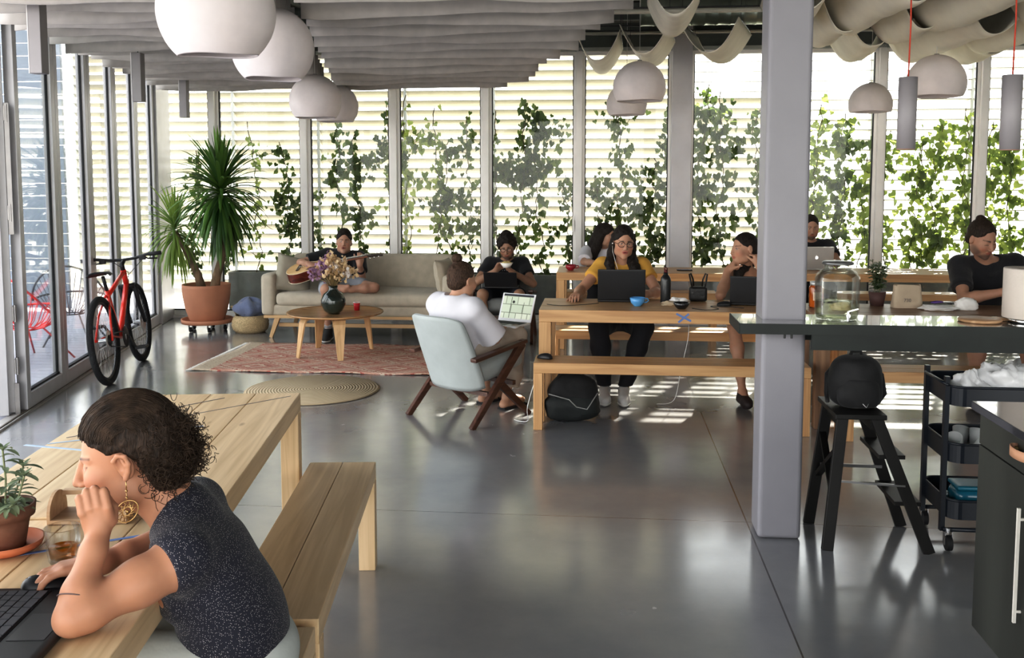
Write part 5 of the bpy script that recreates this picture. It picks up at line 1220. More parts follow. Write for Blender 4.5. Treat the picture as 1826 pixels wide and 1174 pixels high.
class Field:
    def __init__(s, k=.02): s.P = []; s.k = k; s.paint = []
    def cap(s, a, b, r1, r2=None, k=None, cut=0, op='u'):
        a, b = np.array(a, float), np.array(b, float); r2 = r1 if r2 is None else r2; r = max(r1, r2)
        s.P.append((op, s.k if k is None else k, lambda X, Y, Z: d_cap(X, Y, Z, a, b, r1, r2, cut), np.minimum(a, b)-r, np.maximum(a, b)+r)); return s
    def ell(s, c, r, M=None, k=None, op='u'):
        c = np.array(c, float); r = np.array(r, float) if np.ndim(r) else np.array([r]*3, float); R = r.max()
        s.P.append((op, s.k if k is None else k, lambda X, Y, Z: d_ell(X, Y, Z, c, r, M), c-R, c+R)); return s
    def half(s, p, n, k=.004):
        """keep the side the normal points away from"""
        p = np.array(p, float); n = np.array(n, float); n = n/np.linalg.norm(n)
        s.P.append(('i', k, lambda X, Y, Z: d_half(X, Y, Z, p, n), None, None)); return s
    def keep_any(s, planes, k=.008):
        """keep what lies behind at least one of the planes"""
        pl = [(np.array(p, float), np.array(n, float)/np.linalg.norm(n)) for p, n in planes]
        def fn(X, Y, Z):
            d = None
            for p, n in pl: q = d_half(X, Y, Z, p, n); d = q if d is None else np.minimum(d, q)
            return d
        s.P.append(('i', k, fn, None, None)); return s
    def chain(s, pts, rs, k=None):
        for i in range(len(pts)-1): s.cap(pts[i], pts[i+1], rs[i], rs[i+1], k=k)
        return s
    def mesh(s, h, disp=None):
        U = [p for p in s.P if p[0] == 'u']
        lo = np.min([p[3] for p in U], 0)-3*h; hi = np.max([p[4] for p in U], 0)+3*h
        n = np.ceil((hi-lo)/h).astype(int)+1
        F = np.full(n, .2, np.float32)
        ax = [lo[i]+h*np.arange(n[i]) for i in range(3)]
        for op, k, fn, a, b in s.P:
            if a is None: i0 = [0]*3; i1 = list(n)
            else:
                m = max(k, h)*1.6+2*h
                i0 = [max(0, int((a[i]-m-lo[i])/h)) for i in range(3)]; i1 = [min(n[i], int((b[i]+m-lo[i])/h)+2) for i in range(3)]
                if any(i1[i] <= i0[i] for i in range(3)): continue
            sl = tuple(slice(i0[i], i1[i]) for i in range(3))
            X = ax[0][sl[0]][:, None, None].astype(np.float32); Y = ax[1][sl[1]][None, :, None].astype(np.float32); Z = ax[2][sl[2]][None, None, :].astype(np.float32)
            d = fn(X, Y, Z); f = F[sl]
            if op == 'u': hh = np.clip(.5+.5*(f-d)/k, 0, 1); F[sl] = f+(d-f)*hh-k*hh*(1-hh)
            elif op == 's': d = -d; hh = np.clip(.5-.5*(f-d)/k, 0, 1); F[sl] = f+(d-f)*hh+k*hh*(1-hh)
            else: hh = np.clip(.5-.5*(f-d)/k, 0, 1); F[sl] = f+(d-f)*hh+k*hh*(1-hh)
        if disp: F += disp(ax[0][:, None, None], ax[1][None, :, None], ax[2][None, None, :]).astype(np.float32)
        return nets(F, lo, h)
def nets(F, lo, h):
    S = F < 0; c = tuple(k-1 for k in F.shape)
    cnt = np.zeros(c, np.int8)
    for i in (0, 1):
        for j in (0, 1):
            for k in (0, 1): cnt += S[i:i+c[0], j:j+c[1], k:k+c[2]]
    I = np.argwhere((cnt > 0) & (cnt < 8)); n = len(I)
    if n == 0: return [], []
    corners = [(i, j, k) for i in (0, 1) for j in (0, 1) for k in (0, 1)]
    val = {q: F[I[:, 0]+q[0], I[:, 1]+q[1], I[:, 2]+q[2]] for q in corners}
    acc = np.zeros((n, 3)); w = np.zeros(n)
    for a in corners:
        for axis in range(3):
            if a[axis]: continue
            b = list(a); b[axis] = 1; b = tuple(b)
            fa, fb = val[a], val[b]; m = (fa < 0) != (fb < 0)
            t = np.where(m, fa/np.where(m, fa-fb, 1), 0)
            p = np.array(a, float)[None, :].repeat(n, 0); p[:, axis] += t
            acc += p*m[:, None]; w += m
    vs = (acc/w[:, None]+I)*h+lo
    idx = np.full(c, -1, np.int32); idx[I[:, 0], I[:, 1], I[:, 2]] = np.arange(n)
    quads = []
    for axis in range(3):
        o = [x for x in range(3) if x != axis]
        sl0 = [slice(1, -1)]*3; sl1 = [slice(1, -1)]*3; sl0[axis] = slice(0, -1); sl1[axis] = slice(1, None)
        A, B = S[tuple(sl0)], S[tuple(sl1)]
        for flip in (0, 1):
            E = np.argwhere((A & ~B) if flip == 0 else (~A & B))
            if len(E) == 0: continue
            base = E.copy(); base[:, o[0]] += 1; base[:, o[1]] += 1
            q = []
            for d0, d1 in ((0, 0), (1, 0), (1, 1), (0, 1)):
                b = base.copy(); b[:, o[0]] -= d0; b[:, o[1]] -= d1
                q.append(idx[b[:, 0], b[:, 1], b[:, 2]])
            q = np.stack(q, 1)
            if (flip == 1) ^ (axis == 1): q = q[:, ::-1]
            quads.append(q)
    return vs, np.concatenate(quads)
def mesh_obj(name, field, h, m, parent=None, base=(0, 0, 0), col=None, disp=None, label=None, smooth_it=0):
    vs, fs = field.mesh(h, disp)
    me = bpy.data.meshes.new(name); n = len(vs); q = len(fs)
    me.vertices.add(n); me.loops.add(q*4); me.polygons.add(q)
    me.vertices.foreach_set('co', (vs-np.array(base)).astype(np.float32).ravel())
    me.loops.foreach_set('vertex_index', fs.astype(np.int32).ravel())
    me.polygons.foreach_set('loop_start', np.arange(0, q*4, 4, dtype=np.int32)); me.polygons.foreach_set('loop_total', np.full(q, 4, np.int32))
    me.polygons.foreach_set('use_smooth', np.ones(q, bool)); me.update(calc_edges=True); me.validate()
    me.materials.append(m)
    if col is not None:
        C = np.ones((n, 4), np.float32); C[:, :3] = np.array(col)
        X, Y, Z = vs[:, 0], vs[:, 1], vs[:, 2]
        for fn, c, soft in field.paint:
            d = fn(X, Y, Z); a = np.clip(.5-d/soft, 0, 1)[:, None]; C[:, :3] = C[:, :3]*(1-a)+np.array(c)*a
        at = me.color_attributes.new('Col', 'FLOAT_COLOR', 'POINT'); at.data.foreach_set('color', C.ravel())
    o = bpy.data.objects.new(name, me); COL.objects.link(o)
    if parent is not None: o.parent = parent
    if label: o['label'] = label
    if smooth_it: d = o.modifiers.new('sm', 'SMOOTH'); d.factor = .5; d.iterations = smooth_it
    return o
def rot3(yaw=0, pitch=0, roll=0):
    """head basis: faces -Y at zero; yaw about up, pitch > 0 looks down, roll > 0 tips to its own left"""
    M = Matrix.Rotation(radians(yaw), 3, 'Z') @ Matrix.Rotation(radians(pitch), 3, 'X') @ Matrix.Rotation(radians(roll), 3, 'Y')
    return np.array(M)
def head(S, c, R, skin, female=False, beard=None, brow=(.04, .025, .02), s=1.0, lips=None, eyes_closed=False, ears=True, mouth_open=0.):
    P = lambda x, y, z: c+R @ (np.array([x, y, z])*s)
    L = lambda *r: [q*s for q in r]
    S.ell(P(0, .018, .030), L(.076, .096, .092), R, k=.01)
    S.ell(P(0, -.028, -.030), L(.064 if not female else .060, .066, .080), R, k=.03)
    S.ell(P(0, -.040, -.078), L(.046 if not female else .040, .045, .036), R, k=.03)
    S.ell(P(0, -.076, -.104), L(.020, .018, .017), R, k=.025)
    for q in (-1, 1):
        S.ell(P(q*.040, -.062, -.030), L(.024, .024, .026), R, k=.025)       # cheeks
        S.ell(P(q*.052, -.015, -.072), L(.014, .03, .024), R, k=.03)        # jaw
        S.ell(P(q*.031, -.090, .003), L(.018, .0135, .011), R, k=.008, op='s')    # sockets
        S.ell(P(q*.031, -.0705, .003), L(.0135, .0125, .0120), R, k=.004)         # eyeballs
        S.cap(P(q*.046, -.0600, .0210), P(q*.015, -.0820, .020), (.0046 if female else .0062)*s, (.0052 if female else .0072)*s, k=.010)   # brow ridge
        if ears:
            S.ell(P(q*.078, .010, -.006), L(.009, .018, .031), R, k=.006)
            S.ell(P(q*.088, .005, -.002), L(.006, .010, .018), R, k=.004, op='s')
    S.cap(P(0, -.090, .010), P(0, -.110, -.026), .0070*s, .0100*s, k=.012)     # nose
    S.ell(P(0, -.112, -.033), L(.0105, .011, .0085), R, k=.008)
    for q in (-1, 1): S.ell(P(q*.0115, -.101, -.036), L(.0065, .009, .0065), R, k=.006)
    S.ell(P(0, -.0905, -.0565), L(.025, .0105, .0052), R, k=.006); S.ell(P(0, -.0895, -.0680), L(.021, .0105, .0062), R, k=.006)
    if mouth_open: S.ell(P(0, -.098, -.062), L(.013, .010, .006*mouth_open), R, k=.003, op='s')
    lp = lips or (skin[0]*.80, skin[1]*.50, skin[2]*.50)
    pe = lambda p, r, col_, soft: S.paint.append((lambda X, Y, Z, p=p, r=np.array(r)*s: d_ell(X, Y, Z, p, r, R), col_, soft))
    pe(P(0, -.096, -.062), (.025, .016, .0125), lp, .006)
    if mouth_open: pe(P(0, -.094, -.062), (.013, .012, .006*mouth_open), (.06, .01, .01), .004)
    for q in (-1, 1):
        pe(P(q*.045, -.07, -.035), (.022, .03, .02), (skin[0]*1.02, skin[1]*.82, skin[2]*.80), .03)
        if eyes_closed:
            S.paint.append((lambda X, Y, Z, a=P(q*.019, -.084, -.003), b=P(q*.043, -.080, -.003): d_cap(X, Y, Z, a, b, .002*s, .0018*s, 0), brow, .003))
        else:
            pe(P(q*.031, -.083, .002), (.0115, .008, .0048), (.55, .50, .48), .003); pe(P(q*.031, -.084, .002), (.0055, .006, .0050), (.03, .018, .012), .002)
            S.paint.append((lambda X, Y, Z, a=P(q*.019, -.084, .0078), b=P(q*.045, -.072, .0060): d_cap(X, Y, Z, a, b, .0022*s, .0022*s, 0), (.04, .025, .02), .003))
        S.paint.append((lambda X, Y, Z, a=P(q*.015, -.0895, .0235), b=P(q*.051, -.0615, .0245): d_cap(X, Y, Z, a, b, (.0045 if not female else .0032)*s, (.0030 if not female else .0024)*s, 0), brow, .004))
    pe(P(0, -.118, -.040), (.011, .012, .004), (skin[0]*.55, skin[1]*.4, skin[2]*.4), .006)
    if beard:
        pe(P(0, -.072, -.098), (.050, .050, .030), beard, .02)
        for q in (-1, 1): pe(P(q*.055, -.030, -.062), (.022, .045, .034), beard, .02)
        pe(P(0, -.108, -.0475), (.026, .014, .0055), beard, .006)
        pe(P(0, -.098, -.063), (.017, .018, .0075), lp, .004)
def arm(S, sh, el, wr, s=1.0, k=.02):
    sh, el, wr = map(np.array, (sh, el, wr)); S.chain([sh, sh+(el-sh)*.35, el], [.050*s, .045*s, .037*s], k=k)
    S.chain([el, el+(wr-el)*.30, wr], [.036*s, .039*s, .025*s], k=k)
def hand(S, wr, d, nrm, side, curl=(.5, .6, .4), s=1.0, thumb=(.6, .3), spread=.06, k=.006, fist=False):
    """wr wrist; d direction of the fingers; nrm where the palm faces; side = +1/-1 which side the thumb is on (cross(d, nrm) * side)"""
    wr = np.array(wr, float); d = np.array(d, float); d /= np.linalg.norm(d); nrm = np.array(nrm, float); nrm -= d*(d @ nrm); nrm /= np.linalg.norm(nrm)
    u = np.cross(d, nrm)*side          # towards the thumb
    Mx = np.stack([u, d, nrm], 1)
    S.ell(wr+d*.045*s, [.040*s, .052*s, .0155*s], Mx, k=.02)
    S.ell(wr+d*.035*s+u*.020*s+nrm*.010*s, [.018*s, .032*s, .015*s], Mx, k=.015)
    S.cap(wr-d*.01*s, wr+d*.03*s, .024*s, .022*s, k=.02)
    Ls = [(.040, .025, .021), (.044, .029, .022), (.041, .027, .022), (.032, .020, .019)]
    tips = []
    for i in range(4):
        off = (.027-.018*i)
        p = wr+d*(.083-.004*abs(i-1.2))*s+u*off*s; yawf = (.10-.07*i)*spread*10*.6
        dd = d*cos(yawf)+u*sin(yawf); a = 0; r = [.0092, .0085, .0078, .0068]
        S.cap(wr+d*.045*s+u*off*.8*s, p, .0105*s, .0098*s, k=.010)
        for j in range(3):
            a += curl[j]*(1+.10*(i-1.5)*.5); v = dd*cos(a)+nrm*sin(a)
            q = p+v*Ls[i][j]*s; S.cap(p, q, r[j]*s, r[j+1]*s, k=.0035 if j else .006); p = q
        tips.append(p)
    t0 = wr+d*.022*s+u*.022*s+nrm*.008*s; ta = thumb[0]
    v = d*cos(ta)*.9+u*sin(ta)+nrm*.35; v /= np.linalg.norm(v); t1 = t0+v*.042*s
    v2 = v*cos(thumb[1])+(d*.6-u*.3+nrm*.5)*sin(thumb[1]); v2 /= np.linalg.norm(v2); t2 = t1+v2*.032*s; v3 = v2+nrm*.15-u*.15; v3 /= np.linalg.norm(v3); t3 = t2+v3*.024*s
    S.cap(t0, t1, .0145*s, .0110*s, k=.012); S.cap(t1, t2, .0105*s, .0095*s, k=.005); S.cap(t2, t3, .0092*s, .0075*s, k=.004)
    return tips
def torso(S, P, C, N, SR, SL, HR, HL, s=1.0, off=0., female=False, k=.05, hips=True):
    P, C, N, SR, SL, HR, HL = map(lambda a: np.array(a, float), (P, C, N, SR, SL, HR, HL))
    up = (N-P)/np.linalg.norm(N-P); x = (SL-SR); x -= up*(x @ up); x /= np.linalg.norm(x); y = np.cross(up, x)
    M = np.stack([x, y, up], 1)
    S.ell(C, [(.152*s+off), (.098*s+off), (.150*s+off)], M, k=k)
    hx = HL-HR; hx /= np.linalg.norm(hx); hy = np.cross(up, hx); hy /= np.linalg.norm(hy); M2 = np.stack([hx, hy, np.cross(hx, hy)], 1)
    W_ = P*.5+C*.5; S.ell(W_, [(.125 if female else .135)*s+off, .092*s+off, .14*s+off], M, k=k)
    if hips: S.ell(P, [.155*s+off, .108*s+off, .105*s+off], M2, k=k)
    S.cap(SR+(N-SR)*.08, N-up*.02, .050*s+off, .058*s+off, k=k*.8); S.cap(SL+(N-SL)*.08, N-up*.02, .050*s+off, .058*s+off, k=k*.8)
    for sh in (SR, SL): S.cap(sh, C*.55+sh*.45, .050*s+off, .07*s+off, k=k*.7)
    if female:
        for q in (-1, 1): S.ell(C+x*q*.068*s-y*(.078*s)+up*.015, [.052*s+off, .048*s+off, .05*s+off], M, k=.03)
    return M
def leg(S, hip, kn, an, s=1.0, off=0., k=.03, calf=True):
    hip, kn, an = map(lambda a: np.array(a, float), (hip, kn, an))
    S.chain([hip, hip+(kn-hip)*.5, kn], [.085*s+off, .072*s+off, .053*s+off], k=k)
    S.chain([kn, kn+(an-kn)*.32, kn+(an-kn)*.75, an], [.050*s+off, .052*s+off, .034*s+off, .030*s+off], k=k)
def foot(S, an, toe, s=1.0, k=.02, off=0.):
    an, toe = np.array(an, float), np.array(toe, float)
    heel = an+(an-toe)*.22; heel[2] = toe[2]
    S.cap(an, heel, .030*s+off, .026*s+off, k=k); S.cap(heel, toe*.65+an*.35*np.array([1, 1, 0])+np.array([0, 0, toe[2]*.35]), .026*s+off, .034*s+off, k=k); S.cap(an, toe*.8+an*.2, .030*s+off, .028*s+off, k=k); S.cap(toe*.75+an*np.array([.25, .25, 0])+np.array([0, 0, toe[2]*.25]), toe, .034*s+off, .024*s+off, k=k)
def shoe(name, an, toe, m, parent, base, sole=None, off=.008, h=.006, label=None):
    S = Field(.02); foot(S, an, toe, off=off); a = np.array(an, float); S.half(a+V3(0, 0, .03), (0, 0, 1)); S.half((toe[0], toe[1], .004), (0, 0, -1), k=.002)
    o = mesh_obj(name, S, h, m, parent, base, label=label)
    if sole:
        S = Field(.02); foot(S, an, toe, off=off+.006); S.half((0, 0, .024), (0, 0, 1), k=.002); S.half((0, 0, .0015), (0, 0, -1), k=.001)
        mesh_obj('sole', S, h, sole, o, base)
    return o
def hair_mat(name, c, rough=.45):
    if name in MATS: return MATS[name]
    m, nt, b = _nt(name); tc = nt.nodes.new('ShaderNodeTexCoord'); w = nt.nodes.new('ShaderNodeTexNoise'); w.inputs['Scale'].default_value = 35; w.inputs['Detail'].default_value = 6; w.inputs['Distortion'].default_value = 2
    mp = nt.nodes.new('ShaderNodeMapping'); mp.inputs['Scale'].default_value = (2.2, 2.2, .6); nt.links.new(tc.outputs['Object'], mp.inputs[0]); nt.links.new(mp.outputs[0], w.inputs['Vector'])
    cr = nt.nodes.new('ShaderNodeValToRGB'); cr.color_ramp.elements[0].position = .35; cr.color_ramp.elements[0].color = (*[x*.45 for x in c], 1); cr.color_ramp.elements[1].position = .7; cr.color_ramp.elements[1].color = (*[x*1.6 for x in c], 1)
    nt.links.new(w.outputs[0], cr.inputs[0]); nt.links.new(cr.outputs[0], b.inputs['Base Color']); b.inputs['Roughness'].default_value = .6; b.inputs['Specular IOR Level'].default_value = .22
    bp = nt.nodes.new('ShaderNodeBump'); bp.inputs['Strength'].default_value = .8; bp.inputs['Distance'].default_value = .006; nt.links.new(w.outputs[0], bp.inputs['Height']); nt.links.new(bp.outputs[0], b.inputs['Normal'])
    MATS[name] = m; return m
def wob(amp, freq, ph=0):
    return lambda X, Y, Z: amp*(np.sin(X*freq+ph+2*np.sin(Y*freq*.6))*np.sin(Y*freq*1.1+1.3*np.sin(Z*freq*.7))*np.sin(Z*freq*.9+ph))
def cap_hair(c, R, s=1.0, thick=.014, line=.0, back=-.07, k=.012, nape=None, top=.0, ears=True):
    """hair shell: hairline from the top of the forehead down to the ear, full behind the ears"""
    S = Field(k); P = lambda x, y, z: c+R @ (np.array([x, y, z])*s); D = lambda *v: R @ np.array(v, float)
    S.ell(P(0, .022, .030+top*.5), [(.077+thick*.45)*s, (.096+thick*.75)*s, (.092+thick+top*.5)*s], R)
    S.ell(P(0, .060, -.025), [(.064+thick*.4)*s, (.055+thick*.7)*s, (.064)*s], R)
    zb = back if back > -.2 else -.2
    S.keep_any([(P(0, -.012, .006+line), D(0, -.42, -.90)), (P(0, .030, 0), D(0, -1, -.15))], k=.010)
    S.ell(P(0, -.106, -.012+line), [.067*s, .085*s, .088*s], R, k=.014, op='s')
    S.half(P(0, 0, nape if nape is not None else min(zb, -.045)), D(0, -.2, -1), k=.010)
    for q in (-1, 1):
        if ears: S.ell(P(q*.088, .006, -.008), [.026*s, .024*s, .036*s], R, k=.006, op='s')
    return S
def glasses(c, R, m, parent, base, s=1.0, lens=None, size=.024):
    g = MB(); P = lambda x, y, z: Vector(c+R @ (np.array([x, y, z])*s)-np.array(base))
    for q in (-1, 1):
        g.tube([P(q*.034+size*cos(2*pi*i/20), -.100+.006*abs(cos(2*pi*i/20)), .001+size*.82*sin(2*pi*i/20)) for i in range(20)], .0024, 6, closed=True)
        g.tube([P(q*(.034+size), -.094, .004), P(q*.078, -.08, .006), P(q*.082, 0, .006)], .002, 6)
    g.tube([P(-.011, -.101, .004), P(0, -.106, .006), P(.011, -.101, .004)], .002, 6)
    return g.build('glasses', m, parent)
SKINM = attr_mat('skin', .5, .35, sss=.12)
def person(label, base, B, h, col, smooth_it=2):
    """B: body field"""
    o = mesh_obj('person', B, h, SKINM, None, base, col=col, smooth_it=smooth_it); o.location = base
    return tag(o, label, 'person')
def tee(P, C, N, SR, SL, HR, HL, ER, EL, s=1.0, off=.014, sleeve=.6, female=False, neck=.055, hem=None, loose=0., elbow_r=.05):
    S = Field(.03); P, C, N, SR, SL, ER, EL = map(lambda a: np.array(a, float), (P, C, N, SR, SL, ER, EL))
    torso(S, P, C, N, SR, SL, HR, HL, s, off+loose, female)
    for sh, el in ((SR, ER), (SL, EL)):
        if el is None: continue
        e = sh+(el-sh)*sleeve
        S.cap(sh, e, .056*s+off, (elbow_r+.004)*s+off+loose*.5, cut=1, k=.025)
    up = (N-C)/np.linalg.norm(N-C)
    S.ell(N+up*.050, [.074*s, .074*s, neck*s], None, k=.01, op='s')
    if hem is not None: S.half(hem[0], hem[1])
    return S
# ---------------------------------------------------------------- foreground woman
def A(*v): return np.array(v, float)
TEE_BLK = mat('black cotton', (.010, .010, .013), .9, var=.2, bump=.2, bscale=60, sheen=.2)
DK_HAIR = hair_mat('near black hair', (.022, .016, .013))
BR_HAIR = hair_mat('dark brown hair', (.035, .022, .015))
FRAMES = mat('dark spectacle frame', (.02, .012, .01), .3)
def fg_woman():
    base = A(-.83, 2.08, 0); skin = (.45, .235, .15)
    P, C, N = A(-.855, 2.08, .56), A(-.885, 2.05, .745), A(-.955, 2.03, .905)
    SL, SR = A(-.890, 1.895, .840), A(-.99, 2.20, .85)
    EL, WL = A(-1.035, 1.715, .789), A(-1.036, 1.838, .924)
    ER, WR = A(-.99, 2.20, .80), A(-1.115, 1.965, .795)
    HC = A(-1.058, 1.99, 1.040); R = rot3(-71, 15, 2)
    B = Field(.02)
    M = torso(B, P, C, N, SR, SL, A(-.85, 1.98, .54), A(-.85, 2.18, .54), .92, 0, True)
    B.cap(N, HC+R @ A(0, .035, -.055), .052, .050, k=.03); B.cap(N-A(0, 0, .02), HC+R @ A(0, .00, -.085), .045, .040, k=.03)
    head(B, HC, R, skin, True, brow=(.06, .035, .025), eyes_closed=False)
    # the near ear: rim, inner fold and lobe
    E_ = lambda x, y, z: HC+R @ A(x, y, z)
    B.chain([E_(.080, -.006, -.002), E_(.087, -.008, .014), E_(.091, .004, .024), E_(.094, .018, .018), E_(.093, .021, .000), E_(.089, .014, -.018), E_(.085, .004, -.032)], [.0045, .0045, .005, .005, .0048, .0048, .006], k=.004)
    B.chain([E_(.086, .008, .012), E_(.088, .011, -.002), E_(.086, .006, -.014)], [.0035, .0038, .0035], k=.004)
    B.ell(E_(.090, .002, -.004), [.006, .006, .010], R, k=.003, op='s')
    for sh, el, wr in ((SL, EL, WL), (SR, ER, WR)):
        B.chain([sh, sh+(el-sh)*.4, el+(sh-el)*.12, el], [.054, .045, .037, .031], k=.03)
        B.chain([el, el+(wr-el)*.28, el+(wr-el)*.75, wr], [.030, .0325, .0245, .0215], k=.018)
    # fist against the cheek: fingers folded over, back of the hand to the near side
    u = A(.90, .42, 0); nn = A(-.40, .88, -.12); nn /= np.linalg.norm(nn); d = np.cross(u, nn); d = d if d[2] > 0 else -d; d = d-u*.20; d /= np.linalg.norm(d)
    Mx = np.stack([u, d, nn], 1)
    B.ell(WL+d*.028-nn*.004, [.031, .037, .018], Mx, k=.016)
    for i in range(4):
        off = .0245-.0163*i; hgt = (.000, .004, .001, -.007)[i]
        k0 = WL+d*(.048+hgt)+u*off-nn*.014; B.cap(WL+d*.012+u*off*.7, k0, .0108, .0100, k=.006)
        f1 = k0+d*(.033+hgt*.5)+nn*.006; B.cap(k0, f1, .0100, .0090, k=.0022)
        f2 = f1+(nn*.80-d*.35)*.026; B.cap(f1, f2, .0090, .0083, k=.0022); B.cap(f2, f2-d*.018-nn*.004, .0083, .0078, k=.003)
    t0 = WL+d*.016+u*.024+nn*.006; t1 = t0+(d*.8+u*.22+nn*.35)*.030; t2 = t1+(d*.7-u*.3+nn*.55)*.028
    B.cap(t0, t1, .0135, .0118, k=.008); B.cap(t1, t2, .0112, .0092, k=.003)
    # other hand over the mouse
    hd = A(-.86, -.50, .02)
    hand(B, WR, hd, A(0, -.10, -1), -1, curl=(.28, .42, .35), s=.93, thumb=(.55, .2), k=.005)
    o = person('woman with short curly dark hair, chin on fist, dark polka-dot sleeveless top, hand on mouse', base, B, .0027, skin, 1)
    # tattoo band around the forearm
    # top
    navy = _dots()
    S = Field(.03); torso(S, P, C, N, SR, SL, A(-.85, 1.98, .54), A(-.85, 2.18, .54), .92, .015, True)
    up = (N-C)/np.linalg.norm(N-C)
    for sh, el in ((SL, EL), (SR, ER)): S.cap(sh, sh+(el-sh)*.10, .060, .062, k=.02)
    S.ell(P*.6+C*.4+A(.03, 0, -.02), [.10, .14, .14], None, k=.05)
    S.half(SL+(EL-SL)*.16, EL-SL, k=.006); 
    S.ell(HC+R @ A(0, .01, -.125), [.072, .072, .075], None, k=.008, op='s')
    S.cap(N+A(-.075, -.01, .02), N+A(-.13, -.02, -.05), .055, .03, k=.01, op='s')
    S.half((0, 0, .52), (0, 0, -1))
    mesh_obj('top', S, .005, navy, o, base, smooth_it=2)
    # trousers
    S = Field(.03); S.ell(P-A(0, 0, .02), [.15, .165, .12], None)
    for q, y in ((-1, 1.98), (1, 2.17)):
        hip = A(-.86, y, .545); kn = A(-1.24, y-.03, .555); an = A(-1.22, y-.02, .10); leg(S, hip, kn, an, .95, .014)
    S.half(P+A(0, 0, .06), (0.2, 0, 1)); S.half((0, 0, .14), (0, 0, -1)); S.half((0, 0, .655), (0, 0, 1))
    mesh_obj('trousers', S, .009, mat('pale grey trousers', (.46, .48, .46), .9, var=.05, bump=.2), o, base)
    for y in (1.96, 2.15): shoe('shoe', (-1.22, y, .09), (-1.40, y, .035), mat('canvas shoe', (.12, .12, .14), .8), o, base)
    # hair: skull shell, curly mass behind, loose strands
    S = Field(.02); Pq = lambda x, y, z: HC+R @ A(x, y, z)
    S.ell(Pq(0, .025, .038), [.085, .106, .098], R); S.ell(Pq(0, .060, .0), [.084, .076, .092], R, k=.03)
    S.ell(Pq(0, .080, -.010), [.078, .064, .078], R, k=.03); S.ell(Pq(0, .070, -.065), [.058, .052, .050], R, k=.03)
    S.keep_any([(Pq(0, -.018, .028), R @ A(0, -.52, -.85)), (Pq(0, .034, 0), R @ A(0, -1, -.1))], k=.012)
    for q in (-1, 1): S.ell(Pq(q*.090, .004, -.008), [.024, .026, .036], R, k=.008, op='s')
    hm = mesh_obj('hair', S, .0045, BR_HAIR, o, base, disp=lambda X, Y, Z: wob(.003, 130)(X, Y, Z)+wob(.002, 260, 2)(X, Y, Z))
    rnd = random.Random(4); st = MB()
    cu = bpy.data.curves.new('hair_strands', 'CURVE'); cu.dimensions = '3D'; cu.bevel_depth = .0007; cu.bevel_resolution = 0
    def strand(pts):
        sp = cu.splines.new('POLY'); sp.points.add(len(pts)-1)
        for i, p in enumerate(pts): sp.points[i].co = (*(p-base), 1)
    def on_skull(ph, ang, r_): return A(sin(ph)*.0855*r_, .025-.107*cos(ph)*cos(ang)*r_, .038+.099*cos(ph)*sin(ang)*r_)
    for i in range(3200):      # strands swept back over the skull
        ph = rnd.uniform(-1.35, 1.35); a0 = rnd.uniform(.3, 1.9); a1 = a0+rnd.uniform(.5, 1.3); w0 = rnd.uniform(0, 6); am = rnd.uniform(.006, .03); pts = []; lift = rnd.uniform(1.0, 1.022)+(.03*rnd.random() if rnd.random() < .12 else 0)
        for k in range(11):
            a = a0+(a1-a0)*k/10; p = on_skull(ph+am*sin(a*11+w0)-.10*sin(a)*np.sign(ph), a, lift+.004*sin(a*17+w0))
            if (p[1]+.018)*.52+(p[2]-.028)*.85 < -.002 and p[1] < .034:
                if pts: break
                continue
            pts.append(HC+R @ p)
        if len(pts) > 3: strand(pts)
    for i in range(2900):      # curls
        c0 = Pq(rnd.gauss(0, .055), .095+rnd.gauss(0, .04), .0+rnd.gauss(0, .055))
        if (R.T @ (c0-HC))[1] < .030: continue
        out = c0-Pq(0, .06, .0); out /= np.linalg.norm(out)+1e-6
        r_ = rnd.uniform(.004, .011); ax = np.array([rnd.gauss(0, 1) for _ in range(3)]); ax /= np.linalg.norm(ax); uu = np.cross(ax, out); uu /= np.linalg.norm(uu)+1e-6
        surf = Pq(0, .065, -.010)+out*(.082+rnd.uniform(-.012, .020))+A(*[rnd.gauss(0, .010) for _ in range(3)]); vv = np.cross(uu, ax)
        surf = surf+ (R @ A(0, 0, -.02))*rnd.random(); _q0 = rnd.uniform(0, 3)
        if (R.T @ (surf-HC))[1] < .026 or (R.T @ (surf-HC))[2] < -.095: continue
        strand([surf+uu*r_*cos(q)+vv*r_*sin(q)+ax*q*.0022 for q in [_q0+.33*k for k in range(rnd.randint(11, 20))]])
    for i in range(70):       # nape wisps
        p = Pq(rnd.uniform(-.05, .06), .070+rnd.uniform(-.03, .03), -.085); L = []
        for k in range(8): L.append(p.copy()); p = p+A(rnd.gauss(.001, .004), rnd.gauss(0, .004), -.006+rnd.gauss(0, .003))
        strand(L)
    tmp = bpy.data.objects.new('tmp', cu); COL.objects.link(tmp); dg = bpy.context.evaluated_depsgraph_get(); me = bpy.data.meshes.new_from_object(tmp.evaluated_get(dg)); bpy.data.objects.remove(tmp)
    co_ = bpy.data.objects.new('hair_strands', me); COL.objects.link(co_); me.materials.clear(); me.materials.append(mat('hair strand', (.045, .028, .018), .5, var=.35, scale=30, spec=.25)); co_.parent = hm
    # earring
    g = MB(); e0 = Vector(HC+R @ A(.090, .003, -.040)-base); r_ = .0235; ce = e0+Vector((0, 0, -.062))
    vx = Vector(R @ A(0, 1, 0)); vz = Vector((0, 0, 1)); 
    g.tube([e0+Vector((0, 0, .004)), e0+Vector((0, 0, -.014))], .0012, 6); g.ball(e0+Vector((0, 0, -.017)), .003, 6); g.tube([e0+Vector((0, 0, -.018)), e0+Vector((0, 0, -.038))], .0009, 6); g.ball(e0+Vector((0, 0, -.032)), .0026, 6)
    g.tube([ce+vx*r_*cos(2*pi*i/28)+vz*r_*sin(2*pi*i/28) for i in range(28)], .0014, 6, closed=True)
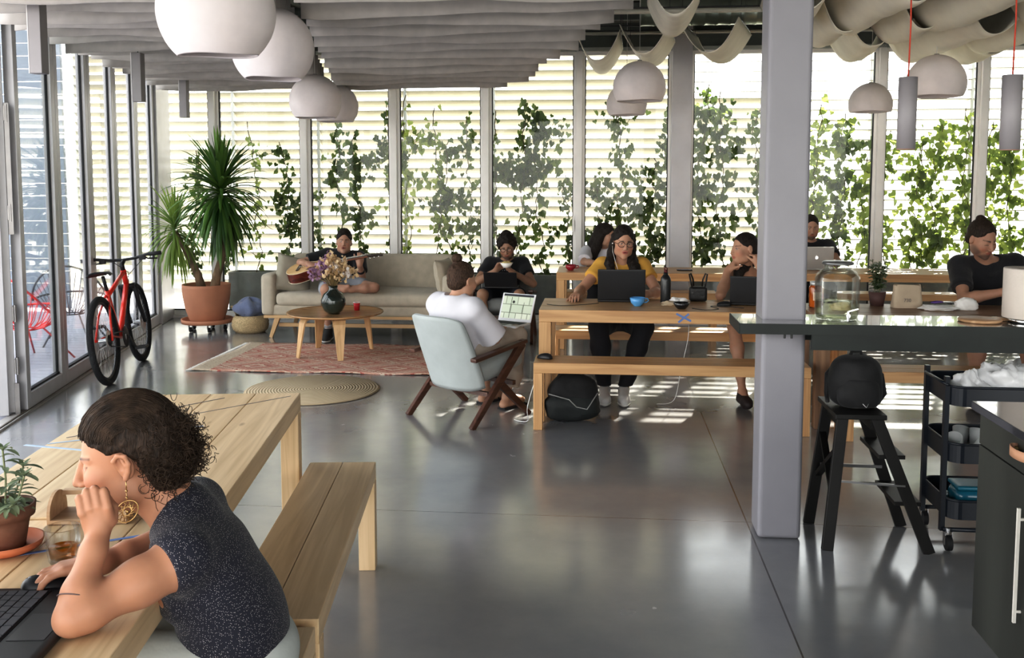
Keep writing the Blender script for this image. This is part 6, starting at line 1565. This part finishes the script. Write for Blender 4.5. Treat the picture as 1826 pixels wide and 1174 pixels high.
    for i in range(12):
        a = 2*pi*i/12; g.tube([ce+vx*r_*cos(a)+vz*r_*sin(a), ce+(vx*cos(a+2.4)+vz*sin(a+2.4))*r_], .0009, 5)
    g.ball(ce, .004, 6); g.build('earring', mat('brass wire', (.62, .42, .20), .3, metal=.9), o, label='round brass wire earring')
    # tattoo line
    q0 = EL+(WL-EL)*.22; ax = (WL-EL)/np.linalg.norm(WL-EL); uu = np.cross(ax, A(0, 0, 1)); uu /= np.linalg.norm(uu); vv = np.cross(ax, uu); g = MB()
    g.tube([Vector(q0+(uu*cos(2*pi*i/24)+vv*sin(2*pi*i/24))*.0385+ax*.004*sin(2*pi*i/24)-base) for i in range(24)], .0012, 5, closed=True)
    g.build('bracelet', mat('dark thread', (.12, .09, .09), .8), o, label='thin dark band around the forearm')
def _dots():
    m, nt, b = _nt('navy polka dots'); N_ = nt.nodes.new; Lk = nt.links.new
    tc = N_('ShaderNodeTexCoord'); mp = N_('ShaderNodeMapping'); mp.inputs['Scale'].default_value = (58, 58, 58); mp.inputs['Rotation'].default_value = (.3, .5, .7)
    vo = N_('ShaderNodeTexVoronoi'); vo.inputs['Randomness'].default_value = .65; Lk(tc.outputs['Object'], mp.inputs[0]); Lk(mp.outputs[0], vo.inputs['Vector'])
    cr = N_('ShaderNodeValToRGB'); cr.color_ramp.interpolation = 'LINEAR'; e = cr.color_ramp.elements
    e[0].position = .17; e[0].color = (.80, .74, .70, 1); e[1].position = .21; e[1].color = (.010, .011, .024, 1)
    Lk(vo.outputs['Distance'], cr.inputs[0]); Lk(cr.outputs[0], b.inputs['Base Color']); b.inputs['Roughness'].default_value = .8; b.inputs['Sheen Weight'].default_value = .1; return m
fg_woman()

# ---------------------------------------------------------------- guitar player
def guitarist():
    base = A(-2.80, 9.75, 0); skin = (.42, .25, .18)
    P, C, N = A(-2.80, 9.84, .545), A(-2.77, 9.92, .72), A(-2.745, 9.93, .865)
    SR, SL = A(-2.93, 9.90, .845), A(-2.59, 9.92, .815); ER, WR = A(-3.17, 9.74, .775), A(-3.035, 9.59, .775)
    EL, WL = A(-2.52, 9.76, .63), A(-2.50, 9.60, .775); HC = A(-2.735, 9.87, .985); R = rot3(14, -4, 3)
    B = Field(.02); torso(B, P, C, N, SR, SL, A(-2.9, 9.82, .53), A(-2.7, 9.82, .53))
    B.cap(N-A(0, 0, .02), HC+R @ A(0, .02, -.06), .058, .056, k=.03); head(B, HC, R, skin, brow=(.03, .02, .015), mouth_open=1.0)
    arm(B, SR, ER, WR, 1.05); arm(B, SL, EL, WL, 1.05)
    hand(B, WR, (1, -.12, -.15), (0, .55, -.8), -1, (.35, .7, .5)); hand(B, WL, (.12, .10, 1), (-.3, .8, 0), 1, (.7, .9, .6))
    KR, AR, KL, AL = A(-2.80, 9.40, .535), A(-2.80, 9.46, .10), A(-2.34, 9.56, .54), A(-2.62, 9.43, .53)
    leg(B, A(-2.9, 9.82, .53), KR, AR); leg(B, A(-2.7, 9.82, .55), KL, AL, .95); foot(B, AR, A(-2.79, 9.30, .04)); foot(B, AL, A(-2.80, 9.42, .56), .8)
    o = person('man in black t-shirt and grey shorts playing guitar on the sofa', base, B, .0058, skin)
    S = tee(P, C, N, SR, SL, A(-2.9, 9.82, .53), A(-2.7, 9.82, .53), ER, EL, 1.02, .016, .72); S.half((0, 0, .50), (0, 0, -1)); mesh_obj('t_shirt', S, .008, TEE_BLK, o, base, smooth_it=1)
    S = Field(.03); S.ell(P-A(0, 0, .02), [.17, .13, .11], None)
    S.cap((-2.9, 9.82, .53), A(-2.9, 9.82, .53)*.15+KR*.85, .100, .082); S.cap((-2.7, 9.82, .55), A(-2.7, 9.82, .55)*.45+KL*.55, .100, .085)
    mesh_obj('shorts', S, .008, mat('grey denim', (.30, .31, .34), .9, var=.12, bump=.3), o, base)
    S = cap_hair(HC, R, 1.0, .016, .012, -.05, top=.012); mesh_obj('hair', S, .005, DK_HAIR, o, base, disp=wob(.004, 110))
    w = MB(); w.box((0, 0, 0), (.02, .02, .02))
    shoe('shoe', AR, A(-2.79, 9.30, .04), mat('checkered canvas', (.03, .03, .03), .8), o, base, sole=mat('white rubber', (.7, .7, .68), .6))
    s = MB(); s.cyl(Vector(AR-base)+Vector((0, 0, .03)), Vector(AR-base)+Vector((0, 0, .09)), .040, .042, n=18); s.build('sock', mat('striped sock', (.25, .25, .26), .9, var=.9, scale=60, stretch=(.1, .1, 1)), o)
    b = MB(); ax = (WL-EL); q = EL+ax*.42; b.cyl(Vector(q-ax*.13-base), Vector(q+ax*.13-base), .043, .040, n=18); b.build('wrist_band', mat('black neoprene', (.02, .02, .025), .8), o)
    b = MB(); ax = (WR-ER); q = ER+ax*.9; b.cyl(Vector(q-ax*.04-base), Vector(q+ax*.04-base), .030, n=16); b.build('watch_strap', mat('black neoprene', (.02, .02, .025), .8), o)
guitarist()
def guitar():
    O = Vector((-3.06, 9.60, .695)); ux = Vector((-2.15, 9.62, .872))-Vector((-3.07, 9.60, .70)); ux.normalize()
    nz = Vector((.05, -.26, .965)); nz = (nz-ux*nz.dot(ux)).normalized(); uy = nz.cross(ux)
    M = Matrix((ux, uy, nz)).transposed()
    t = thing('acoustic_guitar', 'acoustic guitar with pale top and dark red-brown sides held by the sofa player', 'guitar', O); t.rotation_euler = M.to_euler()
    prof = []
    for i in range(60):
        a = 2*pi*i/60; x = -.235*cos(a)+.02; w = .5
        xx = (x+.215)/.47
        half = .188*max(0, 1-((xx-.30)/.335)**2)**.5 if xx < .30 else None
        prof.append((x, a))
    def halfw(s): # s 0..1 tail to neck joint
        k = [(0, 0), (.02, .07), (.06, .115), (.13, .155), (.23, .180), (.32, .185), (.42, .168), (.52, .138), (.60, .124), (.68, .126), (.78, .138), (.87, .134), (.94, .105), (.98, .06), (1, .0)]
        return lerp_t(k, s)
    ss = [.5-.5*cos(pi*i/36) for i in range(37)]
    pl = [(-.2+.47*s, halfw(s)) for s in ss]+[(-.2+.47*s, -halfw(s)) for s in ss[-2:0:-1]]
    m = MB(); n = len(pl); m._add([(x, y, -.05) for x, y in pl]+[(x, y, .05) for x, y in pl], [(i, (i+1) % n, n+(i+1) % n, n+i) for i in range(n)], True); m._add([(x, y, -.05) for x, y in pl], [list(range(n))[::-1]])
    m.build('body', wood('rosewood', (.07, .015, .01), (.17, .035, .022), 'X', .2), t)
    m = MB(); m._add([(x*.999, y, .0505) for x, y in pl]+[(x*.999, y, .053) for x, y in pl], [(i, (i+1) % n, n+(i+1) % n, n+i) for i in range(n)]+[list(range(n, 2*n))]); m.build('sound_board', wood('spruce', (.62, .38, .18), (.74, .50, .26), 'X', .25), t)
    m = MB(); pl2 = [(x*1.004, y*1.012) for x, y in pl]; m.tube([(x, y, .052) for x, y in pl2], .003, 5, closed=True); m.tube([(x, y, -.05) for x, y in pl2], .003, 5, closed=True); m.build('binding', mat('ivory binding', (.75, .68, .5), .4), t)
    m = MB(); m.lathe([(.001, .0536), (.048, .0536)][::-1], (.10, 0, 0), 30); m.build('sound_hole', mat('dark hollow', (.01, .008, .006), .9), t)
    m = MB(); m.lathe([(.046, .054), (.056, .054)][::-1], (.10, 0, 0), 30); m.box((-.07, 0, .058), (.028, .17, .008)); m._add([(.06, -.03, .0545), (.02, -.10, .0545), (.10, -.115, .0545), (.14, -.05, .0545)], [(0, 1, 2, 3)]); m.build('bridge', mat('dark rosewood', (.04, .02, .015), .3), t)
    m = MB(); m.box((.46, 0, .048), (.42, .05, .022)); m.build('neck', wood('mahogany', (.16, .06, .03), (.26, .11, .06), 'X', .3), t, bevel=.006)
    m = MB(); m.box((.43, 0, .061), (.48, .052, .006)); 
    m.build('fretboard', mat('dark rosewood', (.04, .02, .015), .3), t)
    m = MB(); m.bar((.67, 0, .05), (.83, 0, .035), .07, .014); m.build('headstock', mat('dark rosewood', (.04, .02, .015), .3), t, bevel=.003)
    for k in (-1, 1):
        for x in (.70, .745, .79): m = MB(); m.cyl((x, k*.03, .04), (x, k*.058, .04), .004, n=8); m.ball((x, k*.062, .04), .008, 6, sc=(1, .7, 1)); m.build('tuning_peg', mat('chrome', (.8, .8, .8), .15, metal=1), t)
    m = MB()
    for i in range(6): y = -.019+.0076*i; m.tube([(-.07, y*1.3, .064), (.67, y, .067), (.74, y, .052)], .0008, 4)
    m.build('strings', mat('string steel', (.8, .78, .7), .25, metal=1), t)
guitar()

# ---------------------------------------------------------------- man eating
def eater():
    base = A(-1.02, 9.75, 0); skin = (.34, .20, .135)
    P, C, N = A(-1.02, 9.88, .44), A(-1.01, 9.90, .64), A(-1.0, 9.84, .80); SR, SL = A(-1.17, 9.83, .775), A(-.83, 9.85, .775)
    ER, EL = A(-1.30, 9.64, .59), A(-.71, 9.66, .585); WR, WL = A(-1.08, 9.55, .73), A(-.90, 9.56, .705); HC = A(-.985, 9.73, .955); R = rot3(0, 16, -4)
    B = Field(.02); torso(B, P, C, N, SR, SL, A(-1.12, 9.86, .43), A(-.92, 9.86, .43), .97); B.cap(N-A(0, 0, .02), HC+R @ A(0, .02, -.05), .054, .052, k=.03)
    head(B, HC, R, skin, beard=(.10, .06, .045), brow=(.02, .015, .01)); arm(B, SR, ER, WR); arm(B, SL, EL, WL)
    hand(B, WR, (.5, -.1, .85), (.6, -.5, -.1), 1, (.7, .9, .5)); hand(B, WL, (-.55, -.35, .5), (-.3, .0, 1), 1, (.5, .6, .4))
    KR, KL, AR, AL = A(-1.20, 9.42, .50), A(-.83, 9.42, .50), A(-1.22, 9.44, .09), A(-.82, 9.44, .09)
    for h, k, a in ((A(-1.12, 9.86, .43), KR, AR), (A(-.92, 9.86, .43), KL, AL)): leg(B, h, k, a); foot(B, a, a+A(0, -.17, -.05))
    o = person('man with bushy black hair and glasses eating from a bowl in an armchair', base, B, .0058, skin)
    S = tee(P, C, N, SR, SL, A(-1.12, 9.86, .43), A(-.92, 9.86, .43), ER, EL, .99, .015, .55); S.half((0, 0, .42), (0, 0, -1)); mesh_obj('t_shirt', S, .008, TEE_BLK, o, base, smooth_it=1)
    g = MB(); g.box((-1.05+1.02, 0, .0), (.001, .001, .001))
    for ln, zz, sz in (('THE', .765, .050), ('MVMT', .725, .050)): text_obj('shirt_print', ln, sz, mat('white print', (.75, .75, .73), .8), (0.02, 9.783-9.75-.002, zz-.02), (radians(80), 0, 0), o)
    S = Field(.03); S.ell(P, [.16, .13, .11], None)
    for h, k in ((A(-1.12, 9.86, .43), KR), (A(-.92, 9.86, .43), KL)): S.cap(h, h*.18+k*.82, .095, .080)
    mesh_obj('shorts', S, .008, mat('dark navy cotton', (.018, .02, .03), .9), o, base)
    S = cap_hair(HC, R, 1.0, .030, .0, -.06, .02, top=.02)
    for q in (-1, 1): S.ell(HC+R @ A(q*.075, .01, .04), [.030, .05, .055], R)
    mesh_obj('hair', S, .005, DK_HAIR, o, base, disp=wob(.008, 95)); glasses(HC, R, FRAMES, o, base)
    for a in (AR, AL): shoe('shoe', a, a+A(0, -.18, -.05), mat('canvas shoe', (.12, .12, .14), .8), o, base)
eater()

# ---------------------------------------------------------------- person in the armchair, seen from behind
def lounger():
    base = A(-.98, 6.50, 0); skin = (.50, .30, .21); f = A(.58, .81, 0); l = A(-.81, .58, 0); u = A(0, 0, 1)
    pt = lambda F_, L_, Z_: A(-.98, 6.50, 0)+f*F_+l*L_+u*Z_
    P, C, N = pt(-.02, 0, .46), pt(-.085, 0, .66), pt(-.06, 0, .815); SL, SR = pt(-.05, .17, .775), pt(-.05, -.17, .765)
    EL, WL = pt(.10, .25, .56), pt(.30, .14, .60); ER, WR = pt(.12, -.21, .55), pt(.31, -.09, .58)
    HC = pt(.005, -.015, .955); R = rot3(np.degrees(np.arctan2(f[1], f[0]))+90-8, 8, 0)
    B = Field(.02); torso(B, P, C, N, SR, SL, pt(0, -.09, .45), pt(0, .09, .45), .95); B.cap(N-u*.02, HC+R @ A(0, .02, -.05), .050, .048, k=.03); head(B, HC, R, skin, True)
    arm(B, SR, ER, WR, .95); arm(B, SL, EL, WL, .95); hand(B, WR, f+l*.2, A(0, 0, -1), -1, (.3, .4, .3), .95); hand(B, WL, f-l*.2, A(0, 0, -1), 1, (.3, .4, .3), .95)
    K = [(pt(0, -.09, .45), pt(.44, -.12, .52), pt(.37, -.10, .09)), (pt(0, .09, .45), pt(.46, .12, .53), pt(.40, .14, .09))]
    for h, k, a in K: leg(B, h, k, a, .95); foot(B, a, a+f*.17-u*.055)
    o = person('person with a hair bun, white shirt and beige trousers in the grey armchair', base, B, .0052, skin)
    S = tee(P, C, N, SR, SL, pt(0, -.09, .45), pt(0, .09, .45), ER, EL, .98, .020, .92, neck=.05, loose=.010, elbow_r=.075); S.half((0, 0, .42), (0, 0, -1)); mesh_obj('shirt', S, .007, mat('white cotton', (.64, .63, .67), .9, var=.02, bump=.35, bscale=9), o, base, disp=wob(.004, 30))
    S = Field(.03); S.ell(P, [.15, .15, .11], None)
    for h, k, a in K: S.chain([h, k], [.105, .078]); S.chain([k, k+(a-k)*.6], [.080, .086]); S.cap(k+(a-k)*.6, k+(a-k)*.82, .086, .086, cut=1)
    mesh_obj('trousers', S, .008, mat('beige linen cloth', (.46, .40, .34), .95, var=.06, bump=.4, bscale=14), o, base, disp=wob(.005, 35))
    S = Field(.015); Pq = lambda x, y, z: HC+R @ A(x, y, z)
    S.ell(Pq(0, .022, .034), [.085, .104, .098], R); S.ell(Pq(0, .06, -.02), [.066, .058, .06], R); S.half(Pq(0, -.045, .05), R @ A(0, -.86, -.5), k=.01)
    for q in (-1, 1): S.ell(Pq(q*.09, -.012, -.015), [.03, .035, .045], R, op='s')
    S.half(Pq(0, .03, -.062), R @ A(0, -.3, -1)); S.ell(Pq(0, .070, .146), [.038, .038, .034], R, k=.010)
    mesh_obj('hair', S, .005, hair_mat('brown hair', (.075, .045, .030)), o, base, disp=wob(.003, 140))
    g = MB(); g.tube([Vector(N+A(.068*cos(2*pi*i/20), .068*sin(2*pi*i/20), .022+.012*cos(2*pi*i/20+2))-base) for i in range(20)], .004, 6, closed=True); g.build('neck_cord', mat('black cord', (.01, .01, .01), .7), o)
    for h, k, a in K:
        m = MB(); c = a+f*.05; m._add([Vector(c+f*x+l*y+u*(z-a[2])-base) for z in (.002, .014) for x, y in ((-.11, -.035), (-.11, .035), (.0, .045), (.13, .04), (.145, 0), (.13, -.04), (0, -.045))], [(6, 5, 4, 3, 2, 1, 0), (7, 8, 9, 10, 11, 12, 13)]+[(i, (i+1) % 7, 7+(i+1) % 7, 7+i) for i in range(7)])
        m.tube([Vector(c+f*.06+l*.04+u*(.012-a[2])-base), Vector(c+f*.05+u*(.062-a[2])-base), Vector(c+f*.06-l*.04+u*(.012-a[2])-base)], .007, 6); m.build('sandal', BLACKRUB, o)
lounger()

# ---------------------------------------------------------------- woman in yellow
def yellow():
    base = A(.14, 7.55, 0); skin = (.50, .29, .20)
    P, C, N = A(.14, 7.63, .54), A(.145, 7.56, .80), A(.15, 7.50, .99); SR, SL = A(-.005, 7.49, .970), A(.300, 7.50, .970)
    ER, EL = A(-.17, 7.30, .80), A(.42, 7.32, .79); WR, WL = A(-.19, 7.10, .79), A(.32, 7.14, .79); HC = A(.155, 7.40, 1.165); R = rot3(10, 8, 3)
    B = Field(.02); torso(B, P, C, N, SR, SL, A(.05, 7.6, .53), A(.23, 7.6, .53), 1.03, 0, True); B.cap(N-A(0, 0, .02), HC+R @ A(0, .02, -.05), .054, .052, k=.03)
    head(B, HC, R, skin, True, brow=(.02, .012, .01), lips=(.42, .14, .12), mouth_open=.5); arm(B, SR, ER, WR, 1.02); arm(B, SL, EL, WL, 1.02)
    hand(B, WR, (-.15, -1, .05), (0, 0, -1), -1, (.25, .4, .3)); hand(B, WL, (-.9, -.5, .05), (0, 0, -1), 1, (.3, .4, .3))
    K = [(A(.05, 7.6, .53), A(-.03, 7.20, .535), A(.02, 7.02, .09)), (A(.23, 7.6, .53), A(.31, 7.20, .535), A(.16, 7.02, .09))]
    for h, k, a in K: leg(B, h, k, a, 1.05); foot(B, a, a+A(.0, -.16, -.05))
    o = person('woman in yellow top and dark glasses behind a black laptop at the long table', base, B, .0055, skin)
    S = tee(P, C, N, SR, SL, A(.05, 7.6, .53), A(.23, 7.6, .53), ER, EL, .99, .013, .50, True, neck=.075, loose=.002); S.half((0, 0, .52), (0, 0, -1)); mesh_obj('top', S, .008, mat('mustard cotton', (.62, .36, .08), .9, var=.08, bump=.35, bscale=12), o, base, disp=wob(.003, 35))
    S = Field(.03); S.ell(P, [.19, .15, .12], None)
    for h, k, a in K: leg(S, h, k, a, 1.05, .020)
    S.half((0, 0, .12), (0, 0, -1)); mesh_obj('trousers', S, .009, mat('black trousers', (.012, .012, .016), .85), o, base)
    for h, k, a in K: shoe('sneaker', a, a+A(.0, -.17, -.05), mat('white sneaker', (.6, .6, .6), .7), o, base, sole=mat('white rubber', (.7, .7, .68), .6))
    Pq = lambda x, y, z: HC+R @ A(x, y, z); S = cap_hair(HC, R, 1.0, .016, .004, -.12, .015, nape=-.12, ears=False)
    S.P = S.P[:]; 
    for q in (-1, 1):
        S2 = Field(.015)
    mesh_obj('hair', S, .005, DK_HAIR, o, base, disp=wob(.003, 110))
    S = Field(.02)
    for q in (-1, 1): S.chain([Pq(q*.070, .015, .05), Pq(q*.080, .02, -.03), Pq(q*.084, .03, -.10), Pq(q*.096, .0, -.17), Pq(q*.100+.02, -.065, -.24), Pq(q*.09+.03, -.10, -.32)], [.022, .026, .030, .034, .032, .014])
    S.chain([Pq(.06, .06, -.1), Pq(.10, -.05, -.2), Pq(.085, -.10, -.30)], [.04, .04, .02]); S.chain([Pq(-.03, .09, 0), Pq(-.02, .10, -.12), Pq(0, .07, -.26)], [.05, .06, .05])
    mesh_obj('hair_lengths', S, .006, DK_HAIR, o, base, disp=wob(.006, 90)); glasses(HC, R, FRAMES, o, base, size=.026)
    g = MB(); g.tube([Vector(Pq(-.086, -.008, -.012)-base), Vector(Pq(-.084, -.03, -.07)-base), Vector(Pq(-.06, -.10, -.16)-base), Vector(Pq(-.01, -.13, -.30)-base), Vector(A(.14, 7.25, .80)-base)], .0016, 6); g.ball(Vector(Pq(-.086, -.012, -.010)-base), .006, 6); g.build('earphone_cable', mat('white cable', (.8, .8, .8), .5), o)
yellow()

# ---------------------------------------------------------------- thinking woman on the right of the long table
def thinker():
    base = A(1.12, 7.55, 0); skin = (.50, .30, .21)
    P, C, N = A(1.17, 7.66, .54), A(1.15, 7.60, .76), A(1.13, 7.54, .925); SR, SL = A(.985, 7.52, .90), A(1.29, 7.55, .90)
    ER, WR = A(.875, 7.20, .785), A(.945, 7.37, .955); EL, WL = A(1.26, 7.20, .785), A(1.175, 7.36, 1.0); HC = A(1.075, 7.45, 1.115); R = rot3(-64, 0, -5)
    B = Field(.02); torso(B, P, C, N, SR, SL, A(1.08, 7.64, .53), A(1.25, 7.64, .53), .90, 0, True); B.cap(N-A(0, 0, .02), HC+R @ A(0, .02, -.05), .046, .046, k=.03)
    head(B, HC, R, skin, True, brow=(.03, .02, .015)); arm(B, SR, ER, WR, .92); arm(B, SL, EL, WL, .92)
    hand(B, WR, (.45, .25, .55), (.6, .2, -.5), -1, (1.1, 1.3, .8), .9); hand(B, WL, (-.15, .25, .8), (-.4, .5, 0), 1, (1.1, 1.2, .8), .9)
    K = [(A(1.08, 7.64, .53), A(.985, 7.20, .54), A(1.02, 6.98, .10)), (A(1.25, 7.64, .53), A(1.20, 7.18, .54), A(1.18, 7.14, .10))]
    for h, k, a in K: leg(B, h, k, a, .92); foot(B, a, a+A(.02, -.15, -.055))
    o = person('woman with dark ponytail and cream strappy top resting her chin on her hand', base, B, .0055, skin)
    S = Field(.03); torso(S, P, C, N, SR, SL, A(1.08, 7.64, .53), A(1.25, 7.64, .53), .90, .012, True); S.half(C+A(0, -.05, .165), (0, -.45, 1)); S.half((0, 0, .47), (0, 0, -1))
    for sh in (SR, SL): S.cap(sh*.6+N*.4+A(0, .05, .045), sh*.55+C*.45+A(0, -.10, .085), .014, .014); S.cap(sh*.6+N*.4+A(0, .05, .045), sh*.55+N*.45+A(0, -.06, .035), .012, .012)
    mesh_obj('top', S, .007, mat('cream cotton', (.68, .58, .36), .9, var=.06, bump=.3), o, base)
    S = Field(.03); S.ell(P, [.155, .13, .11], None)
    for h, k, a in K: S.cap(h, h*.45+k*.55, .095, .08)
    mesh_obj('shorts', S, .008, mat('pale shorts', (.5, .44, .36), .9), o, base)
    mesh_obj('hair', cap_hair(HC, R, 1.0, .009, .004, -.06, .012), .005, DK_HAIR, o, base, disp=wob(.002, 110))
    Pq = lambda x, y, z: HC+R @ A(x, y, z); S = Field(.02); S.chain([Pq(0, .11, .0), Pq(-.03, .12, -.09), A(1.04, 7.44, .94), A(1.015, 7.40, .84)], [.035, .034, .036, .022]); mesh_obj('pony_tail', S, .006, DK_HAIR, o, base, disp=wob(.005, 90))
    for h, k, a in K: shoe('sandal', a-A(0, 0, .02), a+A(.02, -.16, -.055), mat('black sandal', (.03, .02, .02), .6), o, base, off=.006)
thinker()

# ---------------------------------------------------------------- woman in white, turned away
def away():
    base = A(.02, 10.2, 0); skin = (.45, .28, .2)
    P, C, N = A(.02, 10.28, .54), A(.0, 10.24, .74), A(0, 10.19, .90); SR, SL = A(-.17, 10.15, .87), A(.16, 10.24, .87); ER, WR = A(-.20, 9.93, .79), A(-.02, 9.80, .785); EL, WL = A(.22, 10.0, .79), A(.12, 9.82, .785); HC = A(.03, 10.12, 1.055); R = rot3(60, 10, 0)
    B = Field(.02); torso(B, P, C, N, SR, SL, A(-.07, 10.26, .53), A(.11, 10.26, .53), .92, 0, True); B.cap(N-A(0, 0, .02), HC+R @ A(0, .02, -.05), .048, .046, k=.03); head(B, HC, R, skin, True)
    arm(B, SR, ER, WR, .92); arm(B, SL, EL, WL, .92); hand(B, WR, (.5, -.8, 0), (0, 0, -1), -1, s=.9); hand(B, WL, (-.3, -.9, 0), (0, 0, -1), 1, s=.9)
    K = [(A(-.07, 10.26, .53), A(-.10, 9.88, .54), A(-.10, 9.90, .10)), (A(.11, 10.26, .53), A(.14, 9.88, .54), A(.14, 9.90, .10))]
    for h, k, a in K: leg(B, h, k, a, .92); foot(B, a, a+A(0, -.15, -.055))
    o = person('woman in a white top with long straight black hair by the back window', base, B, .0065, skin)
    S = tee(P, C, N, SR, SL, A(-.07, 10.26, .53), A(.11, 10.26, .53), ER, EL, .94, .018, .85, True, loose=.006); S.half((0, 0, .50), (0, 0, -1)); mesh_obj('shirt', S, .009, mat('white cotton', (.64, .63, .67), .9), o, base)
    S = Field(.03); S.ell(P, [.16, .14, .11], None)
    for h, k, a in K: leg(S, h, k, a, .92, .014)
    S.half((0, 0, .12), (0, 0, -1)); mesh_obj('trousers', S, .010, mat('black trousers', (.012, .012, .016), .85), o, base)
    Pq = lambda x, y, z: HC+R @ A(x, y, z); S = cap_hair(HC, R, 1.0, .015, .0, -.3, .015, nape=-.2, ears=False)
    S.chain([Pq(0, .06, .02), Pq(-.02, .10, -.12), Pq(-.04, .11, -.26), Pq(-.05, .10, -.36)], [.09, .075, .07, .04], k=.03); S.chain([Pq(-.07, .02, .0), Pq(-.10, .04, -.14), Pq(-.10, .05, -.26)], [.04, .045, .03], k=.03)
    mesh_obj('hair', S, .006, DK_HAIR, o, base, disp=wob(.002, 110))
away()

# ---------------------------------------------------------------- man with the silver laptop
def mac():
    base = A(2.16, 10.3, 0); skin = (.42, .26, .19)
    P, C, N = A(2.17, 10.36, .54), A(2.17, 10.32, .80), A(2.165, 10.26, .985); SR, SL = A(1.98, 10.25, .95), A(2.35, 10.26, .95); ER, EL = A(1.93, 10.02, .80), A(2.40, 10.02, .80); WR, WL = A(2.02, 9.88, .80), A(2.30, 9.88, .80); HC = A(2.15, 10.17, 1.155); R = rot3(0, 14, 0)
    B = Field(.02); torso(B, P, C, N, SR, SL, A(2.08, 10.34, .53), A(2.26, 10.34, .53)); B.cap(N-A(0, 0, .02), HC+R @ A(0, .02, -.05), .056, .054, k=.03); head(B, HC, R, skin, beard=(.12, .08, .06), brow=(.03, .02, .015))
    arm(B, SR, ER, WR); arm(B, SL, EL, WL); hand(B, WR, (.3, -.9, 0), (0, 0, -1), -1); hand(B, WL, (-.3, -.9, 0), (0, 0, -1), 1)
    K = [(A(2.08, 10.34, .53), A(2.03, 9.94, .54), A(2.03, 9.96, .10)), (A(2.26, 10.34, .53), A(2.31, 9.94, .54), A(2.31, 9.96, .10))]
    for h, k, a in K: leg(B, h, k, a, 1); foot(B, a, a+A(0, -.16, -.055))
    o = person('man in a black t-shirt behind a silver laptop, partly hidden by the column', base, B, .0065, skin)
    S = tee(P, C, N, SR, SL, A(2.08, 10.34, .53), A(2.26, 10.34, .53), ER, EL, 1, .016, .6); S.half((0, 0, .50), (0, 0, -1)); mesh_obj('t_shirt', S, .009, TEE_BLK, o, base)
    S = Field(.03); S.ell(P, [.17, .14, .11], None)
    for h, k, a in K: leg(S, h, k, a, 1, .014)
    S.half((0, 0, .12), (0, 0, -1)); mesh_obj('trousers', S, .010, mat('black trousers', (.012, .012, .016), .85), o, base)
    mesh_obj('hair', cap_hair(HC, R, 1.0, .009, .012, -.05), .005, DK_HAIR, o, base)
mac()

# ---------------------------------------------------------------- man in the black t-shirt, looking down
def blackman():
    base = A(2.78, 7.3, 0); skin = (.40, .23, .16)
    P, C, N = A(2.82, 7.42, .55), A(2.82, 7.33, .84), A(2.80, 7.25, 1.045); SR, SL = A(2.60, 7.25, 1.015), A(3.01, 7.30, 1.03)
    ER, WR = A(2.56, 7.02, .80), A(2.80, 6.93, .865); EL, WL = A(3.14, 7.06, .82), A(2.94, 6.93, .88); HC = A(2.70, 7.10, 1.225); R = rot3(22, 24, -3)
    B = Field(.02); torso(B, P, C, N, SR, SL, A(2.73, 7.4, .54), A(2.92, 7.4, .54), 1.08); B.cap(N-A(0, 0, .02), HC+R @ A(0, .02, -.05), .060, .058, k=.03)
    head(B, HC, R, skin, beard=(.16, .10, .075), brow=(.03, .02, .015), s=1.06, eyes_closed=True); arm(B, SR, ER, WR, 1.08); arm(B, SL, EL, WL, 1.08)
    hand(B, WR, (.85, -.1, .25), (.1, -.2, -1), -1, (.5, .8, .5)); hand(B, WL, (-.75, -.3, .15), (0, -.3, -1), 1, (.6, .9, .5))
    K = [(A(2.73, 7.4, .54), A(2.66, 7.0, .55), A(2.66, 7.02, .10)), (A(2.92, 7.4, .54), A(3.02, 7.0, .55), A(3.02, 7.02, .10))]
    for h, k, a in K: leg(B, h, k, a, 1.08); foot(B, a, a+A(0, -.17, -.055))
    o = person('bearded man with tied-back hair in a black t-shirt, looking down at his hands', base, B, .0052, skin)
    S = tee(P, C, N, SR, SL, A(2.73, 7.4, .54), A(2.92, 7.4, .54), ER, EL, 1.09, .016, .68); S.half((0, 0, .50), (0, 0, -1)); mesh_obj('t_shirt', S, .008, TEE_BLK, o, base, disp=wob(.002, 40))
    S = Field(.03); S.ell(P, [.18, .15, .12], None)
    for h, k, a in K: S.cap(h, h*.35+k*.65, .105, .09)
    mesh_obj('shorts', S, .009, mat('dark navy cotton', (.018, .02, .03), .9), o, base)
    for h, k, a in K: shoe('shoe', a, a+A(0, -.18, -.055), mat('canvas shoe', (.12, .12, .14), .8), o, base)
    S = cap_hair(HC, R, 1.06, .010, .016, -.05); Pq = lambda x, y, z: HC+R @ A(x, y, z); S.ell(Pq(0, .07, .125), [.034, .034, .028], R, k=.012); mesh_obj('hair', S, .005, BR_HAIR, o, base, disp=wob(.003, 120))
    g = MB(); q = WR+(ER-WR)*.14; ax = (WR-ER)/np.linalg.norm(WR-ER); g.cyl(Vector(q-ax*.006-base), Vector(q+ax*.006-base), .030, n=16); g.build('bracelet', mat('red brown thread', (.3, .06, .04), .8), o)
blackman()
